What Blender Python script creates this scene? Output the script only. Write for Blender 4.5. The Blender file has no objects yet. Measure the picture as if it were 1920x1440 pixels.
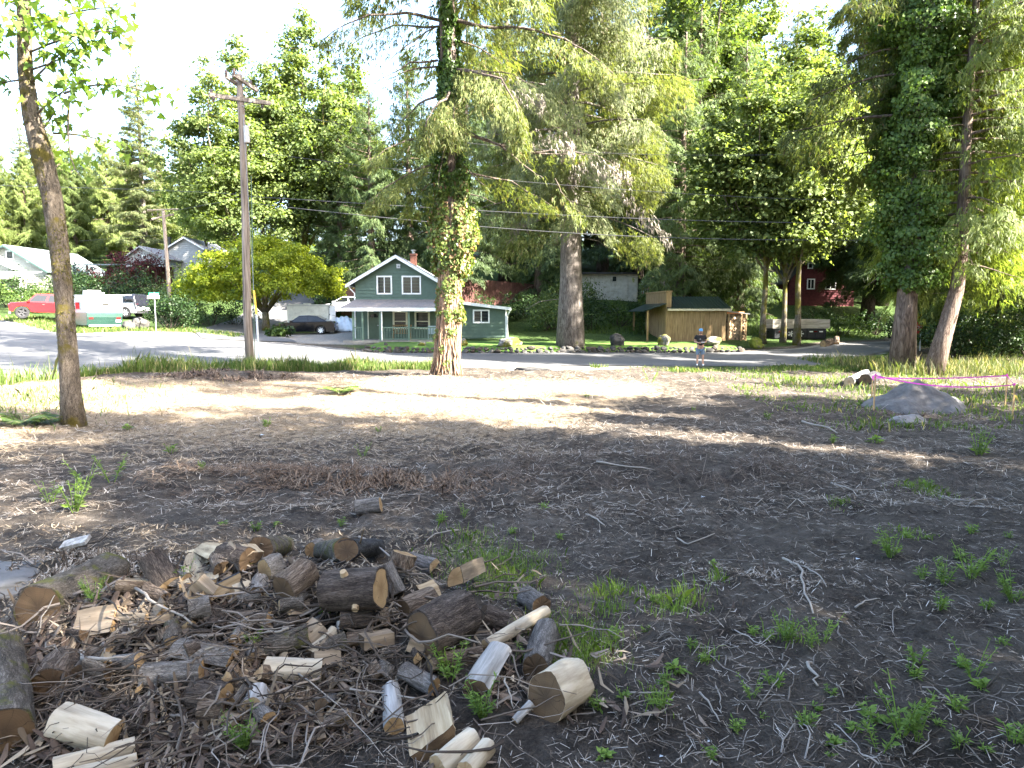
import bpy, bmesh, math, random
import numpy as np
from mathutils import Vector, Matrix, Euler

# ------------------------------------------------------------------ camera, world, sun, exposure
scene = bpy.context.scene
COL = scene.collection
CAM_H, F = 2.6, 1340.0                       # eye height (m); focal length in pixels of a 1920 px wide picture
PITCH = math.atan((720 - 584) / F)
cam_data = bpy.data.cameras.new('camera')
cam_data.sensor_width = 36.0
cam_data.lens = 36.0 * F / 1920.0
cam_data.clip_start, cam_data.clip_end = 0.05, 2000.0
cam = bpy.data.objects.new('camera', cam_data)
cam.location = (0, 0, CAM_H)
cam.rotation_euler = (math.pi / 2 - PITCH, 0, 0)
COL.objects.link(cam)
scene.camera = cam

SUN_EL, SUN_ROT = math.radians(36), math.radians(118)   # clockwise from +Y: to the right and a little behind the camera
world = bpy.data.worlds.new('World')
scene.world = world
world.use_nodes = True
wn = world.node_tree
bg = wn.nodes['Background']
sky = wn.nodes.new('ShaderNodeTexSky')
sky.sky_type = 'NISHITA'
sky.sun_disc = False
sky.sun_elevation, sky.sun_rotation = SUN_EL, SUN_ROT
sky.air_density, sky.dust_density, sky.ozone_density = 1.0, 2.5, 1.0
wn.links.new(sky.outputs[0], bg.inputs[0])
bg.inputs[1].default_value = 0.092
sun_data = bpy.data.lights.new('sun', 'SUN')
sun_data.energy, sun_data.angle, sun_data.color = 5.0, math.radians(0.53), (1.0, 0.94, 0.84)
sun = bpy.data.objects.new('sun', sun_data)
SUN_DIR = Vector((math.sin(SUN_ROT) * math.cos(SUN_EL), math.cos(SUN_ROT) * math.cos(SUN_EL), math.sin(SUN_EL)))
sun.rotation_euler = SUN_DIR.to_track_quat('Z', 'Y').to_euler()
sun.location = SUN_DIR * 60
COL.objects.link(sun)
vs = scene.view_settings
vs.view_transform, vs.look, vs.gamma, vs.use_curve_mapping = 'Standard', 'None', 1.0, False
vs.exposure = 3.55
scene.cycles.max_bounces = 7
scene.cycles.diffuse_bounces = 3
scene.cycles.transmission_bounces = 3
scene.cycles.sample_clamp_indirect = 6.0

# ------------------------------------------------------------------ helpers
R = random.Random(7)
NR = np.random.default_rng(11)
def U(a, b): return R.uniform(a, b)
CP, SP = math.cos(PITCH), math.sin(PITCH)
def ray(px, py):
    u, v = (px - 960) / F, (720 - py) / F
    return Vector((u, CP + v * SP, -SP + v * CP))
def at(px, py, Y):
    d = ray(px, py); t = Y / d.y
    return Vector((d.x * t, Y, CAM_H + d.z * t))
def link(o, parent=None):
    COL.objects.link(o)
    if parent is not None: o.parent = parent
    return o
def tag(o, label=None, cat=None, group=None, kind=None):
    if label: o['label'] = label
    if cat: o['category'] = cat
    if group: o['group'] = group
    if kind: o['kind'] = kind
    return o
def empty(name, loc=(0, 0, 0), rz=0.0):
    o = bpy.data.objects.new(name, None)
    o.empty_display_size = 0.2
    o.location = loc; o.rotation_euler = (0, 0, rz)
    return link(o)
def meshobj(name, verts, faces, mats, parent=None, smooth=False, mi=None):
    me = bpy.data.meshes.new(name)
    me.from_pydata([tuple(v) for v in verts], [], faces)
    if not isinstance(mats, (list, tuple)): mats = [mats]
    for m in mats: me.materials.append(m)
    if mi is not None: me.polygons.foreach_set('material_index', mi)
    if smooth: me.polygons.foreach_set('use_smooth', [True] * len(me.polygons))
    me.update()
    return link(bpy.data.objects.new(name, me), parent)
def npmesh(name, V, Fc, mats, mi=None, smooth=False):
    """V (n,3), Fc (m,k) -> mesh data block"""
    me = bpy.data.meshes.new(name)
    V = np.ascontiguousarray(V, dtype=np.float32); Fc = np.ascontiguousarray(Fc, dtype=np.int32)
    m, k = Fc.shape
    me.vertices.add(len(V)); me.vertices.foreach_set('co', V.ravel())
    me.loops.add(m * k); me.loops.foreach_set('vertex_index', Fc.ravel())
    me.polygons.add(m)
    me.polygons.foreach_set('loop_start', np.arange(0, m * k, k, dtype=np.int32))
    me.polygons.foreach_set('loop_total', np.full(m, k, dtype=np.int32))
    if not isinstance(mats, (list, tuple)): mats = [mats]
    for mt in mats: me.materials.append(mt)
    if mi is not None: me.polygons.foreach_set('material_index', np.asarray(mi, dtype=np.int32))
    if smooth: me.polygons.foreach_set('use_smooth', np.ones(m, dtype=bool))
    me.update(calc_edges=True)
    return me
def npobj(name, V, Fc, mats, parent=None, **k):
    return link(bpy.data.objects.new(name, npmesh(name, V, Fc, mats, **k)), parent)
def copy_tree(o, parent=None):
    c = o.copy(); COL.objects.link(c)
    if parent is not None: c.parent = parent
    for ch in list(o.children): copy_tree(ch, c)
    return c

class MB:
    """collects simple shapes, builds ONE mesh object"""
    def __init__(s): s.v, s.f, s.m = [], [], []
    def add(s, vs_, fs, mi=0):
        b = len(s.v); s.v += [tuple(v) for v in vs_]
        s.f += [[i + b for i in f] for f in fs]; s.m += [mi] * len(fs); return s
    def box(s, lo, hi, mi=0, M=None):
        x0, y0, z0 = lo; x1, y1, z1 = hi
        p = [Vector(q) for q in ((x0,y0,z0),(x1,y0,z0),(x1,y1,z0),(x0,y1,z0),(x0,y0,z1),(x1,y0,z1),(x1,y1,z1),(x0,y1,z1))]
        if M is not None: p = [M @ q for q in p]
        return s.add(p, [[0,3,2,1],[4,5,6,7],[0,1,5,4],[1,2,6,5],[2,3,7,6],[3,0,4,7]], mi)
    def prism(s, poly, axis, a, b, mi=0):
        """poly = 2-D outline, extruded along axis from a to b ('y': poly is (x,z); 'x': poly is (y,z); 'z': (x,y))"""
        def q(p, t): return {'y': (p[0], t, p[1]), 'x': (t, p[0], p[1]), 'z': (p[0], p[1], t)}[axis]
        n = len(poly)
        vs_ = [q(p, a) for p in poly] + [q(p, b) for p in poly]
        fs = [list(range(n)), list(range(2 * n - 1, n - 1, -1))] + [[i, i + n, (i + 1) % n + n, (i + 1) % n] for i in range(n)]
        return s.add(vs_, fs, mi)
    def tube(s, pts, rad, n=8, mi=0, cap=True, jit=0.0):
        pts = [Vector(p) for p in pts]
        if not isinstance(rad, (list, tuple)): rad = [rad] * len(pts)
        vs_, fs = [], []; up = Vector((0.13, 0.27, 1)).normalized(); side = None
        for i, p in enumerate(pts):
            d = (pts[min(i + 1, len(pts) - 1)] - pts[max(i - 1, 0)])
            d = d.normalized() if d.length > 1e-9 else Vector((0, 0, 1))
            if side is None:
                side = d.cross(up if abs(d.dot(up)) < .9 else Vector((1, 0, 0))).normalized()
            else:
                side = (side - d * side.dot(d)).normalized()
            t = d.cross(side)
            for k in range(n):
                a = 2 * math.pi * k / n
                r = rad[i] * (1 + (U(-jit, jit) if jit else 0))
                vs_.append(p + (side * math.cos(a) + t * math.sin(a)) * r)
        for i in range(len(pts) - 1):
            for k in range(n):
                fs.append([i*n+k, i*n+(k+1) % n, (i+1)*n+(k+1) % n, (i+1)*n+k])
        if cap: fs += [list(range(n))[::-1], [(len(pts)-1)*n+k for k in range(n)]]
        return s.add(vs_, fs, mi)
    def build(s, name, mats, parent=None, smooth=False):
        o = meshobj(name, s.v, s.f, mats, parent, smooth, s.m)
        return o

def bm_smooth(o, angle=40):
    for p in o.data.polygons: p.use_smooth = True
    try: o.data.set_sharp_from_angle(angle=math.radians(angle))
    except Exception: pass
    return o

# value noise, vectorised
_T = np.random.default_rng(3).random((256, 256))
def vnoise(x, y):
    x = np.asarray(x, float); y = np.asarray(y, float)
    xi = np.floor(x).astype(int); yi = np.floor(y).astype(int)
    fx = x - xi; fy = y - yi
    fx = fx * fx * (3 - 2 * fx); fy = fy * fy * (3 - 2 * fy)
    a = _T[xi & 255, yi & 255]; b = _T[(xi + 1) & 255, yi & 255]
    c = _T[xi & 255, (yi + 1) & 255]; d = _T[(xi + 1) & 255, (yi + 1) & 255]
    return (a * (1 - fx) + b * fx) * (1 - fy) + (c * (1 - fx) + d * fx) * fy
def fbm(x, y, o=4):
    s = 0; a = .5
    for i in range(o):
        s = s + a * (vnoise(x * 2**i + 17.3 * i, y * 2**i + 5.1 * i) - .5) * 2; a *= .5
    return s
def sstep(a, b, x):
    t = np.clip((np.asarray(x, float) - a) / (b - a), 0, 1); return t * t * (3 - 2 * t)

# ------------------------------------------------------------------ materials
def new_mat(name):
    m = bpy.data.materials.new(name); m.use_nodes = True
    nt = m.node_tree
    return m, nt, nt.nodes['Principled BSDF']
def ramp(nt, cols, pos=None):
    r = nt.nodes.new('ShaderNodeValToRGB'); e = r.color_ramp.elements
    n = len(cols); pos = pos or [i / (n - 1) for i in range(n)]
    while len(e) < n: e.new(.5)
    for i in range(n): e[i].position = pos[i]; e[i].color = (*cols[i], 1)
    return r
def texco(nt, coord='Object', scale=(1, 1, 1)):
    tc = nt.nodes.new('ShaderNodeTexCoord'); mp = nt.nodes.new('ShaderNodeMapping')
    mp.inputs['Scale'].default_value = scale
    nt.links.new(tc.outputs[coord], mp.inputs[0]); return mp.outputs[0]
def noise(nt, vec, scale, detail=5, rough=.6):
    n = nt.nodes.new('ShaderNodeTexNoise'); n.inputs['Scale'].default_value = scale
    n.inputs['Detail'].default_value = detail; n.inputs['Roughness'].default_value = rough
    nt.links.new(vec, n.inputs['Vector']); return n.outputs['Fac']
def mixc(nt, fac, a, b, mode='MIX'):
    m = nt.nodes.new('ShaderNodeMix'); m.data_type = 'RGBA'; m.blend_type = mode
    for sock, val in ((m.inputs[0], fac), (m.inputs[6], a), (m.inputs[7], b)):
        if isinstance(val, bpy.types.NodeSocket): nt.links.new(val, sock)
        elif isinstance(val, tuple): sock.default_value = (*val, 1)
        else: sock.default_value = val
    return m.outputs[2]
def mmath(nt, op, a, b=0.0):
    m = nt.nodes.new('ShaderNodeMath'); m.operation = op
    for sock, val in ((m.inputs[0], a), (m.inputs[1], b)):
        if isinstance(val, bpy.types.NodeSocket): nt.links.new(val, sock)
        else: sock.default_value = val
    return m.outputs[0]
def bump(nt, fac, strength, dist=.02):
    b = nt.nodes.new('ShaderNodeBump'); b.inputs['Strength'].default_value = strength
    b.inputs['Distance'].default_value = dist
    nt.links.new(fac, b.inputs['Height']); return b.outputs[0]
def mat(name, cols, scale=6, rough=.8, bstr=.4, bdist=.01, stretch=(1, 1, 1), coord='Object', pos=None, metal=0, spec=.3, isl=0.0, detail=6):
    m, nt, b = new_mat(name)
    v = texco(nt, coord, stretch); f = noise(nt, v, scale, detail, .65)
    r = ramp(nt, cols, pos or [.3 + .4 * i / max(1, len(cols) - 1) for i in range(len(cols))])
    nt.links.new(f, r.inputs[0]); c = r.outputs[0]
    if isl:
        g = nt.nodes.new('ShaderNodeNewGeometry'); h = nt.nodes.new('ShaderNodeHueSaturation')
        nt.links.new(mmath(nt, 'ADD', mmath(nt, 'MULTIPLY', g.outputs['Random Per Island'], 2 * isl), 1 - isl), h.inputs['Value'])
        nt.links.new(c, h.inputs['Color']); c = h.outputs[0]
    nt.links.new(c, b.inputs['Base Color'])
    b.inputs['Roughness'].default_value = rough; b.inputs['Metallic'].default_value = metal
    b.inputs['Specular IOR Level'].default_value = spec
    if bstr: nt.links.new(bump(nt, f, bstr, bdist), b.inputs['Normal'])
    return m
def plain(name, col, rough=.5, metal=0, spec=.4, wear=.12):
    """paint, plastic, metal: a colour with faint uneven dirt"""
    m, nt, b = new_mat(name)
    f = noise(nt, texco(nt), 3.0, 6, .7)
    d = tuple(c * (1 - wear * 2) for c in col); l = tuple(min(1, c * (1 + wear)) for c in col)
    r = ramp(nt, [d, col, l], [.3, .5, .7]); nt.links.new(f, r.inputs[0])
    nt.links.new(r.outputs[0], b.inputs['Base Color'])
    b.inputs['Roughness'].default_value = rough; b.inputs['Metallic'].default_value = metal
    b.inputs['Specular IOR Level'].default_value = spec
    return m
def leafmat(name, dark, light, trans=.4, tcol=None, rough=.55, clump=.35, brown=None):
    m, nt, b = new_mat(name)
    g = nt.nodes.new('ShaderNodeNewGeometry'); oi = nt.nodes.new('ShaderNodeObjectInfo')
    n = noise(nt, texco(nt, 'Object'), clump, 3, .5)
    f = mmath(nt, 'ADD', mmath(nt, 'MULTIPLY', g.outputs['Random Per Island'], .55), mmath(nt, 'MULTIPLY', n, .5))
    f = mmath(nt, 'ADD', f, mmath(nt, 'MULTIPLY', mmath(nt, 'SUBTRACT', oi.outputs['Random'], .5), .25))
    cols = [dark, tuple((a + c) / 2 for a, c in zip(dark, light)), light]; pos = [.2, .5, .85]
    r = ramp(nt, cols, pos); nt.links.new(f, r.inputs[0]); c = r.outputs[0]
    if brown:
        k = nt.nodes.new('ShaderNodeMath'); k.operation = 'GREATER_THAN'; k.inputs[1].default_value = brown[1]
        nt.links.new(mmath(nt, 'FRACT', mmath(nt, 'MULTIPLY', g.outputs['Random Per Island'], 37.7)), k.inputs[0])
        c = mixc(nt, k.outputs[0], c, brown[0])
    nt.links.new(c, b.inputs['Base Color']); b.inputs['Roughness'].default_value = rough
    b.inputs['Specular IOR Level'].default_value = .25
    t = nt.nodes.new('ShaderNodeBsdfTranslucent')
    nt.links.new(mixc(nt, 1.0, c, tcol or (1.25, 1.3, .45), 'MULTIPLY'), t.inputs[0])
    mx = nt.nodes.new('ShaderNodeMixShader'); mx.inputs[0].default_value = trans
    out = [x for x in nt.nodes if x.type == 'OUTPUT_MATERIAL'][0]
    nt.links.new(b.outputs[0], mx.inputs[1]); nt.links.new(t.outputs[0], mx.inputs[2]); nt.links.new(mx.outputs[0], out.inputs[0])
    return m
def barkmat(name, cols, scale=9, stretch=(1, 1, .22), bstr=.9, moss=None, mosslev=.55, msc=1.6, bdist=.04):
    m, nt, b = new_mat(name)
    v = texco(nt, 'Object', stretch); f = noise(nt, v, scale, 7, .7)
    vo = nt.nodes.new('ShaderNodeTexVoronoi'); vo.feature = 'DISTANCE_TO_EDGE'; vo.inputs['Scale'].default_value = scale * 1.3
    nz = nt.nodes.new('ShaderNodeTexNoise'); nz.inputs['Scale'].default_value = scale * .9; nz.inputs['Detail'].default_value = 5
    nt.links.new(v, nz.inputs['Vector']); nt.links.new(mixc(nt, .35, v, nz.outputs['Color'], 'ADD'), vo.inputs['Vector'])
    hgt = mmath(nt, 'ADD', mmath(nt, 'MULTIPLY', mmath(nt, 'MINIMUM', vo.outputs['Distance'], .2), 1.3), mmath(nt, 'MULTIPLY', mmath(nt, 'SUBTRACT', f, .1), 1.35))
    r = ramp(nt, cols, [.4 + .65 * i / (len(cols) - 1) for i in range(len(cols))]); nt.links.new(hgt, r.inputs[0]); c = r.outputs[0]
    if moss:
        n2 = noise(nt, texco(nt, 'Object'), msc, 5, .65)
        mr = ramp(nt, [(0, 0, 0), (1, 1, 1)], [mosslev, mosslev + .08]); nt.links.new(n2, mr.inputs[0])
        n3 = noise(nt, texco(nt, 'Object'), 14, 4, .6)
        c = mixc(nt, mr.outputs[0], c, mixc(nt, n3, tuple(x * .5 for x in moss), tuple(x * 1.4 for x in moss)))
    nt.links.new(c, b.inputs['Base Color']); b.inputs['Roughness'].default_value = .9
    b.inputs['Specular IOR Level'].default_value = .15
    nt.links.new(bump(nt, hgt, bstr, bdist), b.inputs['Normal'])
    return m
def endmat(name, pale, dark, heart, ringsc=70):
    """sawn log end: growth rings round the log's own axis, radial cracks, saw marks"""
    m, nt, b = new_mat(name)
    tc = nt.nodes.new('ShaderNodeTexCoord'); mp = nt.nodes.new('ShaderNodeMapping'); mp.inputs['Scale'].default_value = (1, 1, 0)
    nt.links.new(tc.outputs['Object'], mp.inputs[0])
    n = noise(nt, mp.outputs[0], 5, 3, .6)
    ln = nt.nodes.new('ShaderNodeVectorMath'); ln.operation = 'LENGTH'; nt.links.new(mp.outputs[0], ln.inputs[0])
    rad = mmath(nt, 'ADD', ln.outputs['Value'], mmath(nt, 'MULTIPLY', n, .05))
    rings = mmath(nt, 'SINE', mmath(nt, 'MULTIPLY', rad, ringsc * 6.28))
    hr = ramp(nt, [heart, pale, dark], [.04, .12, .26]); nt.links.new(rad, hr.inputs[0])
    c = mixc(nt, mmath(nt, 'MULTIPLY', mmath(nt, 'ADD', rings, 1), .16), hr.outputs[0], dark)
    st = noise(nt, texco(nt, 'Object', (1, 1, 1)), 9, 6, .7)
    c = mixc(nt, mmath(nt, 'MULTIPLY', st, .55), c, tuple(x * .45 for x in dark))
    gr = nt.nodes.new('ShaderNodeTexGradient'); gr.gradient_type = 'RADIAL'; nt.links.new(tc.outputs['Object'], gr.inputs[0])
    cr = mmath(nt, 'ABSOLUTE', mmath(nt, 'SINE', mmath(nt, 'ADD', mmath(nt, 'MULTIPLY', gr.outputs[1], 17.0), mmath(nt, 'MULTIPLY', n, 4))))
    crm = ramp(nt, [(1, 1, 1), (0, 0, 0)], [.01, .05]); nt.links.new(cr, crm.inputs[0])
    c = mixc(nt, mmath(nt, 'MULTIPLY', crm.outputs[0], .75), c, tuple(x * .2 for x in dark))
    nt.links.new(c, b.inputs['Base Color']); b.inputs['Roughness'].default_value = .85
    b.inputs['Specular IOR Level'].default_value = .2
    nt.links.new(bump(nt, st, .5, .006), b.inputs['Normal'])
    return m
GLASS = None
def glassmat(name, col=(.015, .02, .022), rough=.06):
    m, nt, b = new_mat(name)
    b.inputs['Base Color'].default_value = (*col, 1); b.inputs['Roughness'].default_value = rough
    b.inputs['Specular IOR Level'].default_value = .45
    return m
# ------------------------------------------------------------------ the lie of the land
_cp = []
for y in (-40, -15, 0, 6, 12, 18, 24, 29):
    for x in (-60, -30, -12, 0, 12, 30, 60): _cp.append((x, y, 0.0))
for x in (-10, 0, 10, 20): _cp.append((x, 33, 0.0))
for px, py, d in ((700, 661, 43), (1000, 661, 43), (1300, 661, 43.5), (760, 636, 50), (950, 634, 50), (1300, 640, 48.5), (1400, 640, 48),
                  (1550, 640, 48), (1670, 642, 50), (1500, 655, 45), (170, 617, 49), (230, 617, 49), (50, 599, 54), (250, 592, 58), (350, 621, 50), (560, 625, 56),
                  (640, 622, 55), (600, 600, 63), (650, 592, 64), (0, 640, 40), (0, 690, 30), (0, 660, 36), (460, 664, 38), (300, 655, 40), (660, 565, 66),
                  (930, 575, 62), (1140, 556, 64), (1545, 572, 66), (1000, 612, 54), (1250, 612, 56), (1640, 610, 58), (0, 600, 55), (-300, 600, 50),
                  (-200, 700, 26), (1800, 640, 50), (2000, 650, 42), (520, 600, 64), (100, 545, 75), (300, 540, 75)):
    p = at(px, py, d); _cp.append(tuple(p))
for x, y, z in ((-90, 60, 4), (-60, 90, 8), (-30, 90, 8), (0, 90, 9), (40, 90, 9), (80, 90, 9), (90, 50, 2), (-100, 140, 14), (-30, 140, 15),
                (40, 140, 15), (110, 140, 14), (-200, 0, 0), (200, 0, 0), (-200, 240, 24), (0, 260, 28), (200, 240, 24), (-200, -200, 0), (200, -200, 0), (0, -200, 0)):
    _cp.append((x, y, z))
_cp = np.array(_cp)
def _phi(r2): return np.where(r2 > 1e-9, .5 * r2 * np.log(np.maximum(r2, 1e-9)), 0)
def _tps():
    n = len(_cp); P = _cp[:, :2] / 50
    K = _phi(((P[:, None] - P[None]) ** 2).sum(-1)) + np.eye(n) * .0015
    Q = np.hstack([np.ones((n, 1)), P]); A = np.zeros((n + 3, n + 3)); A[:n, :n] = K; A[:n, n:] = Q; A[n:, :n] = Q.T
    return np.linalg.solve(A, np.concatenate([_cp[:, 2], [0, 0, 0]]))
_W = _tps()
def smooth_h(x, y):
    x = np.asarray(x, float); y = np.asarray(y, float); sh = np.broadcast(x, y).shape
    X = np.broadcast_to(x, sh).ravel() / 50; Y = np.broadcast_to(y, sh).ravel() / 50
    out = np.empty(X.size)
    for i in range(0, X.size, 20000):
        a, b = X[i:i+20000], Y[i:i+20000]
        r2 = (a[:, None] - _cp[None, :, 0] / 50) ** 2 + (b[:, None] - _cp[None, :, 1] / 50) ** 2
        out[i:i+20000] = _phi(r2) @ _W[:-3] + _W[-3] + _W[-2] * a + _W[-1] * b
    return out.reshape(sh)
def sgnd(px, py):
    """pixel -> point on the smooth land"""
    d = ray(px, py)
    Y = np.geomspace(2.5, 160, 260)
    for it in range(2):
        x = d.x / d.y * Y; z = CAM_H + d.z / d.y * Y; h = smooth_h(x, Y)
        k = int(np.argmax(z < h)) if (z < h).any() else len(Y) - 1
        if it == 0: Y = np.linspace(Y[max(0, k - 1)], Y[k], 40)
    return Vector((x[k], Y[k], h[k]))
# road: near and far kerb-less edges, as y over x
_near = sorted([tuple(sgnd(*p))[:2] for p in ((-500, 760), (-200, 738), (0, 722), (100, 711), (200, 698), (300, 689), (450, 686), (860, 686), (1200, 686), (1400, 687), (1560, 684), (1610, 669), (1660, 660))] + [(30.0, 50.0), (48.0, 62.0)])
_far = sorted([tuple(sgnd(*p))[:2] for p in ((-260, 600), (0, 601), (110, 627), (230, 623), (350, 624), (480, 640), (600, 651), (700, 661), (1000, 662), (1380, 661), (1500, 655), (1670, 641))] + [(34.0, 58.0), (48.0, 68.0)])
_nx, _ny = np.array(_near).T; _fx, _fy = np.array(_far).T
def near_y(x): return np.interp(x, _nx, _ny)
def far_y(x): return np.interp(x, _fx, _fy)
# heaps in the clearing: (px, py, height, radius x, radius y)
_mounds = []
for px, py, h, rx, ry in ((400, 1200, .52, 1.5, .9), (150, 1100, .26, .8, .6), (720, 1200, .30, .9, .7), (560, 895, .16, 1.4, .7), (720, 905, .10, 1.0, .5), (300, 900, .10, 1.2, .6), (900, 850, .12, 1.4, .5), (1240, 880, .18, 2.6, .9),
                          (430, 708, .30, 1.6, .8), (1450, 1120, .10, .8, .6), (1010, 870, .10, 1.5, .6), (300, 1340, .08, 1.0, .6), (1000, 706, .22, 2.2, .9), (180, 728, .15, 1, .6), (790, 716, .2, 2.5, 1.0)):
    p = sgnd(px, py); _mounds.append((p.x, p.y, h, rx, ry))
def rough_mask(x, y):
    return (1 - sstep(-2.2, -.6, y - near_y(x))) + sstep(1.0, 4.0, y - far_y(x)) * .3
def hgt(x, y):
    x = np.asarray(x, float); y = np.asarray(y, float)
    h = smooth_h(x, y); m = rough_mask(x, y)
    det = .10 * fbm(x * .55, y * .55, 3) + .085 * fbm(x * 2.3 + 9, y * 2.3, 3) + .06 * fbm(x * 8 + 3, y * 8, 2) * (1 - sstep(14, 22, y))
    for mx, my, mh, rx, ry in _mounds:
        q = ((x - mx) / rx) ** 2 + ((y - my) / ry) ** 2
        h = h + mh * np.exp(-q * 1.2) * (1 + .35 * fbm(x * 3, y * 3, 3))
    return h + det * m
def gh(x, y): return float(hgt(x, y))
def gp(px, py, up=0.0):
    """pixel -> point on the real ground (raised by up)"""
    d = ray(px, py)
    p0 = sgnd(px, py)
    Y = np.linspace(max(2.2, p0.y * .7 - 1), p0.y * 1.15 + 1.5, 90)
    for it in range(2):
        x = d.x / d.y * Y; z = CAM_H + d.z / d.y * Y; h = hgt(x, Y) + up
        w = z < h
        k = int(np.argmax(w)) if w.any() else len(Y) - 1
        if it == 0: Y = np.linspace(Y[max(0, k - 1)], Y[k], 30)
    return Vector((x[k], Y[k], z[k]))

def ground_mat():
    m, nt, b = new_mat('soil_and_litter')
    v = texco(nt, 'Object')
    def attr(n):
        a = nt.nodes.new('ShaderNodeAttribute'); a.attribute_name = n; return a.outputs['Fac']
    n1 = noise(nt, v, .9, 8, .62); n2 = noise(nt, v, 7, 8, .7); n3 = noise(nt, v, 45, 6, .75)
    soil = ramp(nt, [(.012, .0098, .008), (.045, .037, .030), (.105, .088, .072), (.20, .175, .145)], [.34, .45, .56, .73])
    nt.links.new(mmath(nt, 'ADD', mmath(nt, 'MULTIPLY', n1, .35), mmath(nt, 'ADD', mmath(nt, 'MULTIPLY', n2, .38), mmath(nt, 'MULTIPLY', n3, .3))), soil.inputs[0])
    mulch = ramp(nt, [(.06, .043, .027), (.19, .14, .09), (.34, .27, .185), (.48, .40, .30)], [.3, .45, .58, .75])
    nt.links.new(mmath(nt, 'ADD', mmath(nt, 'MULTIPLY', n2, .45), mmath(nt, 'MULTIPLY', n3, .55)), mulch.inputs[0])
    grn = ramp(nt, [(.018, .03, .010), (.045, .075, .02), (.09, .13, .04)], [.3, .5, .72]); nt.links.new(n2, grn.inputs[0])
    grv = ramp(nt, [(.15, .135, .12), (.27, .25, .22), (.38, .35, .31)], [.3, .5, .72]); nt.links.new(mmath(nt, 'ADD', mmath(nt, 'MULTIPLY', n2, .6), mmath(nt, 'MULTIPLY', n3, .4)), grv.inputs[0])
    def soft(a, amp=.5):
        r = ramp(nt, [(0, 0, 0), (1, 1, 1)], [.38, .62])
        nt.links.new(mmath(nt, 'ADD', a, mmath(nt, 'MULTIPLY', mmath(nt, 'SUBTRACT', n2, .5), amp)), r.inputs[0]); return r.outputs[0]
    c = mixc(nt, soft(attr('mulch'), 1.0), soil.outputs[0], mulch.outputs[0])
    c = mixc(nt, soft(attr('gravel'), .5), c, grv.outputs[0])
    c = mixc(nt, soft(attr('green'), .6), c, grn.outputs[0])
    nt.links.new(c, b.inputs['Base Color']); b.inputs['Roughness'].default_value = .95; b.inputs['Specular IOR Level'].default_value = .12
    nt.links.new(bump(nt, mmath(nt, 'ADD', mmath(nt, 'MULTIPLY', n2, .6), n3), 1.0, .055), b.inputs['Normal'])
    return m
def build_ground():
    nu, a = 390, .034
    u = np.linspace(-1, 1, nu); xs = 260 * (a * u + (1 - a) * u ** 5)
    ys = np.concatenate([np.linspace(-200, -8, 14), np.linspace(-6, 3, 10), 3 + (np.linspace(0, 1, 195) ** 1.35) * 30, np.linspace(33.5, 80, 95), np.linspace(83, 260, 26)])
    X, Y = np.meshgrid(xs, ys); Z = hgt(X, Y)
    on = (Y > near_y(X) + .05) & (Y < far_y(X) - .05) & (X < 46)
    Z = np.where(on, Z - .05, Z)
    nv, nh = X.shape
    idx = np.arange(nv * nh).reshape(nv, nh)
    Fq = np.stack([idx[:-1, :-1], idx[:-1, 1:], idx[1:, 1:], idx[1:, :-1]], -1).reshape(-1, 4)
    o = npobj('ground', np.stack([X, Y, Z], -1).reshape(-1, 3), Fq, ground_mat(), smooth=True)
    x, y = X.ravel(), Y.ravel()
    ang = x / np.maximum(y, 1)
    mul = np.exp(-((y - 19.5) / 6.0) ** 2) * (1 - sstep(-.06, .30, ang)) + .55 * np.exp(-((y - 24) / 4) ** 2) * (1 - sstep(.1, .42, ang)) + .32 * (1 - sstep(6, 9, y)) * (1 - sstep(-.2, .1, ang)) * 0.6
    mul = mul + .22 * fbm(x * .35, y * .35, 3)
    fore = y < near_y(x)
    gre = np.where(fore, sstep(.6, 0, near_y(x) - 1.8 - y) * .0 + .62 * sstep(-3.4, -1.0, y - near_y(x)) * (.4 + .8 * vnoise(x * .5, y * .5)), .0)
    gre = np.where(~fore & (y > far_y(x) + .4), .85 * sstep(0, 2.5, y - far_y(x)), gre)
    gra = np.where(fore, sstep(-1.2, -.3, y - near_y(x)) * .8, sstep(.9, .2, y - far_y(x)) * .8)
    apr = np.exp(-(((x - 1.5) / 4.2) ** 2 + ((y - near_y(x) + .8) / 2.0) ** 2)); gra = np.maximum(gra, apr * 1.1); gre = gre * (1 - np.clip(apr * 1.5, 0, 1))
    pk = sgnd(600, 632); pad = np.exp(-(((x - pk.x) / 5.5) ** 4 + ((y - pk.y) / 5) ** 4)); gra = np.maximum(gra, pad); gre = gre * (1 - pad)
    lf = np.exp(-(((x + 27) / 5) ** 2 + ((y - 37.5) / 2.2) ** 2)); gra = np.maximum(gra, lf)
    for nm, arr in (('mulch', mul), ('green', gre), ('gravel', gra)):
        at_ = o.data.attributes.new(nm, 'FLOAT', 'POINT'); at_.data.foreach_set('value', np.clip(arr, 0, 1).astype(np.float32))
    tag(o, 'bare clearing of dark soil and wood litter with a wooded slope behind', 'ground', kind='structure')
build_ground()

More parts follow.
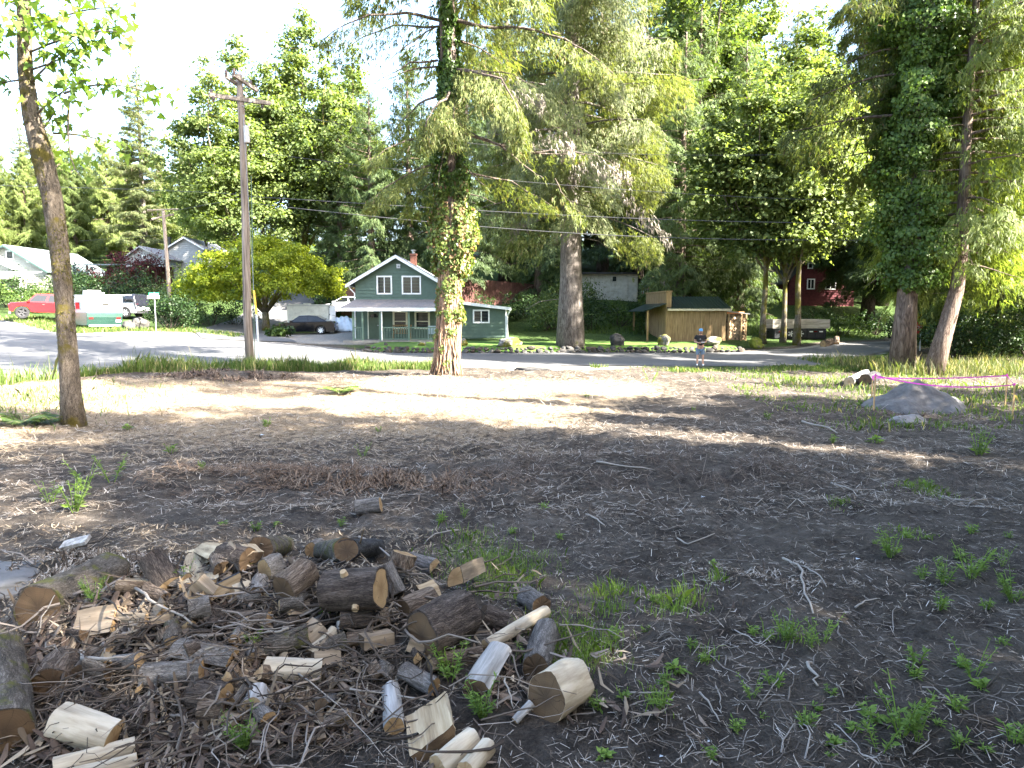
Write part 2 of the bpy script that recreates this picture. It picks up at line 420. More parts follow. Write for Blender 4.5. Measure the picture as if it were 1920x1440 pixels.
def asphalt(name, tone=1.0):
    m, nt, b = new_mat(name)
    v = texco(nt); n1 = noise(nt, v, .35, 6, .6); n2 = noise(nt, v, 60, 4, .7); n3 = noise(nt, texco(nt, 'Object', (.25, 2.2, 1)), .8, 5, .6)
    r = ramp(nt, [tuple(c * tone for c in q) for q in ((.07, .07, .073), (.115, .114, .113), (.165, .16, .155))], [.3, .5, .7])
    nt.links.new(mmath(nt, 'ADD', mmath(nt, 'MULTIPLY', n1, .4), mmath(nt, 'ADD', mmath(nt, 'MULTIPLY', n2, .3), mmath(nt, 'MULTIPLY', n3, .3))), r.inputs[0])
    nt.links.new(r.outputs[0], b.inputs['Base Color']); b.inputs['Roughness'].default_value = .9; b.inputs['Specular IOR Level'].default_value = .2
    nt.links.new(bump(nt, n2, .4, .01), b.inputs['Normal'])
    return m
ASPHALT = asphalt('worn_asphalt')
def build_road():
    xs = np.linspace(-62, 46, 240); rows = 18
    V = []
    for x in xs:
        a = float(near_y(x)) + .18 * float(fbm(x * .9, 1.0, 3)); b_ = float(far_y(x)) + .2 * float(fbm(x * .8, 7.0, 3))
        for t in np.linspace(0, 1, rows):
            V.append((x, a + (b_ - a) * t))
    V = np.array(V); z = hgt(V[:, 0], V[:, 1]) + .012 + .03 * np.sin(np.tile(np.linspace(0, math.pi, rows), len(xs)))
    V = np.column_stack([V, z]); idx = np.arange(len(V)).reshape(len(xs), rows)
    Fq = np.stack([idx[:-1, :-1], idx[1:, :-1], idx[1:, 1:], idx[:-1, 1:]], -1).reshape(-1, 4)
    o = npobj('road', V, Fq, ASPHALT, smooth=True)
    tag(o, 'grey two-lane asphalt road crossing behind the clearing', 'road', kind='structure')
    # drive climbing between the parked cars and the hedge
    P = [sgnd(470, 640), sgnd(440, 625), at(480, 606, 60), at(545, 588, 70), at(610, 575, 82)]
    cx = np.interp(np.linspace(0, 1, 30), np.linspace(0, 1, 5), [p.x for p in P]); cy = np.interp(np.linspace(0, 1, 30), np.linspace(0, 1, 5), [p.y for p in P])
    V = []
    for i in range(30):
        for t in np.linspace(-1, 1, 8): V.append((cx[i] + t * 2.9, cy[i] + t * .5))
    V = np.array(V); z = hgt(V[:, 0], V[:, 1]) + .06; V = np.column_stack([V, z]); idx = np.arange(240).reshape(30, 8)
    Fq = np.stack([idx[:-1, :-1], idx[:-1, 1:], idx[1:, 1:], idx[1:, :-1]], -1).reshape(-1, 4)
    o = npobj('driveway', V, Fq, ASPHALT, smooth=True)
    tag(o, 'asphalt driveway climbing past the parked black sedan', 'driveway', kind='structure')
build_road()

# lawn terrace behind the stone edging
LAWN_X0, LAWN_X1 = at(688, 650, 43.5).x, at(1385, 650, 44).x
def lawn_front(x): return far_y(x) + .55
def lawn_h(x, y):
    t = sstep(0, 7, np.asarray(y) - lawn_front(x))
    return .50 * (1 - t) + .62 * t + .02 * fbm(np.asarray(x) * .5, np.asarray(y) * .5, 2)
def build_lawn():
    xs = np.linspace(LAWN_X0, LAWN_X1, 120); rows = 26; V = []
    for x in xs:
        a = float(lawn_front(x))
        e = min(1, (x - LAWN_X0) / 1.2, (LAWN_X1 - x) / 1.2)
        for t in np.linspace(0, 1, rows): V.append((x, a + (55.0 - a) * t))
    V = np.array(V); z = lawn_h(V[:, 0], V[:, 1])
    z[::rows] -= .35
    V = np.column_stack([V, z]); idx = np.arange(len(V)).reshape(len(xs), rows)
    Fq = np.stack([idx[:-1, :-1], idx[1:, :-1], idx[1:, 1:], idx[:-1, 1:]], -1).reshape(-1, 4)
    LM = mat('mown_lawn', [(.035, .07, .012), (.07, .13, .02), (.12, .19, .035)], scale=2.5, rough=.9, bstr=.6, bdist=.03, detail=9)
    o = npobj('lawn', V, Fq, LM, smooth=True)
    tag(o, 'mown green lawn raised behind the stone edging', 'lawn', kind='structure')
build_lawn()
# ------------------------------------------------------------------ vegetation
LM_MAPLE = leafmat('maple_leaves', (.052, .085, .03), (.17, .215, .072), .5, clump=.22)
LM_MAPLE2 = leafmat('maple_leaves_pale', (.07, .11, .038), (.22, .265, .095), .45, clump=.25)
LM_YELLOW = leafmat('yellow_green_leaves', (.13, .18, .018), (.33, .37, .035), .5, tcol=(1.3, 1.25, .35), clump=.6)
LM_FIR = leafmat('fir_needles', (.05, .072, .026), (.18, .20, .065), .46, clump=.5, brown=((.14, .10, .06), .93))
LM_SPRUCE = leafmat('spruce_needles', (.075, .10, .046), (.23, .25, .11), .46, clump=.5, brown=((.20, .16, .11), .95))
LM_CEDAR = leafmat('cedar_sprays', (.038, .068, .03), (.14, .185, .065), .44, clump=.5)
LM_CEDAR2 = leafmat('pale_cedar_sprays', (.07, .105, .032), (.21, .25, .08), .5, clump=.5)
LM_DARK = leafmat('dark_conifer_sprays', (.022, .044, .020), (.08, .115, .042), .36, clump=.5)
LM_IVY = leafmat('ivy_leaves', (.030, .062, .012), (.10, .165, .030), .34, rough=.38, clump=1.2)
LM_IVY2 = leafmat('pale_ivy_leaves', (.05, .085, .018), (.19, .24, .07), .35, rough=.4, clump=1.2, brown=((.22, .14, .075), .8))
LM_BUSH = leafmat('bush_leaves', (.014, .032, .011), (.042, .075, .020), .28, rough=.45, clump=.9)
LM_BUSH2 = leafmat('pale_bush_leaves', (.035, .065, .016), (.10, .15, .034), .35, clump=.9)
LM_RED = leafmat('purple_leaves', (.030, .010, .012), (.11, .028, .028), .35, tcol=(1.3, .6, .5), clump=.8)
LM_BLUE = leafmat('blue_green_needles', (.030, .055, .050), (.09, .13, .115), .25, clump=.8)
LM_GRASS = leafmat('grass_blades', (.05, .09, .018), (.13, .19, .045), .38, clump=.8, brown=((.38, .32, .17), .91))
LM_GRASS2 = leafmat('dry_grass_blades', (.05, .075, .025), (.14, .15, .06), .35, clump=.8, brown=((.25, .22, .13), .78))
LM_WEED = leafmat('weed_leaves', (.085, .15, .03), (.22, .32, .065), .42, clump=2.0)
BARK_FIR = barkmat('fir_bark', [(.035, .026, .022), (.11, .085, .07), (.19, .155, .13)], 5)
BARK_SPRUCE = barkmat('spruce_bark', [(.06, .05, .043), (.155, .135, .12), (.24, .215, .19)], 7, moss=(.10, .11, .03), mosslev=.62, msc=.6)
BARK_MOSS = barkmat('mossy_maple_bark', [(.035, .028, .02), (.12, .096, .072), (.21, .175, .135)], 16, (1, 1, .3), .8, moss=(.10, .08, .018), mosslev=.53, msc=1.3, bdist=.02)
BARK_MOSS2 = barkmat('moss_gold_bark', [(.05, .042, .032), (.13, .11, .085), (.22, .19, .15)], 12, (1, 1, .3), .8, moss=(.10, .09, .02), mosslev=.45, msc=.9, bdist=.02)
BARK_GREY = barkmat('grey_bark', [(.05, .042, .036), (.13, .115, .10), (.2, .18, .16)], 12)
BARK_DARK = barkmat('dark_bark', [(.02, .016, .013), (.06, .047, .038), (.10, .08, .066)], 8)
BARK_CEDAR = barkmat('cedar_bark', [(.06, .042, .034), (.15, .112, .09), (.25, .20, .165)], 10, (1, 1, .08))
VINE = barkmat('dry_vine_bark', [(.10, .06, .038), (.25, .165, .11), (.40, .29, .20)], 18, (1, 1, .3), .5)

def unit(a): return a / np.maximum(np.linalg.norm(a, axis=-1, keepdims=True), 1e-9)
def leaves(P, D, N, L, W, fold=.25):
    """n folded diamond leaves -> verts, quads"""
    D = unit(D); S = unit(np.cross(D, N)); N2 = np.cross(S, D); L = np.asarray(L)[:, None]; W = np.asarray(W)[:, None]
    mid = P + D * L * .45
    V = np.stack([P, mid + S * W * .5 + N2 * W * fold, P + D * L, mid - S * W * .5 + N2 * W * fold], 1).reshape(-1, 3)
    return V, np.arange(len(V)).reshape(-1, 4)
def rsph(n, rng=NR): return unit(rng.normal(size=(n, 3)))
class Fol:
    """accumulates leaf quads"""
    def __init__(s): s.V, s.T = [], []
    def tri(s, P, D, N, L, W):
        D = unit(D); S = unit(np.cross(D, N)); L = np.asarray(L)[:, None]; W = np.asarray(W)[:, None]
        s.T.append(np.stack([P - S * W * .5, P + S * W * .5, P + D * L], 1).reshape(-1, 3))
    def add(s, P, D, N, L, W, fold=.25):
        v, _ = leaves(P, D, N, L, W, fold); s.V.append(v)
    def obj(s, name, m, parent=None):
        k = 4 if s.V else 3; V = np.concatenate(s.V if s.V else s.T); return npobj(name, V, np.arange(len(V)).reshape(-1, k), m, parent)
    def count(s): return sum(len(v) for v in s.V) // 4

def puff(fol, c, r, n, size, flat=.6, up=.5, rng=NR):
    """a clump of leaves: shell-weighted ellipsoid, leaves roughly facing outwards and up"""
    d = rsph(n, rng); d[:, 2] = np.where(d[:, 2] < -.35, -d[:, 2], d[:, 2])
    rr = r * (.25 + .85 * rng.random(n) ** .7) * (1 + .35 * rng.normal(size=n))
    P = np.asarray(c) + d * rr[:, None] * np.array([1, 1, flat]) + rng.normal(size=(n, 3)) * .10
    N = unit(d * .8 + np.array([0, 0, up]) + rng.normal(size=(n, 3)) * .38)
    D = np.cross(N, rsph(n, rng)); D[:, 2] -= .35
    L = size * rng.uniform(.45, 1.45, n)
    fol.add(P, D, N, L, L * rng.uniform(.6, .95, n))

def limb(p0, p1, sag=0.0, n=6, wob=.05):
    p0, p1 = Vector(p0), Vector(p1); L = (p1 - p0).length
    out = []
    for i in range(n + 1):
        t = i / n; q = p0.lerp(p1, t)
        q.z += sag * L * 4 * t * (1 - t) * .25
        if 0 < i < n: q += Vector((U(-1, 1), U(-1, 1), U(-1, 1))) * wob * L * .4
        out.append(q)
    return out

def broadleaf(name, h, trunk_r, crown_lo, rad, nclump, nleaf, leaf, lm, bark, seed, shape=1.0, flat=.55, csize=(.9, 1.7), lean=0):
    """maple-like tree: trunk, limbs to every clump group, leaf clumps in layers through the crown's volume"""
    rng = np.random.default_rng(seed); R.seed(seed)
    root = bpy.data.objects.new(name, None); COL.objects.link(root)
    w = MB()
    tp = [Vector((lean * t * t + U(-.12, .12) * t * 2, U(-.12, .12) * t * 2, h * .86 * t)) for t in np.linspace(0, 1, 9)]
    w.tube(tp, [trunk_r * (1.35 if i == 0 else 1) * (1 - .85 * i / 8) for i in range(9)], 10, jit=.06)
    fol = Fol()
    # several leaders, each with its own lobe of clumps, so the outline is broken and gaps stay between the lobes
    nl = 9; lead = []
    for q in range(nl):
        a = q * 2.39996 + rng.normal() * .3; lead.append((a, 0 if q == 0 else rad * rng.uniform(.34, .80), h if q == 0 else crown_lo + (h - crown_lo) * rng.uniform(.5, .96), crown_lo + (h - crown_lo) * (.25 if q == 0 else rng.uniform(0, .3)), rng.uniform(.75, 1.15)))
    pth = []
    for a, out, top, low, sc in lead:
        d = Vector((math.cos(a), math.sin(a), 0)); q = []
        for u_ in np.linspace(0, 1, 7):
            z = low * .7 + (top - low * .7) * u_; c = tp[min(8, int(z / (h * .86) * 8))]; q.append(Vector((c.x, c.y, z)) + d * (out * math.sin(min(1, u_ * 1.35) * math.pi / 2)))
        pth.append(q)
        if out: w.tube(q, [trunk_r * .42 * (1 - .13 * k) for k in range(7)], 6, cap=False, jit=.08)
    for i in range(nclump):
        k = int(rng.integers(0, nl)); a0, out, top, low, sc = lead[k]; q = pth[k]; t = .12 + .88 * rng.random() ** .8; f_ = t * 5.999; c = q[int(f_)].lerp(q[min(6, int(f_) + 1)], f_ % 1)
        prof = math.sin(math.pi * min(1, .22 + .78 * t) ** 1.1) ** .7; a = rng.random() * 6.283; rr = rad * .50 * sc * prof * rng.random() ** .5
        cc = np.array([c.x + rr * math.cos(a), c.y + rr * math.sin(a), c.z + rng.normal() * .25 - .12 * rr]); cr = rng.uniform(*csize) * (.6 + .45 * prof)
        puff(fol, cc, cr, int(nleaf * cr * cr), leaf, flat, .7, rng)
        if i % 3 == 0: w.tube(limb(c, (cc[0], cc[1], cc[2] - cr * .2), .15, 4), [.05, .04, .03, .022, .015], 4, cap=False)
    w.build('trunk', bark, root, smooth=True)
    fol.obj('crown', lm, root)
    return root

def fir_branch(fol, wood, pts, rad, width, hang, size, dens, rng, start=.15, rough=.35, tipw=.25, wmat=0, drape=0.0):
    """one conifer branch along pts: wood plus sprays of needle twigs to both sides, hanging by 'hang'"""
    P = np.array([tuple(p) for p in pts]); seg = np.linalg.norm(np.diff(P, axis=0), axis=1); cum = np.concatenate([[0], np.cumsum(seg)]); L = cum[-1]
    if wood is not None: wood.tube(pts, [max(.008, rad * (1 - .85 * c / L)) for c in cum], 5, cap=False, mi=wmat)
    n = int(dens * L * max(.25, width))
    if n < 4: return
    s = start + (1 - start) * rng.random(n) ** .85; q = s * L
    B = np.stack([np.interp(q, cum, P[:, k]) for k in range(3)], 1); e = np.minimum(q + .1, L); e0 = np.maximum(e - .2, 0)
    T = unit(np.stack([np.interp(e, cum, P[:, k]) - np.interp(e0, cum, P[:, k]) for k in range(3)], 1))
    S = unit(np.cross(T, np.array([0, 0, 1.0]))); side = np.where(rng.random(n) < .5, -1, 1)[:, None]
    ww = width * (tipw + (1 - tipw) * np.sin(np.pi * np.clip((s - start) / (1 - start), 0, 1) ** .8)) ; t = rng.random(n) ** .8
    lat = (S * side + T * .65) * (ww * t)[:, None]
    dn = np.zeros((n, 3)); dn[:, 2] = -(hang * ww * t ** 1.5 + drape * rng.random(n) ** 1.3 * (.3 + ww))
    pos = B + lat + dn + rng.normal(size=(n, 3)) * .05
    D = S * side * .8 + T * .7 + rng.normal(size=(n, 3)) * rough; D[:, 2] -= hang * 1.1 + drape * 1.6
    N = np.array([0, 0, .8]) + T * (.5 * hang + 1.1 * drape) + S * side * (.3 * hang + .3 * drape) + rng.normal(size=(n, 3)) * .28
    # every node carries a fan of slim needle twigs
    m = 4; pos = np.repeat(pos, m, 0) + rng.normal(size=(n * m, 3)) * size * .12; D = unit(np.repeat(D, m, 0)) + rng.normal(size=(n * m, 3)) * .30; N = np.repeat(N, m, 0) + rng.normal(size=(n * m, 3)) * .22
    Ls = size * rng.uniform(.4, 1.25, n * m); fol.tri(pos, D, N, Ls, Ls * rng.uniform(.13, .22, n * m))

def conifer(name, h, tr, lo, spread, nb, lm, bark, seed, hang=.3, drape=0.0, size=.34, dens=26, up=.12, droop=.35, wfac=.34, power=.75, flare=1.25, tips=1.0, bare=0, bend=(0, 1), clear=None, short=None):
    rng = np.random.default_rng(seed); R.seed(seed)
    root = bpy.data.objects.new(name, None); COL.objects.link(root)
    w = MB(); fol = Fol()
    tz = np.linspace(0, h, 12)
    bx, by = U(-.3, .3), U(-.3, .3)
    tpt = [Vector((bx * math.sin(z / h * 3) + bend[0] * min(z, bend[1]), by * math.sin(z / h * 2.5), z)) for z in tz]
    w.tube(tpt, [tr * (flare if i == 0 else 1.05 if i == 1 else 1) * (1 - .93 * z / h) + .02 for i, z in enumerate(tz)], 12, jit=.04)
    for i in range(nb):
        t = (i + rng.random()) / nb; t = t ** .9
        z = lo + (h - lo) * t
        L = (spread * (1 - t) ** power + .25) * rng.uniform(.55, 1.12)
        if t < .08: L *= .75
        a = i * 2.39996 + rng.normal() * .35
        if clear is not None and math.sin(a) < clear: a = -a
        if short is not None:
            dd = math.cos(a) * short[0] + math.sin(a) * short[1]; L *= 1 - short[2] * min(1, max(0, dd * 1.4))
        o = Vector((np.interp(z, tz, [p.x for p in tpt]), np.interp(z, tz, [p.y for p in tpt]), z))
        d = Vector((math.cos(a), math.sin(a), 0)); sd = Vector((-d.y, d.x, 0)) * rng.normal() * .12
        u_ = up + .35 * t; dr = droop * (1 - .5 * t) * rng.uniform(.7, 1.3)
        pts = [o + d * (L * s) + sd * (L * s * s) + Vector((0, 0, L * (u_ * s - dr * s * s + tips * .10 * s ** 4))) for s in np.linspace(0, 1, 6)]
        fir_branch(fol, w, pts, .018 + .012 * L, max(.3, L * wfac), hang, size, dens, rng, start=.10 + .12 * (1 - t), drape=drape)
    for i in range(bare):
        z = lo * U(.35, 1.0); a = U(0, 6.28); L = U(.6, 2.2)
        w.tube([(tr * .6 * math.cos(a), tr * .6 * math.sin(a), z), ((tr + L * .6) * math.cos(a), (tr + L * .6) * math.sin(a), z - .1 * L), ((tr + L) * math.cos(a), (tr + L) * math.sin(a), z - .35 * L)], [.035, .022, .008], 5)
    w.build('trunk', bark, root, smooth=True)
    fol.obj('crown', lm, root)
    return root

PROTO = {}
def proto(key, fn):
    """build a kind once; it is placed by its first use and copied afterwards"""
    PROTO[key] = [fn, None]
def plant(key, loc, name, label, cat='tree', group=None, rz=0.0, s=1.0, sz=None, sink=.12):
    e = PROTO[key]
    if e[1] is None: e[1] = e[0](); o = e[1]
    else: o = copy_tree(e[1])
    o.name = name
    o.location = (loc[0], loc[1], loc[2] - sink); o.rotation_euler = (0, 0, rz); o.scale = (s, s, sz or s)
    for k in ('label', 'category', 'group', 'kind'):
        if k in o: del o[k]
    tag(o, label, cat, group)
    return o
def onland(px, py_ignored, Y):
    x = (px - 960) / F * Y / (CP + 0)
    x = at(px, 584, Y).x
    return Vector((x, Y, gh(x, Y)))

proto('mapleA', lambda: broadleaf('broadleaf_tree', 21, .30, 3.0, 5.2, 330, 150, .25, LM_MAPLE, BARK_MOSS2, 21, 1.0, csize=(.6, 1.5)))
proto('mapleB', lambda: broadleaf('broadleaf_tree', 17, .19, 4.2, 4.7, 290, 150, .24, LM_MAPLE2, BARK_MOSS2, 22, .9, csize=(.5, 1.3)))
proto('firA', lambda: conifer('conifer_tree', 32, .55, 4.5, 4.8, 120, LM_FIR, BARK_FIR, 31, hang=.35, drape=.25, size=.42, dens=70, wfac=.42))
proto('firB', lambda: conifer('conifer_tree', 26, .42, 2.5, 4.2, 140, LM_DARK, BARK_DARK, 32, hang=.45, drape=.3, size=.36, dens=62, droop=.5, wfac=.40))
proto('cedarA', lambda: conifer('conifer_tree', 22, .42, 1.2, 3.9, 150, LM_CEDAR, BARK_CEDAR, 33, hang=.7, drape=.45, size=.38, dens=48, droop=.55, power=.6, tips=2.2))
proto('cedarP', lambda: conifer('conifer_tree', 20, .40, 1.5, 4.2, 130, LM_CEDAR2, BARK_CEDAR, 34, hang=.7, drape=.5, size=.42, dens=70, wfac=.42, droop=.5, power=.6, tips=2.2))
proto('firTall', lambda: conifer('conifer_tree', 42, .55, 26, 4.2, 80, LM_FIR, BARK_FIR, 36, hang=.35, drape=.25, size=.42, dens=34, wfac=.42))
proto('spruceP', lambda: conifer('conifer_tree', 25, .45, 3.0, 4.4, 130, LM_SPRUCE, BARK_GREY, 35, hang=.3, drape=.18, size=.42, dens=72, wfac=.40, droop=.4, up=.2))
# ------------------------------------------------------------------ the named trees of the foreground
MAPLE_LEAF = np.array([(0, 0), (.16, .02), (.46, -.06), (.34, .16), (.52, .42), (.24, .36), (.20, .60), (0, 1.0), (-.20, .60), (-.24, .36), (-.52, .42), (-.34, .16), (-.46, -.06), (-.16, .02)])
def lobed(P, D, N, L):
    D = unit(D); S = unit(np.cross(D, N)); N2 = np.cross(S, D); n = len(P); k = len(MAPLE_LEAF)
    T = MAPLE_LEAF[None]
    V = P[:, None] + S[:, None] * (T[..., :1] * L[:, None, None] * .95) + D[:, None] * (T[..., 1:] * L[:, None, None]) + N2[:, None] * ((np.abs(T[..., :1]) ** 1.5 * .35 - .15 * T[..., 1:] ** 2) * L[:, None, None])
    return V.reshape(-1, 3), np.arange(n * k).reshape(n, k)

def left_maple():
    R.seed(5); rng = np.random.default_rng(5); Y = 16.4
    base = gp(140, 797)
    root = empty('maple_tree', base); o0 = Vector(base); Y = base.y
    path = [(140, 802), (133, 745), (127, 640), (118, 540), (110, 455), (98, 370), (78, 290), (58, 215), (47, 130), (45, 40), (42, -80), (50, -260), (40, -480)]
    wid = [23, 18, 16, 15.5, 16, 17.5, 17.5, 14, 12.5, 11, 10, 8, 5]
    w = MB(); pts = [at(x, y, Y) - o0 for x, y in path]
    w.tube(pts, [r * Y / F for r in wid], 16, jit=.05)
    P, D, N = [], [], []
    sprays = [((50, 60), (150, 5), (245, 15), 50, 30), ((50, 100), (170, 45), (235, 62), 80, 28), ((52, 160), (120, 90), (150, 70), 55, 26), ((68, 215), (115, 165), (160, 150), 50, 24),
              ((60, 130), (110, 115), (140, 95), 40, 20), ((120, 175), (210, 135), (318, 190), 44, 20), ((75, 250), (90, 230), (110, 200), 24, 18), ((48, 150), (15, 150), (-30, 165), 26, 18), ((45, 60), (10, 75), (-40, 60), 30, 22),
              ((90, 330), (120, 290), (135, 310), 20, 16), ((130, 180), (120, 300), (150, 330), 22, 18), ((45, 0), (90, -30), (150, -40), 60, 30), ((45, 20), (20, 0), (-30, -20), 40, 30), ((100, 250), (185, 250), (235, 285), 22, 18), ((45, 40), (62, 50), (95, 40), 40, 22), ((45,-60),(120,-140),(230,-160),80,50),((45,-120),(-40,-200),(-120,-220),80,50),((45,-300),(120,-380),(200,-420),120,80),((45,-300),(-60,-420),(-100,-460),120,80)]
    for a, b, c, n, sp in sprays:
        dy = U(-.8, .8)
        A, B, C = at(*a, Y) - o0, at(*b, Y + dy) - o0, at(*c, Y + dy * 1.6) - o0
        q = [A.lerp(B, t).lerp(B.lerp(C, t), t) for t in np.linspace(0, 1, 7)]
        w.tube(q, [.028 * (1 - .8 * i / 6) for i in range(7)], 5, cap=False)
        for i in range(n):
            t = .25 + .75 * rng.random(); p = A.lerp(B, t).lerp(B.lerp(C, t), t)
            p = np.array(p) + rng.normal(size=3) * sp * Y / F * np.array([.8, .8, .55])
            P.append(p)
    P = np.array(P); n = len(P)
    N = unit(rng.normal(size=(n, 3)) * .5 + np.array([.25, -.2, 1])); D = np.cross(N, rsph(n, rng)); D[:, 2] -= .55
    V, Fc = lobed(P, D, N, rng.uniform(.15, .27, n))
    # loose moss skirts on the trunk
    fm = Fol(); mp = []; mn = []
    for i in range(5200):
        t = rng.random(); k = int(t * 9.99) + 1; k = min(k, 10); f_ = rng.random(); c = np.array(pts[k - 1].lerp(pts[k], f_)); r = (wid[k-1] * (1 - f_) + wid[k] * f_) * Y / F
        a = rng.random() * 6.283
        if vnoise(c[2] * 1.7 + 3, a * 1.1) < .56 + .12 * (c[2] < 2.5) - .12 * (4.5 < c[2] < 7.5): continue
        nn = np.array([math.cos(a), math.sin(a), .1]); mp.append(c + nn * r * 1.0); mn.append(nn)
    mp, mn = np.array(mp), np.array(mn); m = len(mp)
    dd = np.tile(np.array([0, 0, -1.0]), (m, 1)) + rng.normal(size=(m, 3)) * .35 + mn * .3
    fm.add(mp, dd, mn, rng.uniform(.03, .08, m), rng.uniform(.015, .035, m))
    w.build('trunk', BARK_MOSS, root, smooth=True)
    npobj('crown', V, Fc, leafmat('big_maple_leaves', (.05, .10, .02), (.15, .22, .035), .5, clump=.9), root)
    fm.obj('moss', leafmat('trunk_moss', (.035, .032, .007), (.12, .10, .016), .25, clump=2.5), root)
    tag(root, 'leaning maple with mossy crooked trunk standing alone beside a fern', 'tree')
left_maple()

def ivy_on(fol, pts, rads, n, size, rng, thick=.35, thr=.35, zlo=0, zhi=99, sc=1.0):
    pa = np.array([tuple(p) for p in pts]); z = rng.uniform(max(zlo, pa[0, 2]), min(zhi, pa[-1, 2]), n); a = rng.random(n) * 6.283
    c = np.stack([np.interp(z, pa[:, 2], pa[:, k]) for k in range(3)], 1); r = np.interp(z, pa[:, 2], rads)
    fade = np.clip((z - max(zlo, pa[0, 2])) / 1.6, 0, 1) * np.clip((min(zhi, pa[-1, 2]) - z) / 1.6, 0, 1); dn = -.45 * (1 - fade) * (.4 + .6 * rng.random(n)) + vnoise(z * .9 * sc + 40, (np.cos(a) * 1.3 + 7) * sc) * .6 + vnoise(z * 2.2 * sc, (np.sin(a) * 2 + 19) * sc) * .4
    keep = dn > thr; z, a, c, r, dn = z[keep], a[keep], c[keep], r[keep], dn[keep]; n = len(z)
    nn = np.stack([np.cos(a), np.sin(a), np.zeros(n)], 1)
    P = c + nn * (r + thick * (dn - thr) / (1 - thr) * 1.6 * (.35 + .65 * rng.random(n)))[:, None]
    N = unit(nn + np.array([0, 0, .45]) + rng.normal(size=(n, 3)) * .5); D = np.cross(N, rsph(n, rng)); D[:, 2] -= .8
    L = size * rng.uniform(.6, 1.35, n); fol.add(P, D, N, L, L * rng.uniform(.65, .95, n))

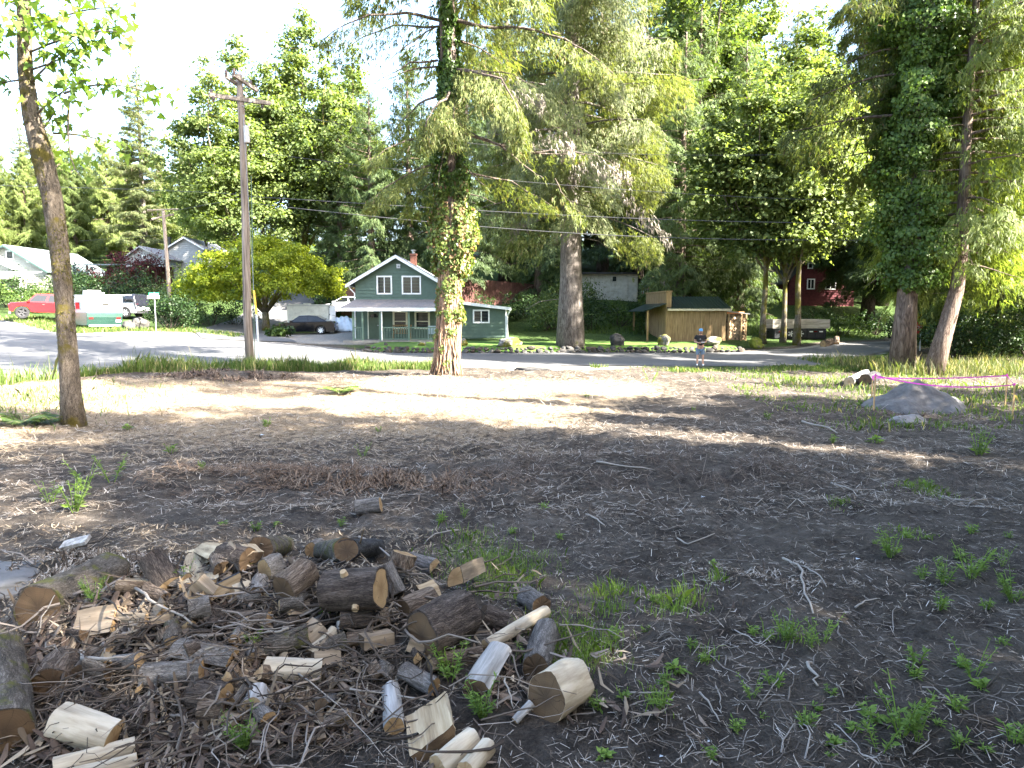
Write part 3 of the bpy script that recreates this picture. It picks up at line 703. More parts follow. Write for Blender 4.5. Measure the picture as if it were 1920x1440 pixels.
def central_fir():
    R.seed(9); rng = np.random.default_rng(9)
    base = gp(836, 704); Y = base.y; o0 = Vector(base); k = Y / F
    root = empty('fir_tree', base)
    path = [(836, 708), (837, 680), (842, 600), (843, 500), (846, 400), (848, 300), (846, 200), (840, 100), (838, 0), (838, -200), (840, -450), (842, -800)]
    wid = [30, 23, 21, 19, 18, 16, 15.5, 15, 14, 11, 8, 2]
    pts = [at(x, y, Y) - o0 for x, y in path]; rads = [w_ * k for w_ in wid]
    w = MB(); w.tube(pts, rads, 18, jit=.05)
    fol = Fol(); dead = Fol()
    def br(seq, rad, width, hang, drape, dens, size=.21, start=.15, f=fol):
        q = [at(x, y, Y + dy) - o0 for x, y, dy in seq]
        fine = [];
        for i in range(len(q) - 1):
            for t in np.linspace(0, 1, 4)[:-1]: fine.append(q[i].lerp(q[i + 1], t) + Vector((U(-1, 1), U(-1, 1), U(-1, 1))) * .035)
        fine.append(q[-1]); fir_branch(f, w, fine, rad, width, hang, size, dens * 1.3, rng, start=start, drape=drape)
    # branches seen in the picture
    br([(830, 38, 0), (760, 25, -.5), (690, 28, -1), (640, 48, -1.2), (600, 78, -1.4)], .07, .75, .9, .45, 120, start=.1)
    br([(825, 50, 0), (740, 48, .6), (680, 70, 1), (625, 110, 1.4)], .05, .6, 1.1, .6, 75, start=.25)
    br([(820, 48, 0), (760, 85, -.3), (700, 145, -.6)], .03, .5, .5, .3, 8)
    br([(822, 112, 0), (770, 118, -.4), (712, 148, -.8)], .05, .4, .5, .4, 10, start=.6)
    br([(822, 124, 0), (775, 128, .3), (722, 150, .5)], .045, .4, .5, .4, 10, start=.6)
    br([(850, 38, 0), (905, 50, -.5), (980, 52, -1), (1060, 75, -1.5), (1110, 105, -1.8), (1150, 138, -2)], .08, .85, .8, .5, 120)
    br([(850, 75, 0), (900, 90, .4), (960, 130, .8)], .05, .6, .6, .5, 60)
    br([(850, 130, 0), (890, 135, -1.3), (940, 150, -2.1), (970, 200, -2.5), (978, 265, -2.6)], .08, .85, 1.0, .75, 287, start=.05)
    br([(850, 128, 0), (920, 140, -.9), (965, 175, -1.2), (985, 230, -1.3)], .06, .8, 1.0, .7, 212)
    br([(845, 165, 0), (838, 185, -1.4), (820, 195, -2.2), (800, 225, -2.6), (795, 262, -2.7)], .07, .7, 1.0, .65, 275, start=.1)
    br([(845, 180, 0), (850, 195, -1.4), (850, 230, -2.2), (842, 262, -2.5)], .05, .6, 1.0, .6, 187)
    br([(832, 175, 0), (785, 195, .5), (740, 240, 1.0), (715, 275, 1.3)], .06, .8, .7, .4, 90)
    br([(832, 262, 0), (770, 262, -.3), (720, 282, -.6), (690, 305, -.8)], .06, .9, .5, .25, 130)
    br([(834, 305, 0), (780, 318, -.5), (730, 345, -1), (692, 378, -1.3)], .06, 1.1, .5, .2, 190)
    br([(834, 325, 0), (800, 350, .6), (760, 395, .8)], .05, .9, .5, .3, 90)
    br([(852, 235, 0), (900, 258, -.8), (940, 275, -1.2), (1000, 322, -1.6), (1020, 335, -1.8)], .075, .3, .4, .3, 7, start=.5)
    br([(852, 245, 0), (930, 270, .2), (985, 285, .4), (1040, 290, .6), (1095, 290, .8)], .07, .5, .6, .5, 26, start=.5)
    br([(940, 272, -.5), (1000, 246, -.6), (1050, 240, -.8), (1075, 270, -.8)], .03, .6, .9, .7, 60, start=.3, f=dead)
    br([(985, 285, .4), (1060, 282, .4), (1120, 292, .3), (1180, 325, .2)], .03, .6, .9, .7, 60, start=.3, f=dead)
    br([(900, 130, -.6), (960, 140, -.8), (1010, 165, -.9), (1020, 190, -.9)], .03, .7, .9, .7, 60, f=dead)
    br([(870, 310, 0), (890, 330, -.5), (912, 350, -.8)], .05, .3, .4, .3, 12)
    br([(870, 360, 0), (905, 370, -.4), (930, 382, -.7)], .03, .2, .4, .2, 4)
    br([(840, 180, 0), (830, 280, -1.2), (822, 350, -1.3)], .05, .2, .2, .2, 3, start=.7)
    br([(860, 320, 0), (960, 340, 1.2), (1040, 390, 2)], .05, .9, .5, .4, 80)
    br([(1040, 335, -1), (1060, 370, -1.2), (1090, 400, -1.4)], .02, .8, .5, .3, 60)
    # the crown above the picture
    for i in range(90):
        t = (i + rng.random()) / 90; z = 14.5 + 18.5 * t; a = i * 2.4 + rng.normal() * .3; L = (5.0 * (1 - t) ** .8 + .4) * rng.uniform(.6, 1.1)
        c = Vector((np.interp(z, [p.z for p in pts], [p.x for p in pts]), 0, z)); d = Vector((math.cos(a), math.sin(a), 0))
        q = [c + d * (L * s) + Vector((0, 0, L * (.1 * s - .4 * s * s))) for s in np.linspace(0, 1, 6)]
        fir_branch(fol, w, q, .05, max(.35, L * .3), .6, .34, 40, rng, drape=.4)
    ivy = Fol(); ivp = Fol()
    ivy_on(ivy, pts, rads, 14000, .13, rng, .42, .36, 5.5, 15)
    ivy_on(ivp, pts, rads, 15000, .13, rng, .62, .36, 3.6, 8.2)
    ivy_on(ivp, pts, rads, 12000, .10, rng, .25, .47, -.6, 5.2, 2.0)
    v = MB()
    for i in range(110):
        a = U(0, 6.283); z0 = U(-.1, .5) if i < 70 else U(.5, 3); z1 = z0 + U(2.2, 5.5); q = []
        for t in np.linspace(0, 1, 12):
            z = z0 + (z1 - z0) * t; a += U(-.16, .16); r = np.interp(z, [p.z for p in pts], rads) * (1.04 + .08 * U(0, 1))
            q.append((np.interp(z, [p.z for p in pts], [p.x for p in pts]) + r * math.cos(a), r * math.sin(a), z))
        v.tube(q, [U(.014, .035)] * 12, 5)
    w.build('trunk', BARK_FIR, root, smooth=True)
    fol.obj('crown', leafmat('douglas_fir_needles', (.075, .10, .032), (.25, .27, .09), .48, clump=.5, brown=((.2, .15, .07), .95)), root)
    tag(dead.obj('dead_twigs', mat('dead_twig', [(.12, .105, .085), (.24, .21, .175)], 9, .9, 0, isl=.3), root), kind='stuff')
    ivy.obj('ivy', LM_IVY, root); ivp.obj('pale_ivy', LM_IVY2, root)
    v.build('vine', VINE, root, smooth=True)
    tag(root, 'tall fir wrapped in ivy and bare vines, standing before the green house', 'tree')
central_fir()

def big_spruce():
    p = onland(1070, 0, 44.3); p.z = float(lawn_h(p.x, p.y)) - .1
    o = conifer('spruce_tree', 44, .68, 7.6, 6.8, 150, LM_SPRUCE, BARK_SPRUCE, 41, hang=.75, drape=.55, size=.31, dens=78, wfac=.40, up=.15, droop=.42, power=.55, flare=1.3, bare=4)
    o.location = p
    tag(o, 'massive spruce with thick grey trunk on the lawn beside the stone edging', 'tree')
    f = Fol(); rng = np.random.default_rng(4)
    for i in range(16):
        a = rng.random() * 6.283; L = rng.uniform(4, 6.6); z = rng.uniform(9, 20); d = Vector((math.cos(a), math.sin(a), 0)); c = Vector((0, 0, z)) + d * L * .45
        q = [c + d * (L * .5 * s) + Vector((0, 0, -.9 * L * .5 * s * s)) for s in np.linspace(0, 1, 5)]
        fir_branch(f, None, q, .02, .7, .9, .36, 24, rng, drape=.9)
    dt = f.obj('dead_twigs', mat('dead_spruce_twig', [(.12, .105, .085), (.24, .21, .175)], 9, .9, 0, isl=.3), o); tag(dt, kind='stuff')
big_spruce()

def ivy_fir():
    rng = np.random.default_rng(8); p = gp(1690, 702)
    o = conifer('fir_tree', 33, .40, 8.5, 5.2, 74, LM_FIR, BARK_FIR, 42, hang=.7, drape=.5, size=.30, dens=95, clear=-.25, up=.18, droop=.45, power=.5, flare=1.35, bare=7)
    o.location = p
    f = Fol(); z = np.linspace(0, 33, 12); pts = [Vector((0, 0, q)) for q in z]
    rad = list(np.interp(z, [0, 4.4, 5.2, 7, 10, 14, 17, 33], [.4, .40, .65, .95, 1.05, .95, .8, .6]))
    zz = np.linspace(3.4, 20, 12); rr = list(np.interp(zz, [3.4, 5.2, 7, 10, 14, 17, 20], [.40, .44, .55, .62, .6, .5, .4]))
    ivy_on(f, [Vector((0, 0, q)) for q in zz], rr, 46000, .15, rng, 1.35, .30, 3.4, 20, 1.1)
    f.obj('ivy', LM_IVY, o)
    tag(o, 'fir with rugged bark below and a thick sleeve of ivy above, by the sand heap', 'tree')
ivy_fir()

def leaning_cedar():
    p = gp(1748, 706)
    o = conifer('cedar_tree', 20, .30, 4.4, 4.8, 105, LM_CEDAR2, BARK_CEDAR, 43, hang=.9, drape=.75, size=.28, dens=75, wfac=.36, short=(-.86, -.5, .66), up=.05, droop=.5, power=.32, flare=1.3, tips=2.0, bend=(.27, 4.2))
    o.location = p
    tag(o, 'cedar with smooth leaning trunk and pale drooping sprays behind the sand heap', 'tree')
leaning_cedar()

def umbrella_maple():
    R.seed(12); rng = np.random.default_rng(12)
    Y = 57.0; p = onland(497, 0, Y); root = empty('maple_tree', p); w = MB(); f = Fol()
    w.tube([(0, 0, -.2), (.05, 0, .8), (0, .05, 1.6)], [.34, .27, .25], 10)
    for i in range(13):
        a = i * 2.4; r = U(2.5, 4.8); e = Vector((r * math.cos(a), r * math.sin(a) * .8, U(4.2, 5.8)))
        m = Vector((e.x * .4, e.y * .4, 3.1)); w.tube([(0, .02, 1.4), m, e.lerp(m, .4), e], [.15, .10, .07, .03], 6)
    for i in range(190):
        a = rng.random() * 6.283; q = rng.random() ** .55; r = 5.6 * q * (1 + .10 * math.sin(4 * a))
        zt = 6.9 - 2.9 * q ** 2.6 + rng.normal() * .25; z = zt - (rng.random() ** 2) * 1.3
        puff(f, (r * math.cos(a), r * math.sin(a) * .85, z), rng.uniform(.5, .95), 130, .19, .45, .8, rng)
    for i in range(120):
        a = rng.random() * 6.283; q = rng.uniform(3.9, 5.7); puff(f, (q * math.cos(a), q * .86 * math.sin(a), rng.uniform(2.8 if math.cos(a) > .2 else 2.3, 4.6)), rng.uniform(.4, .8), 110, .18, .6, .7, rng)
    w.build('trunk', BARK_MOSS2, root, smooth=True); f.obj('crown', LM_YELLOW, root)
    tag(root, 'spreading yellow-green maple with flat umbrella crown beside the black sedan', 'tree')
umbrella_maple()

# ------------------------------------------------------------------ the wood behind
def forest():
    T = [  # px, distance, kind, scale, name, label
        (465, 69, 'mapleA', 1.15, 'maple_tree', 'big leafy maple directly behind the tall wooden power pole'),
        (575, 73, 'mapleA', 1.27, 'maple_tree', 'tallest leafy maple left of the ivy fir, above the yellow-green maple'),
        (665, 80, 'mapleA', 1.05, 'maple_tree', 'leafy maple behind the left slope of the green house roof'),
        (276, 92, 'spruceP', .97, 'spruce_tree', 'pale pointed spruce standing alone against the sky above the grey gables'),
        (150, 96, 'cedarP', .76, 'cedar_tree', 'pale cedar right of the white house roof, behind the mossy maple'),
        (60, 100, 'cedarP', .72, 'cedar_tree', 'sunlit cedar above the ridge of the white house'),
        (-25, 97, 'cedarP', .85, 'cedar_tree', 'pale cedar cut by the left edge above the white house'),
        (212, 104, 'cedarP', .80, 'cedar_tree', 'pale cedar just left of the lone pointed spruce'),
        (350, 106, 'spruceP', .80, 'spruce_tree', 'hazy spruce between the lone pointed spruce and the big maples'),
        (392, 86, 'mapleB', .72, 'maple_tree', 'small rounded maple right of the far utility pole'),
        (320, 98, 'mapleB', .62, 'maple_tree', 'low pale maple above the grey gables beside the far utility pole'),
        (100, 112, 'spruceP', .9, 'spruce_tree', 'far blue-green spruce tip left of the mossy maple'),
        (700, 65, 'cedarA', .92, 'cedar_tree', 'dark drooping cedar right behind the green gable'),
        (770, 69, 'cedarA', .98, 'cedar_tree', 'dark cedar behind the brick chimney'),
        (640, 70, 'cedarA', .80, 'cedar_tree', 'dark cedar filling the gap left of the green gable'),
        (880, 63, 'firB', .95, 'fir_tree', 'dark fir behind the low wing of the green house'),
        (945, 68, 'firA', .98, 'fir_tree', 'fir behind the brown board fence, left of the big spruce'),
        (1010, 64, 'cedarA', .95, 'cedar_tree', 'dark cedar above the garden path left of the big spruce'),
        (1130, 71, 'firA', 1.05, 'fir_tree', 'fir right behind the pale shed beside the big spruce'),
        (1195, 65, 'firB', 1.10, 'fir_tree', 'dark fir over the right end of the pale shed'),
        (1276, 56, 'cedarA', 1.02, 'cedar_tree', 'cedar with dark trunk rising just behind the false front of the timber shed'),
        (1300, 59, 'cedarA', 1.10, 'cedar_tree', 'cedar with slim lit trunk behind the green metal roof'),
        (1385, 58, 'cedarA', 1.0, 'cedar_tree', 'cedar with pair of trunks behind the firewood lean-to'),
        (1432, 47.2, 'mapleB', 1.05, 'maple_tree', 'moss-trunked maple beside the green mossy boulder'),
        (1470, 47.8, 'mapleB', .96, 'maple_tree', 'slim mossy maple in front of the dump trailer wheel'),
        (1496, 46.6, 'mapleB', 1.12, 'maple_tree', 'mossy maple with stoutest trunk before the dump trailer'),
        (1300, 66, 'mapleA', 1.5, 'maple_tree', 'towering maple above the timber shed'),
        (1400, 70, 'mapleA', 1.5, 'maple_tree', 'towering maple behind the moss-trunked maples'),
        (1240, 78, 'firA', 1.15, 'fir_tree', 'tall fir between the big spruce and the towering maples'),
        (1478, 80, 'firA', .92, 'fir_tree', 'fir showing left of the narrow sky gap'),
        (1560, 74, 'firB', .90, 'fir_tree', 'dark fir right behind the red house ridge'),
        (1626, 60, 'firB', 1.12, 'fir_tree', 'dark fir brushing the right end of the red house'),
        (1652, 66, 'firB', 1.2, 'fir_tree', 'dark fir with bare trunk right of the red house'),
        (1712, 58, 'firB', 1.15, 'fir_tree', 'dark fir hidden behind the ivy-clad fir'),
        (1800, 47, 'cedarP', .95, 'cedar_tree', 'tall pale cedar behind the leaning cedar'),
        (1880, 40, 'cedarP', .85, 'cedar_tree', 'pale cedar near the right edge behind the pink tape'),
        (1990, 33, 'firA', .78, 'fir_tree', 'fir at the right edge reaching bare arched limbs into view'),
        (1905, 56, 'firA', 1.1, 'fir_tree', 'fir filling the sky between the right edge and the pale cedars'),
        (2080, 44, 'cedarP', 1.15, 'cedar_tree', 'cedar just past the right edge beyond the pink tape'),
    ]
    for i, (px, Y, key, s, nm, lb) in enumerate(T):
        p = onland(px, 0, Y); plant(key, p, nm, lb, 'tree', None, rz=i * 1.7, s=s, sz=s * (1 + .05 * math.sin(i * 3)))
    FAR_LABEL = ['far conifer ' + q for q in ['in the sky gap between the tallest maple and the ivy fir', 'low on the skyline just left of the ivy fir trunk', 'behind the ivy fir trunk above the chimney', 'right of the ivy fir trunk, over the low green wing', 'over the brown board fence, behind the drooping branches', 'behind the left edge of the big spruce crown', 'hidden behind the big spruce trunk', 'behind the right edge of the big spruce crown', 'between the big spruce and the towering maples, high up', 'above the false front of the timber shed', 'behind the crown of the towering maple over the shed', 'left of the sky gap above the mossy maples', 'lowest in the narrow sky gap', 'right of the sky gap above the red house', 'left of the ivy sleeve of the rugged fir', 'behind the ivy sleeve of the rugged fir', 'behind the leaning cedar crown', 'highest at the right edge of the picture', 'behind the big maples left of the power pole top', 'behind the left edge of the big maples', 'behind the tallest maple, seen through its gaps', 'behind the white house roof, far left', 'outside the left edge beyond the white house', 'between the white house and the mossy maple trunk', 'behind the mossy maple, left of the lone spruce', 'behind the lone pointed spruce', 'right of the lone pointed spruce, above the grey gables', 'at the left foot of the big maples', 'highest pale tip over the white house', 'over the shed roof behind the slim lit trunk', 'behind the pale shed roof, right part', 'right behind the pale shed and spruce trunk', 'above the garden path and brown fence', 'behind the green gable and chimney', 'behind the moss-trunked maples, low down', 'behind the red house wall, right end', 'between the rugged fir and the red house']]
    far = [(620, 104, 'firB', .62), (720, 108, 'firA', .55), (800, 100, 'firB', .75), (860, 96, 'firB', 1.0), (930, 104, 'firA', 1.05), (1000, 96, 'firB', 1.25), (1080, 108, 'firA', 1.2), (1160, 98, 'firB', 1.3),
           (1230, 106, 'firB', 1.3), (1310, 98, 'firA', 1.2), (1390, 108, 'firB', 1.3), (1450, 96, 'firB', 1.1), (1530, 100, 'firB', .85), (1610, 98, 'firA', 1.1), (1690, 92, 'firB', 1.3), (1770, 88, 'firA', 1.1), (1850, 84, 'firB', 1.3), (1940, 80, 'firA', 1.1),
           (500, 110, 'firB', .72), (420, 116, 'cedarA', .8), (560, 120, 'firB', .7), (10, 125, 'cedarP', .95), (-80, 118, 'cedarP', 1.0), (120, 122, 'cedarP', .95), (180, 118, 'cedarP', .85), (250, 124, 'cedarP', .95), (310, 118, 'cedarP', .8), (370, 112, 'cedarP', .85), (60, 130, 'spruceP', .9), (1350, 82, 'firB', 1.0), (1190, 86, 'cedarA', 1.2), (1080, 80, 'firB', 1.1), (960, 84, 'cedarA', 1.1), (820, 80, 'cedarA', .8), (1440, 84, 'cedarA', 1.1), (1660, 76, 'cedarA', 1.1), (1750, 70, 'firB', 1.1)]
    for i, (px, Y, key, s) in enumerate(far):
        p = onland(px, 0, Y); plant(key, p, 'conifer_tree', FAR_LABEL[i], 'tree', 'far conifers of the wooded slope', rz=i * 2.1, s=s)
    # the wood to the right of the clearing, beyond the picture, that throws the long shadows
    side = [(22, 9, 'firTall', 1.0), (17.5, 1.7, 'cedarA', .85, 1.35), (16, -1, 'cedarA', 1.0), (10.5, -4.5, 'cedarA', .8), (13.5, 2, 'cedarA', .56), (11.5, -1.2, 'cedarA', .62), (15, 7.2, 'cedarA', .5), (17.5, 9.5, 'cedarA', .6), (9.5, -3.5, 'cedarA', .62), (16, -7, 'cedarA', .95), (14, -3.5, 'cedarA', .95), (12.5, -10, 'cedarA', .8), (11, -7, 'mapleB', .95), (16.5, 3.4, 'mapleB', 1.05, 1.35), (19.5, 11, 'mapleB', .86), (23, 6.5, 'cedarA', .75), (8.5, -8, 'mapleB', .9), (4, -11, 'cedarA', .9), (18, -8, 'firB', .8), (24, -4, 'firA', .7), (29, 2, 'firB', .75), (30, 12, 'mapleB', .9), (15, -15, 'mapleA', 1.0), (25, -14, 'firA', .9), (34, -8, 'cedarA', 1.0), (-3, -14, 'mapleB', .9), (24, 17.5, 'cedarA', .6)]
    for i, (x, y, key, s, *z_) in enumerate(side):
        plant(key, Vector((x, y, gh(x, y))), 'shade_tree', 'tall tree of the wood beyond the right edge of the clearing', 'tree', 'trees right of the clearing', rz=i * 1.3, s=s, sz=z_[0] if z_ else None)
forest()

def bush(name, px, Y, w, h, lm, label, n=26, leaf=.14, dz=0.0, seed=0, group=None, depth=.7, dens=135):
    rng = np.random.default_rng(100 + seed + int(px)); R.seed(int(px) + seed)
    p = onland(px, 0, Y); p.z += dz; root = empty(name, p); f = Fol(); s = MB()
    for i in range(n):
        a = rng.random() * 6.283; q = rng.random() ** .5; t = rng.random()
        x, y = w * .5 * q * math.cos(a), w * .5 * q * math.sin(a) * depth; z = h * (.12 + .78 * t * (1 - .55 * q * q)); r = min(w, h) * rng.uniform(.16, .27)
        puff(f, (x, y, z), r, int(dens * r * r / (leaf / .14) ** 2) + 12, leaf, .8, .5, rng)
        if i % 3 == 0: s.tube([(x * .15, y * .15, -.1), (x * .6, y * .6, z * .6), (x, y, z)], [.03, .02, .01], 5, cap=False)
    s.build('stem', BARK_DARK, root, smooth=True); f.obj('foliage', lm, root)
    tag(root, label, 'shrub' if 'shrub' in name else 'bush', group); return root
def bushes():
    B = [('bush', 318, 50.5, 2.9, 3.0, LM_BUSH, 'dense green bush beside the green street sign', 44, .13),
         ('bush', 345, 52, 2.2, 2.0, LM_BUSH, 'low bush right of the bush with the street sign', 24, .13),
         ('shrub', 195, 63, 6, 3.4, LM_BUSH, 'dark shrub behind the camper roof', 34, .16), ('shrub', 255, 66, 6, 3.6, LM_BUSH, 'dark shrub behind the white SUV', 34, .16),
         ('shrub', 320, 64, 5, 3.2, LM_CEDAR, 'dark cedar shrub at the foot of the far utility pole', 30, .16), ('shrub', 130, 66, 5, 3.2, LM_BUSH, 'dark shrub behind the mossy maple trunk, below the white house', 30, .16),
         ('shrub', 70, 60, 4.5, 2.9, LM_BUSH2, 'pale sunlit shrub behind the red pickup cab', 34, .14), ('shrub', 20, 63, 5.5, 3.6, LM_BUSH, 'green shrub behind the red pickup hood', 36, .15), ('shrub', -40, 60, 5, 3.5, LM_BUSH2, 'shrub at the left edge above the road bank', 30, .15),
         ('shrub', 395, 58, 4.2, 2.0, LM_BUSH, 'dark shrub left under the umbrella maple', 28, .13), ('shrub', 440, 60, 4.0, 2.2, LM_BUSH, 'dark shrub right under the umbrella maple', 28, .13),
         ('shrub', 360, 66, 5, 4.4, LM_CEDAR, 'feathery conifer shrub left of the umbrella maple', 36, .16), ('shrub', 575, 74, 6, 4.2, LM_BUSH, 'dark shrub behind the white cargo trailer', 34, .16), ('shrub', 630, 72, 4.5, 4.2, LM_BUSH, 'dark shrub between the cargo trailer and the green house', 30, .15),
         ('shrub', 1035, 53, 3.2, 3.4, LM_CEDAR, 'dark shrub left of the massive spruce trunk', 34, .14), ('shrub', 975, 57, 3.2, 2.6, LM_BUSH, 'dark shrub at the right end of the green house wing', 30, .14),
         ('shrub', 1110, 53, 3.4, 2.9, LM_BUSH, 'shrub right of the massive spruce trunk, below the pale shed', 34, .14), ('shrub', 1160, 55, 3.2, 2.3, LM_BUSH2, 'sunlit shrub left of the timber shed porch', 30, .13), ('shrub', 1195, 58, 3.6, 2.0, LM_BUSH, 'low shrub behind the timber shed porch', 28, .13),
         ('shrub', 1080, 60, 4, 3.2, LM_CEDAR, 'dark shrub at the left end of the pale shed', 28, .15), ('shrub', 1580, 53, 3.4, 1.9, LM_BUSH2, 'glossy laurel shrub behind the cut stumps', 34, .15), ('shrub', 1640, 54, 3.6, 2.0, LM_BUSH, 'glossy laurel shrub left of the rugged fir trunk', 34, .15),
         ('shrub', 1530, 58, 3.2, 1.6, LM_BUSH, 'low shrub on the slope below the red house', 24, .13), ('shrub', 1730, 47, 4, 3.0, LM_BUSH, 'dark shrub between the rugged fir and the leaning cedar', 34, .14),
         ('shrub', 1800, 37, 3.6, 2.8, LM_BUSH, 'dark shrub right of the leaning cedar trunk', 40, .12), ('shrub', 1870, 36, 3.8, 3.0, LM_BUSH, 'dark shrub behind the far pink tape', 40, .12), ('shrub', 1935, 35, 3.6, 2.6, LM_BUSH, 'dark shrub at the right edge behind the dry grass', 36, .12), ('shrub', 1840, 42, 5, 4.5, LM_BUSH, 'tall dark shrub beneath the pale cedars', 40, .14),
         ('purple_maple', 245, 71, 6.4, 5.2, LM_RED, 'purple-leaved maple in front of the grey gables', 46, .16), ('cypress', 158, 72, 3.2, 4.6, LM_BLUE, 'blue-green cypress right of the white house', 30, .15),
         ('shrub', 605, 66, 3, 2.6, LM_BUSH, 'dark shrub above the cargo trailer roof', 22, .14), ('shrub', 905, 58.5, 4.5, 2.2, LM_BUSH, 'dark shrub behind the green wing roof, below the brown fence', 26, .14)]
    for i, (nm, px, Y, w, h, lm, lb, n, lf) in enumerate(B):
        o = bush(nm, px, Y, w, h, lm, lb, n, lf, seed=i)
        o['category'] = 'tree' if nm in ('purple_maple', 'cypress') else nm
bushes()
# ------------------------------------------------------------------ buildings
def paint(name, col, rough=.55): return plain(name, col, rough, wear=.10)
M_GREEN = paint('green_siding', (.074, .116, .082)); M_GREEN2 = paint('green_trim', (.10, .15, .11))
M_WHITE = paint('white_trim', (.78, .78, .76)); M_CREAM = paint('cream_trim', (.62, .62, .48))
M_SHINGLE = mat('brown_shingles', [(.13, .105, .095), (.25, .21, .19), (.34, .30, .27)], 9, .95, .6, .02, (1, 3, 3))
M_SHINGLE2 = mat('grey_shingles', [(.12, .12, .125), (.22, .22, .225), (.3, .3, .3)], 8, .95, .6, .02)
M_PANE = glassmat('window_glass'); M_GREENDOOR = paint('dark_green_door', (.055, .085, .05), .4)
M_BRICK = mat('red_brick', [(.10, .04, .027), (.18, .08, .055)], 14, .9, .5)
M_METAL = plain('grey_metal', (.35, .36, .37), .4, .8); M_DARK = plain('black_iron', (.02, .02, .022), .5)
M_BOARD = mat('rough_cedar_board', [(.13, .082, .04), (.24, .16, .08), (.34, .24, .13)], 5, .9, .5, .01, (2.5, 2.5, .25))
M_FENCE = mat('brown_fence_board', [(.05, .022, .02), (.10, .045, .038), (.15, .07, .058)], 6, .9, .4, .01, (2, 2, .3))
M_REDSIDE = mat('dark_red_siding', [(.05, .012, .015), (.085, .019, .023), (.11, .027, .031)], 4, .85, .3)
M_MROOF = plain('green_metal_roof', (.022, .042, .040), .35, .3)
M_PALE = mat('weathered_pale_wall', [(.26, .25, .21), (.42, .40, .34), (.52, .50, .44)], 3, .9, .3)
M_GREYSIDE = paint('pale_grey_siding', (.34, .34, .325)); M_CREAMSIDE = paint('cream_siding', (.30, .295, .26)); M_BLUEROOF = mat('blue_grey_roof', [(.10, .13, .14), (.17, .205, .215), (.24, .275, .28)], 5, .8, .3, .01)

def siding(name, parent, outline, yf, m, pitch=.18, th=.055):
    """lap siding on a wall facing -y: outline = function z -> (x0, x1) or None; one joined part, laps of a few pixels"""
    z0, z1, ext = outline; b = MB(); z = z0
    while z < z1 - .01:
        zt = min(z + pitch, z1); e0 = ext(z); e1 = ext(zt)
        a = (e0[0], e0[1]); c = (e1[0], e1[1])
        b.add([(a[0], yf - th, z), (a[1], yf - th, z), (c[1], yf - .008, zt), (c[0], yf - .008, zt), (a[0], yf + .06, z), (a[1], yf + .06, z)],
              [[0, 1, 2, 3], [4, 5, 1, 0]])
        z = zt
    o = b.build(name, m, parent); tag(o, kind='stuff'); return o
def window(parent, x0, x1, z0, z1, y, frame=.10, m=None, split='v', name='window'):
    """window facing -y, proud of the wall: frame, sashes and panes"""
    m = m or M_WHITE
    f = MB(); t = frame; yo = y - .06
    f.box((x0, yo, z0), (x0 + t, y + .02, z1)); f.box((x1 - t, yo, z0), (x1, y + .02, z1))
    f.box((x0 + t, yo, z0), (x1 - t, y + .02, z0 + t)); f.box((x0 + t, yo, z1 - t), (x1 - t, y + .02, z1))
    o = f.build(name, m, parent)
    mx, mz = (x0 + x1) / 2, (z0 + z1) / 2; s = .03
    if split == 'v': cells = [(x0 + t, mx - s, z0 + t, z1 - t), (mx + s, x1 - t, z0 + t, z1 - t)]; bar = ((mx - s, y - .045, z0 + t), (mx + s, y + .01, z1 - t))
    elif split == 'h': zz = z0 + (z1 - z0) * .42; cells = [(x0 + t, x1 - t, z0 + t, zz - s), (x0 + t, x1 - t, zz + s, z1 - t)]; bar = ((x0 + t, y - .045, zz - s), (x1 - t, y + .01, zz + s))
    else: cells = [(x0 + t, x1 - t, z0 + t, z1 - t)]; bar = None
    if bar: MB().box(*bar).build('mullion', m, o)
    for a, b_, c, d in cells: MB().box((a, y - .022, c), (b_, y + .005, d)).build('pane', M_PANE, o)
    return o
def slab(p, q, r, s, th, mi=0, mb=None):
    """roof slab from four corner points, thickness th straight down"""
    mb = mb or MB(); d = Vector((0, 0, -th)); P = [Vector(v) for v in (p, q, r, s)]
    return mb.add(P + [v + d for v in P], [[0, 1, 2, 3], [7, 6, 5, 4], [0, 4, 5, 1], [1, 5, 6, 2], [2, 6, 7, 3], [3, 7, 4, 0]], mi)

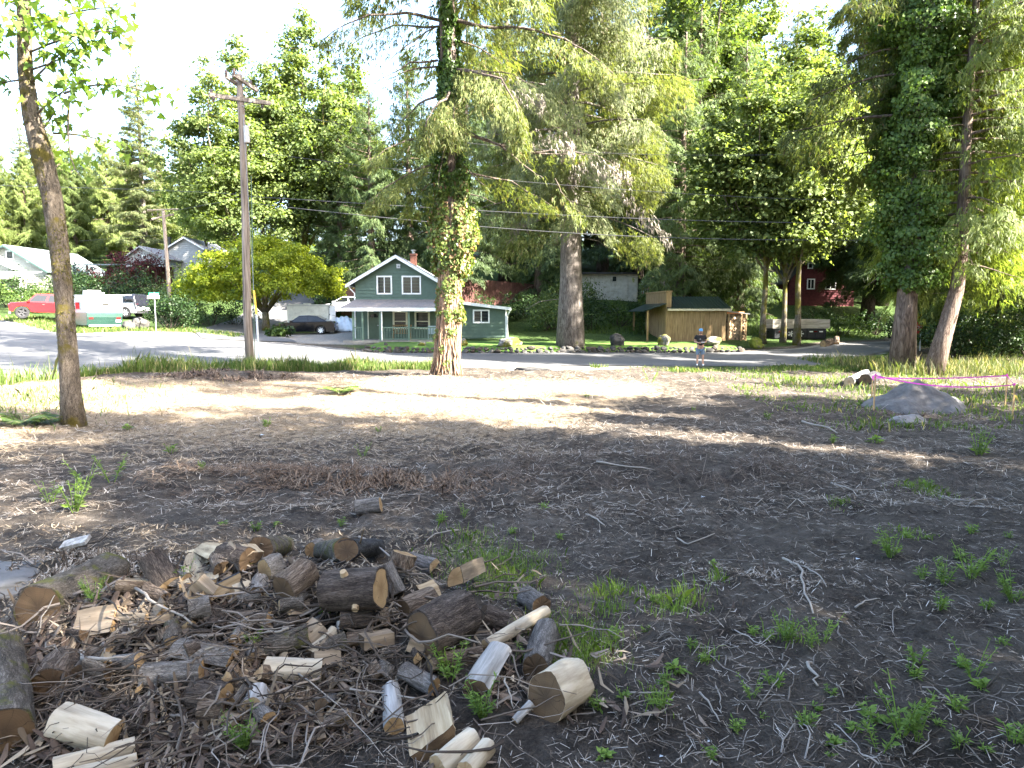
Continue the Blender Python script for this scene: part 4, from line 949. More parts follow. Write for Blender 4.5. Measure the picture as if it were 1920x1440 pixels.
def green_house():
    Y = 50.0; X = lambda px: at(px, 584, Y).x; Z = lambda py: at(960, py, Y).z
    zb = Z(637); root = empty('green_house', (X(745), Y, zb)); ox, oz = X(745), zb
    x = lambda px: X(px) - ox; z = lambda py: Z(py) - oz
    wl, wr, xe = x(667), x(823), x(745); ze, zr = z(531), z(478); zp = z(562)
    rise = (zr - ze) / (x(745) - x(655)); zwall = lambda xx: zr - rise * abs(xx) - .16
    b = MB(); D = 8.5
    prof = [(wl, -.3), (wr, -.3), (wr, zwall(wr)), (0, zwall(0)), (wl, zwall(wl))]
    b.prism(prof, 'y', .06, D)
    b.build('wall', M_GREEN, root)
    def ext(zz):
        h = min(wr, (zr - .16 - zz) / rise); h = max(h, .02); return (-h if h < wr else wl, h)
    siding('siding', root, (z(563) , zwall(0), ext), .06, M_GREEN, .23)
    siding('siding', root, (-.1, z(566), lambda q: (wl, wr)), .06, M_GREEN, .23)
    # roof: two shingled slopes, white barge boards and gutter
    ov = x(745) - x(652); ye0, ye1 = -.45, D + .3; zt = zr - rise * ov
    rf = slab((-ov, ye0, zt), (0, ye0, zr), (0, ye1, zr), (-ov, ye1, zt), .10); slab((0, ye0, zr + .002), (ov, ye0, zt), (ov, ye1, zt), (0, ye1, zr + .002), .10, mb=rf)
    ro = rf.build('roof', M_SHINGLE2, root)
    for sg in (-1, 1):
        q = slab((sg * (ov + .02), ye0 - .05, zt - .05), (0, ye0 - .05, zr - .03), (0, ye0 - .004, zr - .03), (sg * (ov + .02), ye0 - .004, zt - .05), .22); q.build('barge_board', M_WHITE, ro)
    g = MB(); g.tube([(wl - .42, ye0 + .1, zt - .12), (wl - .42, D, zt - .12)], .06, 8); g.tube([(wl - .42, ye0 + .3, zt - .12), (wl - .30, ye0 + .32, zt - .35), (wl - .06, .02, zt - .62), (wl - .05, .0, zp), (wl - .05, .0, .1)], .045, 8)
    g.build('downspout', M_WHITE, root)
    ch = MB(); cx = x(767); ch.box((cx - .21, 2.4, zr - .9), (cx + .21, 2.85, z(472))); ch.box((cx - .25, 2.35, z(473.5)), (cx + .25, 2.9, z(470)))
    co = ch.build('chimney', M_BRICK, ro); MB().tube([(cx, 2.63, z(470.5)), (cx, 2.63, z(464))], .10, 10).tube([(cx, 2.63, z(464)), (cx, 2.63, z(462.5))], .17, 10).build('chimney_cap', M_METAL, co)
    window(root, x(707), x(736), z(552), z(517), .03); window(root, x(754), x(790), z(552), z(517), .03)
    MB().box((x(745), -.06, z(503)), (x(752), .04, z(495))).tube([(x(748.5), -.07, z(499)), (x(748.5), -.1, z(500))], .05, 8).build('wall_lamp', M_METAL, root)
    # porch: roof, fascia, posts, rails, floor
    pd = 2.3; pl, pr = x(658), x(842)
    pr_ = slab((pl - .2, -pd - .25, z(577)), (pr, -pd - .25, z(577)), (pr, .1, z(561)), (pl + .35, .1, z(561)), .09); po = pr_.build('porch_roof', M_SHINGLE, root)
    MB().box((pl - .2, -pd - .30, z(583.5)), (pr, -pd - .252, z(577.5))).build('fascia', M_WHITE, po)
    MB().box((pl - .05, -pd, -.12), (pr, .05, .04)).build('porch_floor', mat('porch_deck', [(.16, .15, .13), (.27, .25, .22)], 6, .9, .3), root)
    def px_front(px): return x(745) + (at(px, 584, Y - pd).x - ox)
    zt2 = z(584)
    for px in (661.5, 679, 712, 766, 826): MB().box((px_front(px) - .065, -pd + .02, .0), (px_front(px) + .065, -pd + .15, zt2)).build('porch_post', M_GREEN2, root)
    MB().tube([(px_front(715.5), -pd - .02, zt2), (px_front(715.5), -pd - .02, .05)], .045, 8).build('downspout', M_WHITE, root)
    for a, c in ((661.5, 679), (715, 766), (766, 826)):
        xa, xc = px_front(a) + .07, px_front(c) - .07; rl = MB().box((xa, -pd + .04, .86), (xc, -pd + .13, .93)).build('railing', M_GREEN2, root); MB().box((xa, -pd + .05, .10), (xc, -pd + .12, .17)).build('bottom_rail', M_GREEN2, rl)
        n = max(3, int((xc - xa) / .17)); bm_ = MB().box((-.018, -.018, .17), (.018, .018, .86)).build('baluster', M_GREEN2, rl); bm_.location = (xa + .08, -pd + .085, 0)
        for i in range(1, n):
            c_ = bm_.copy(); COL.objects.link(c_); c_.location = (xa + .08 + (xc - xa - .16) * i / (n - 1), -pd + .085, 0)
    # door and porch windows
    d = MB().box((x(691), -.02, .04), (x(711), .03, z(583.5))).build('door', M_GREENDOOR, root)
    MB().tube([(x(708.5), -.04, 1.0), (x(708.5), -.09, 1.0)], .035, 8).build('handle', M_METAL, d)
    fl = [(x(701) + .30 * math.cos(t), z(591) - .15 + .26 * math.sin(t)) for t in np.linspace(0, math.pi, 9)]; MB().prism(fl, 'y', -.035, -.018).build('fanlight', M_PANE, d)
    MB().box((x(689), -.05, .04), (x(691) - .003, .04, z(582))).box((x(691), -.05, z(583.4)), (x(711), .04, z(582))).box((x(711) + .003, -.05, .04), (x(712.5), .04, z(582))).build('door_frame', M_CREAM, d)
    window(root, x(736), x(764), z(617), z(582.5), .03, .13, M_CREAM, 'h'); window(root, x(777), x(806), z(617), z(582.5), .03, .13, M_CREAM, 'h')
    # low wing on the right with a single-pitch roof
    a, c = x(823) + .02, x(950); z1, z2 = z(561), z(576.5)
    b = MB(); b.prism([(a, -.3), (c, -.3), (c, z2 - .12), (a, z1 - .12)], 'y', .07, 6.5); b.build('wall', M_GREEN, root)
    siding('siding', root, (-.05, z1 - .14, lambda q: (a, c if q < z2 - .13 else a + (c - a) * max(.02, (z1 - .12 - q) / (z1 - z2)))), .07, M_GREEN, .23)
    w2 = slab((a, -.4, z1), (c + .3, -.4, z2 - .02), (c + .3, 6.8, z2 - .02), (a, 6.8, z1), .09); wo = w2.build('roof', M_SHINGLE2, root)
    slab((a, -.45, z1 + .02), (c + .32, -.45, z2), (c + .32, -.404, z2), (a, -.404, z1 + .02), .2).build('barge_board', M_WHITE, wo)
    g = MB(); g.tube([(c + .3, -.35, z2 - .12), (c + .12, -.2, z2 - .45), (c + .04, -.02, z2 - .6), (c + .04, -.02, .12), (c + .2, -.1, .04)], .05, 8); g.box((c - .1, .005, -.1), (c + .01, .03, z2 - .1)); g.build('downspout', M_WHITE, root)
    MB().box((a, -.02, -.25), (c, .1, .02)).build('skirting', M_GREYSIDE, root)
    window(root, x(886.5), x(918), z(606), z(580.5), .04)
    tag(root, 'two-storey green house with white-trimmed gable, front porch and low wing', 'house')
    # bench and chair on the porch
    bx, by = px_front(748), Y - pd + 1.1
    def P(o_): return (ox + o_[0], o_[1], oz + o_[2])
    bn = empty('porch_bench', (ox + bx, by, oz + .04)); W = M_BOARD
    for i in range(3): MB().box((-.65, -.18 + i * .15, .42), (.65, -.06 + i * .15, .45)).build('seat_slat', W, bn)
    for i in range(9): MB().box((-.62 + i * .148, .26, .45), (-.56 + i * .148, .29, .95)).build('back_slat', W, bn)
    MB().box((-.66, .25, .95), (.66, .30, 1.02)).build('top_rail', W, bn)
    for sx in (-.6, .6):
        for sy in (-.15, .27): MB().box((sx - .03, sy - .03, 0), (sx + .03, sy + .03, .42 if sy < 0 else .95)).build('leg', W, bn)
        MB().box((sx - .04, -.2, .62), (sx + .04, .25, .66)).build('armrest', W, bn)
    tag(bn, 'slatted wooden bench on the green porch behind the railing', 'bench')
    cn = empty('porch_chair', (ox + px_front(806), by, oz + .04)); G = plain('pale_blue_metal', (.35, .44, .47), .5)
    MB().box((-.28, -.25, .40), (.28, .25, .45)).build('seat', G, cn); MB().box((-.28, .22, .45), (.28, .27, .95)).build('backrest', G, cn)
    for sx in (-.25, .25):
        for sy in (-.22, .22): MB().tube([(sx, sy, 0), (sx, sy, .4)], .02, 6).build('leg', G, cn)
        MB().tube([(sx, -.25, .42), (sx, -.25, .65), (sx, .2, .66)], .02, 6).build('armrest', G, cn)
    tag(cn, 'pale blue metal chair at the right end of the porch', 'chair')
green_house()

def timber_shed():
    Y = 48.6; X = lambda px: at(px, 584, Y).x; zb = at(960, 641, Y).z
    root = empty('timber_shed', (X(1250), Y, zb)); ox = X(1250); x = lambda px: X(px) - ox; z = lambda py: at(960, py, Y).z - zb
    x0, x1 = x(1250), x(1362); D = 4.4; zt = z(578); rng = random.Random(3)
    core = MB().prism([(0.04, -.1), (D, -.1), (D, zt), (D / 2, zt + .72), (.04, zt)], 'x', x0 + .05, x1 - .02); core.build('wall', M_BOARD, root)
    n = 21
    for i in range(n):                                      # single boards of the long wall
        a = x0 + (x1 - x0) * i / n; c = x0 + (x1 - x0) * (i + 1) / n; j = rng.uniform(0, .018)
        MB().box((a + .006, -.004 - j, -.12), (c - .006, .036, zt - .02)).build('board', M_BOARD, root)
    # metal roof, ridge along x
    rf = slab((x0 - .02, -.30, zt - .02), (x1 + .25, -.30, zt - .02), (x1 + .05, D / 2, zt + .82), (x0 - .02, D / 2, zt + .82), .05); slab((x0 - .02, D / 2, zt + .822), (x1 + .05, D / 2, zt + .822), (x1 + .25, D + .3, zt - .02), (x0 - .02, D + .3, zt - .02), .05, mb=rf)
    ro = rf.build('roof', M_MROOF, root)
    for i in range(20):
        t = i / 19; a0 = x0 + .05 + (x1 - x0 + .15) * t; a1 = x0 + .05 + (x1 - x0 - .05) * t
        slab((a0 - .02, -.31, zt + .02), (a0 + .02, -.31, zt + .02), (a1 + .02, D / 2, zt + .86), (a1 - .02, D / 2, zt + .86), .05).build('roof_rib', M_MROOF, ro)
    MB().box((x0 + .0, -.345, zt - .17), (x1 + .25, -.302, zt - .03)).build('fascia', mat('pale_board', [(.42, .36, .25), (.56, .5, .38)], 5, .9, .2), ro)
    # false front: a tall board screen on the left end wall, seen at a slant, with a little porch before it
    zf = z(546.5); De = 5.0; sk = -.42; nb = 15; ex = lambda t: x0 + sk * t
    MB().box((x0 - .06, -.07, -.1), (x0 + .30, .03, zf - .04)).build('corner_board', M_BOARD, root)
    for i in range(nb):
        t0, t1 = i / nb, (i + .96) / nb; jx = rng.uniform(0, .02)
        MB().add([(ex(t0) - .05 - jx, De * t0, -.1), (ex(t1) - .05 - jx, De * t1, -.1), (ex(t1) + .06, De * t1, -.1), (ex(t0) + .06, De * t0, -.1), (ex(t0) - .05 - jx, De * t0, zf - .05), (ex(t1) - .05 - jx, De * t1, zf - .05), (ex(t1) + .06, De * t1, zf - .05), (ex(t0) + .06, De * t0, zf - .05)],
                 [[0, 3, 2, 1], [4, 5, 6, 7], [0, 1, 5, 4], [1, 2, 6, 5], [2, 3, 7, 6], [3, 0, 4, 7]]).build('board', M_BOARD, root)
    MB().add([(x0 - .12, -.12, zf - .045), (x0 + .34, -.12, zf - .045), (x0 + sk + .2, De + .05, zf - .045), (x0 + sk - .12, De + .05, zf - .045), (x0 - .12, -.12, zf + .05), (x0 + .34, -.12, zf + .05), (x0 + sk + .2, De + .05, zf + .05), (x0 + sk - .12, De + .05, zf + .05)], [[0, 3, 2, 1], [4, 5, 6, 7], [0, 1, 5, 4], [1, 2, 6, 5], [2, 3, 7, 6], [3, 0, 4, 7]]).build('top_cap', M_BOARD, root)
    slab((x0 - 1.62, -.25, z(583)), (x0 - .07, -.25, z(568.5)), (x0 + sk - .07, De + .2, z(568.5)), (x0 - 1.75 , De + .2, z(583)), .05).build('porch_roof', M_MROOF, root)
    for px_, y in ((x0 - 1.28, .0), (x0 - 1.38, De - .1)): MB().box((px_ - .06, y - .06, -.05), (px_ + .06, y + .06, z(582.5))).build('porch_post', M_BOARD, root)
    MB().box((x0 - 1.45, -.15, -.12), (x0 - .06, De, .02)).build('porch_floor', mat('grey_deck', [(.2, .19, .18), (.33, .32, .3)], 6, .9, .3), root)
    MB().add([(x0 - .10, 1.0, 0), (x0 - .16, 2.2, 0), (x0 - .16, 2.2, 1.2), (x0 - .10, 1.0, 1.2), (x0 - .05, 1.0, 0), (x0 - .1, 2.2, 0), (x0 - .1, 2.2, 1.2), (x0 - .05, 1.0, 1.2)], [[0, 1, 2, 3], [7, 6, 5, 4], [0, 3, 7, 4], [3, 2, 6, 7]]).build('half_door', mat('grey_weathered_wood', [(.15, .13, .11), (.32, .29, .25)], 6, .9, .5, .02, (3, 3, .3)), root)
    # lean-to for firewood on the right
    lx0, lx1 = x1 + .05, x(1404)
    slab((lx0 - .05, -.05, z(583)), (lx1 + .1, .0, z(588)), (lx1 + .1, 2.8, z(587)), (lx0 - .05, 2.8, z(582)), .05).build('lean_to_roof', M_METAL, root)
    MB().box((lx0, .02, z(589)), (lx1 - .3, .09, z(584))).build('lean_to_beam', mat('orange_beam', [(.36, .13, .05), (.5, .2, .09)], 5, .9, .3), root)
    for px in (1367, 1391.5, 1400): MB().box((x(px) - .05, .0, -.1), (x(px) + .05, .10, z(588))).build('lean_to_post', M_BOARD, root)
    tag(root, 'small timber shed with green metal roof, false front and lean-to', 'shed')
    # stacked firewood: hundreds of tiny split ends
    fw = MB(); rr = random.Random(8)
    za = 0.0
    for zi in range(17):
        xx = lx0 + .1
        while xx < lx1 - .15:
            w = rr.uniform(.09, .17); h = .115; zz = -.05 + zi * .112
            y0 = .14 + rr.uniform(0, .12); a = rr.uniform(0, .04)
            fw.add([(xx, y0, zz + a), (xx + w, y0, zz), (xx + w * rr.uniform(.6, 1), y0, zz + h), (xx + w * .1, y0, zz + h - a), (xx, .8, zz), (xx + w, .8, zz), (xx + w * .8, .8, zz + h), (xx + w * .1, .8, zz + h)],
                   [[0, 1, 2, 3], [0, 4, 5, 1], [1, 5, 6, 2], [2, 6, 7, 3], [3, 7, 4, 0]], 0); xx += w + .006
    o = fw.build('firewood', mat('split_wood_ends', [(.12, .08, .05), (.36, .25, .15), (.58, .45, .30)], 3, .9, .2, isl=.5)); o.location = root.location
    tag(o, 'stacked split firewood under the lean-to of the timber shed', 'firewood', kind='stuff')
timber_shed()

def gable_house(name, label, px0, px1, pyb, pye, pxr, pyr, Y, D, mw, mr, wins, yaw=0, ov=.35, trim=None, cat='house', extra=None):
    X = lambda px: at(px, 584, Y).x; zb = at(960, pyb, Y).z
    ox = X((px0 + px1) / 2); root = empty(name, (ox, Y, zb), yaw); x = lambda px: X(px) - ox; z = lambda py: at(960, py, Y).z - zb
    a, c, r = x(px0), x(px1), x(pxr); ze, zr = z(pye), z(pyr)
    MB().prism([(a, -2.5), (c, -2.5), (c, ze), (r, zr - .1), (a, ze)], 'y', .06, D).build('wall', mw, root)
    siding('siding', root, (-.8, zr - .12, lambda q: (a, c) if q < ze else (a + (r - a) * (q - ze) / (zr - .1 - ze), c + (r - c) * (q - ze) / (zr - .1 - ze))), .06, mw, .22)
    sl, sr = (zr - ze) / (r - a), (zr - ze) / (c - r)
    rf = slab((a - ov, -.4, ze - sl * ov), (r, -.4, zr), (r, D + .3, zr), (a - ov, D + .3, ze - sl * ov), .1); slab((r, -.4, zr + .002), (c + ov, -.4, ze - sr * ov), (c + ov, D + .3, ze - sr * ov), (r, D + .3, zr + .002), .1, mb=rf)
    ro = rf.build('roof', mr, root)
    if trim:
        for e, s_ in ((a, sl), (c, sr)):
            q = e - ov if e == a else e + ov
            slab((q, -.45, ze - s_ * ov - .02), (r, -.45, zr - .02), (r, -.404, zr - .02), (q, -.404, ze - s_ * ov - .02), .18).build('barge_board', trim, ro)
    for w in wins: window(root, x(w[0]), x(w[1]), z(w[2]), z(w[3]), .03, .09, split=w[4] if len(w) > 4 else 'v')
    tag(root, label, cat); return root, x, z
gable_house('red_house', 'dark red house with white windows among dark firs on the slope', 1478, 1600, 572, 522, 1512, 481, 65.5, 8, M_REDSIDE, M_DARK, [(1511, 1525.5, 542.5, 522.5), (1545, 1565, 543, 522.5), (1511, 1521, 504, 493, 'x')])
r_, x_, z_ = gable_house('white_house', 'cream gabled house with blue-grey roof behind the red pickup', -55, 92, 540, 505, 19, 459, 75, 12, M_CREAMSIDE, M_BLUEROOF, [(18.5, 33, 486.5, 470, 'x'), (56, 61, 492, 484, 'x')], yaw=0, trim=paint('dark_green_trim', (.05, .09, .08)))
slab((x_(-5), -2.2, z_(506)), (x_(24), -2.2, z_(491)), (x_(24), .02, z_(491)), (x_(-5), .02, z_(506)), .1).build('dormer_roof', M_BLUEROOF, r_); slab((x_(24), -2.2, z_(491) + .01), (x_(55), -2.2, z_(506)), (x_(55), .02, z_(506)), (x_(24), .02, z_(491) + .01), .1).build('dormer_roof', M_BLUEROOF, r_)
MB().prism([(x_(0), z_(525)), (x_(50), z_(525)), (x_(50), z_(506)), (x_(24), z_(493)), (x_(0), z_(506))], 'y', -1.8, .0).build('bay', M_CREAMSIDE, r_)
slab((x_(30), -5.5, z_(523)), (x_(112), -5.5, z_(523)), (x_(112), -2.4, z_(511)), (x_(22), -2.4, z_(511)), .06).build('metal_awning', plain('pale_metal_sheet', (.55, .6, .63), .35, .4), r_)
for q in (34, 108): MB().box((x_(q) - .06, -5.4, -2), (x_(q) + .06, -5.28, z_(524))).build('awning_post', M_WHITE, r_)
gable_house('grey_house', 'grey house with low gable behind the purple maple', 240, 312, 520, 482, 270, 461, 80, 9, M_GREYSIDE, M_SHINGLE2, [(272, 280, 488, 478, 'x')], trim=M_GREYSIDE)
r2, x2, z2 = gable_house('grey_annex', 'small grey gable with stovepipe right of the far utility pole', 322, 385, 510, 463, 353, 444, 84, 8, M_GREYSIDE, M_SHINGLE2, [], trim=M_WHITE, cat='house')
MB().tube([(x2(322), .3, z2(480)), (x2(322), .3, z2(447))], .15, 8).tube([(x2(322), .3, z2(447)), (x2(322), .3, z2(444))], .24, 8).build('stovepipe', M_DARK, r2)

def pale_shed():
    Y = 63; X = lambda px: at(px, 584, Y).x; zb = at(960, 558, Y).z; ox = X(1140); root = empty('pale_shed', (ox, Y, zb)); x = lambda px: X(px) - ox; z = lambda py: at(960, py, Y).z - zb
    MB().box((x(1088), 0, -1.5), (x(1195), 5, z(512))).build('wall', M_PALE, root)
    slab((x(1083), -.5, z(511)), (x(1198), -.5, z(511)), (x(1198), 5.2, z(505)), (x(1083), 5.2, z(505)), .15).build('roof', M_DARK, root)
    for a, c in ((1157, 1176), (1177.5, 1194)): MB().box((x(a), -.05, -.1), (x(c), .01, z(514))).build('door', mat('pale_door_board', [(.34, .33, .28), (.50, .48, .42)], 3, .9, .3), root)
    window(root, x(1146), x(1156), z(529), z(517), -.02, .07, M_PALE, 'x')
    MB().box((x(1197), 1.0, -1.0), (x(1290), 4.5, z(522))).build('dark_annex', M_DARK, root)
    tag(root, 'weathered pale shed up the slope behind the massive spruce', 'shed')
    f = empty('flag', (X(1199), Y - 1, at(960, 556, Y - 1).z)); MB().tube([(0, 0, 0), (0, 0, 1.3)], .015, 6).build('pole', M_WHITE, f)
    RED, WHT, BLU = plain('flag_red', (.4, .06, .07), .8), plain('flag_white', (.7, .66, .64), .8), plain('flag_blue', (.05, .07, .2), .8)
    for i in range(7): MB().box((.02 + i * .085, -.006 - .002 * i, .25), (.10 + i * .085, .006 - .002 * i, 1.15)).build('stripe', RED if i % 2 == 0 else WHT, f)
    MB().box((.02, -.03, .8), (.3, -.012, 1.15)).build('canton', BLU, f)
    tag(f, 'small red and white striped flag hanging beside the pale shed', 'flag')
pale_shed()

def board_fence(pxs, label):
    root = empty('board_fence', onland(pxs[0][0], 0, pxs[0][2])); o0 = Vector(root.location); b = MB()
    for (a, ta, ya), (c, tc, yc) in zip(pxs[:-1], pxs[1:]):
        A, C = onland(a, 0, ya), onland(c, 0, yc); n = max(2, int((C - A).length / .145))
        for i in range(n):
            p = A.lerp(C, i / n) - o0; q = A.lerp(C, (i + .93) / n) - o0; top = at(960, ta + (tc - ta) * i / n, ya + (yc - ya) * i / n).z - o0.z + U(-.02, .02)
            b.add([(p.x, p.y, p.z - .3), (q.x, q.y, q.z - .3), (q.x, q.y, top), (p.x, p.y, top), (p.x, p.y + .03, p.z - .3), (q.x, q.y + .03, q.z - .3), (q.x, q.y + .03, top), (p.x, p.y + .03, top)], [[0, 1, 2, 3], [7, 6, 5, 4], [3, 2, 6, 7], [0, 3, 7, 4], [1, 5, 6, 2]])
        for i in range(0, n, 16):
            p = A.lerp(C, i / n) - o0; MB().box((p.x - .05, p.y + .04, p.z - .3), (p.x + .05, p.y + .14, top)).build('post', M_FENCE, root)
    o = b.build('boards', M_FENCE, root); tag(o, kind='stuff')
    tag(root, label, 'fence')
board_fence([(858, 521, 61), (920, 526, 62), (1000, 533, 64)], 'long brown board fence on the slope right of the green gable')
board_fence([(640, 530, 64), (672, 532, 63)], 'short piece of brown board fence left of the green gable')

# low dark carport behind the purple maple
def carport():
    p = onland(245, 0, 73); root = empty('carport', p)
    h = at(960, 497, 73).z - p.z
    slab((-3.6, -1.5, h), (3.6, -1.5, h + .05), (3.6, 2.5, h + .3), (-3.6, 2.5, h + .25), .12).build('roof', M_BLUEROOF, root)
    for sx in (-3.4, 0, 3.4):
        for sy in (-1.3, 2.3): MB().box((sx - .07, sy - .07, -.3), (sx + .07, sy + .07, h)).build('post', M_FENCE, root)
    MB().box((-3.4, 2.3, -.3), (3.4, 2.4, h - .05)).build('back_wall', M_FENCE, root)
    tag(root, 'low dark carport half hidden under the purple maple', 'carport')
carport()
# ------------------------------------------------------------------ vehicles
def carpaint(name, col, rough=.22):
    m, nt, b = new_mat(name); b.inputs['Base Color'].default_value = (*col, 1); b.inputs['Roughness'].default_value = rough
    b.inputs['Specular IOR Level'].default_value = .35; b.inputs['Coat Weight'].default_value = .2; b.inputs['Coat Roughness'].default_value = .08
    f = noise(nt, texco(nt), 2.2, 6, .7); r = ramp(nt, [tuple(c * .8 + .002 for c in col), col], [.35, .6]); nt.links.new(f, r.inputs[0]); nt.links.new(r.outputs[0], b.inputs['Base Color'])
    return m
M_TYRE = plain('tyre_rubber', (.018, .018, .019), .85); M_RIM = plain('alloy_rim', (.62, .63, .65), .3, .6); M_CHROME = plain('chrome', (.6, .6, .6), .2, .9)
M_TAIL = plain('red_tail_lamp', (.12, .008, .008), .2); M_HEAD = plain('clear_head_lamp', (.6, .6, .58), .15); M_PLASTIC = plain('black_plastic', (.03, .03, .032), .6); M_CARGLASS = glassmat('tinted_car_glass', (.012, .014, .016), .05)
def wheel(parent, x, y, r, w, side, spokes=7, rim=M_RIM, lettering=None):
    """wheel axis along y; side = sign of the outer face"""
    root = bpy.data.objects.new('wheel', None); link(root, parent); root.location = (x, y, r)
    def lathe(prof, n, m, name):
        V = []; Fc = []; k = len(prof)
        for i in range(n):
            a = 2 * math.pi * i / n
            for (rr, yy) in prof: V.append((rr * math.cos(a), yy * side, rr * math.sin(a)))
        for i in range(n):
            for j in range(k - 1): Fc.append([i*k+j, ((i+1) % n)*k+j, ((i+1) % n)*k+j+1, i*k+j+1])
        return bm_smooth(meshobj(name, V, Fc, m, root))
    lathe([(r * .62, -w / 2), (r * .93, -w / 2), (r, -w * .32), (r, w * .32), (r * .94, w / 2), (r * .66, w / 2), (r * .62, w * .3)], 24, M_TYRE, 'tyre')
    rm = lathe([(r * .66, w * .49), (r * .60, w * .40), (r * .56, 0), (r * .02, -.02)], 20, M_PLASTIC if spokes else rim, 'rim')
    b = MB()
    for i in range(spokes):
        a = 2 * math.pi * i / spokes; c, s = math.cos(a), math.sin(a); t = .10 * r
        P = [Vector((c * q - s * d, side * yy, s * q + c * d)) for q, d, yy in ((.08 * r, t, w * .38), (.08 * r, -t, w * .38), (.63 * r, -t * 1.2, w * .44), (.63 * r, t * 1.2, w * .44))]
        b.add(P + [p - Vector((0, side * .03, 0)) for p in P], [[0, 1, 2, 3], [0, 4, 5, 1], [1, 5, 6, 2], [2, 6, 7, 3], [3, 7, 4, 0]])
    if spokes: b.build('spokes', rim, root)
    return root
def loft(name, sections, m, parent, close=True):
    """skin a list of equal-length outlines"""
    n = len(sections[0]); V = [p for s in sections for p in s]; Fc = []
    for i in range(len(sections) - 1):
        for k in range(n): Fc.append([i*n+k, i*n+(k+1) % n, (i+1)*n+(k+1) % n, (i+1)*n+k])
    if close: Fc += [list(range(n))[::-1], [(len(sections)-1)*n+k for k in range(n)]]
    return meshobj(name, V, Fc, m, parent)
def car(name, label, loc, heading, upper, wheels, W, wr, cabin, m, cat, wins=None, cabw=.80, belt=None, low=.22, glass_m=None, rimm=M_RIM, spokes=7, pitch=0.0, arch_m=None):
    """upper: body outline (x,z) front(-x) to rear above the sills; cabin: (x,z) x4 front base, roof front, roof rear, rear base"""
    root = empty(name, loc); root.rotation_euler = (0, pitch, math.atan2(heading[1], heading[0]) + math.pi)
    glass_m = glass_m or M_CARGLASS
    # side outline with wheel arches cut from the bottom edge
    bot = []
    for xc in sorted(wheels, reverse=True):
        ra = wr * 1.18
        bot.append((xc + ra + .01, low))
        for t in np.linspace(0, math.pi, 11):
            bot.append((xc + ra * math.cos(t), max(low, wr + ra * math.sin(t))))
        bot.append((xc - ra - .01, low))
    prof = list(upper) + [(upper[-1][0] - .04, low)] + bot + [(upper[0][0] + .04, low)]
    lay = [(W / 2 - .0, 0.0), (W / 2 - .05, .045), (W / 2 - .16, .06)]
    secs = []
    zm = max(p[1] for p in upper)
    def sect(y, up): return [(p[0] * (1 + (.012 if up > 0 else 0)), y, p[1] + (up if p[1] > zm * .72 else 0)) for p in prof]
    for y, up in ((-W/2, -.03), (-W/2 + .06, .0), (-W/2 + .20, .015), (W/2 - .20, .015), (W/2 - .06, .0), (W/2, -.03)): secs.append(sect(y, up))
    body = loft('body', secs, m, root)
    bm = bmesh.new(); bm.from_mesh(body.data); bmesh.ops.recalc_face_normals(bm, faces=bm.faces); bmesh.ops.triangulate(bm, faces=[f for f in bm.faces if len(f.verts) > 4]); bm.to_mesh(body.data); bm.free(); bm_smooth(body, 35)
    (ax, az), (bx, bz), (cx, cz), (dx, dz) = cabin; wb, wt = W / 2 - .05, W / 2 * cabw
    C = [(ax, -wb, az), (bx, -wt, bz), (cx, -wt, cz), (dx, -wb, dz), (ax, wb, az), (bx, wt, bz), (cx, wt, cz), (dx, wb, dz)]
    mx = (bx + cx) / 2
    cb = meshobj('cabin', C + [(mx, -wt, bz + .03), (mx, wt, bz + .03)], [[0, 3, 2, 8, 1], [4, 5, 9, 6, 7], [0, 1, 5, 4], [3, 7, 6, 2], [1, 8, 9, 5], [8, 2, 6, 9]], m, root)
    # glass: windscreen, rear screen and side windows, a little proud
    Vc = [Vector(p) for p in C]
    def inset(q, k, off, nm):
        c = sum(q, Vector()) / len(q); n = (q[1] - q[0]).cross(q[2] - q[0]).normalized(); n = -n if n.dot(c - Vector((mx, 0, az))) < 0 else n
        P = [c + (p - c) * k + n * off for p in q]; P2 = [p - n * .02 for p in P]; k_ = len(P)
        meshobj(nm, P + P2, [list(range(k_)), list(range(2*k_-1, k_-1, -1))] + [[i, (i+1) % k_, (i+1) % k_ + k_, i + k_] for i in range(k_)], glass_m, root)
    inset([Vc[0], Vc[1], Vc[5], Vc[4]], .86, .012, 'windscreen'); inset([Vc[3], Vc[7], Vc[6], Vc[2]], .84, .012, 'rear_window')
    for sg in (0, 4):
        A, B, Cc, Dd = Vc[0 + sg], Vc[1 + sg], Vc[2 + sg], Vc[3 + sg]
        wl = wins or [(.04, .48), (.53, .95)]
        for t0, t1 in wl:
            q = [A.lerp(Dd, t0), B.lerp(Cc, t0), B.lerp(Cc, t1), A.lerp(Dd, t1)]; q = [q[0].lerp(q[1], .1), q[1].lerp(q[0], .1), q[2].lerp(q[3], .1), q[3].lerp(q[2], .1)]
            inset(q, .97, .012, 'side_window')
    for xc in wheels:
        for sg in (-1, 1):
            wheel(root, xc, sg * (W / 2 - .12), wr, .22, sg, spokes, rimm)
    L0, L1 = upper[0][0], upper[-1][0]; zf = upper[1][1]; zr_ = upper[-2][1]
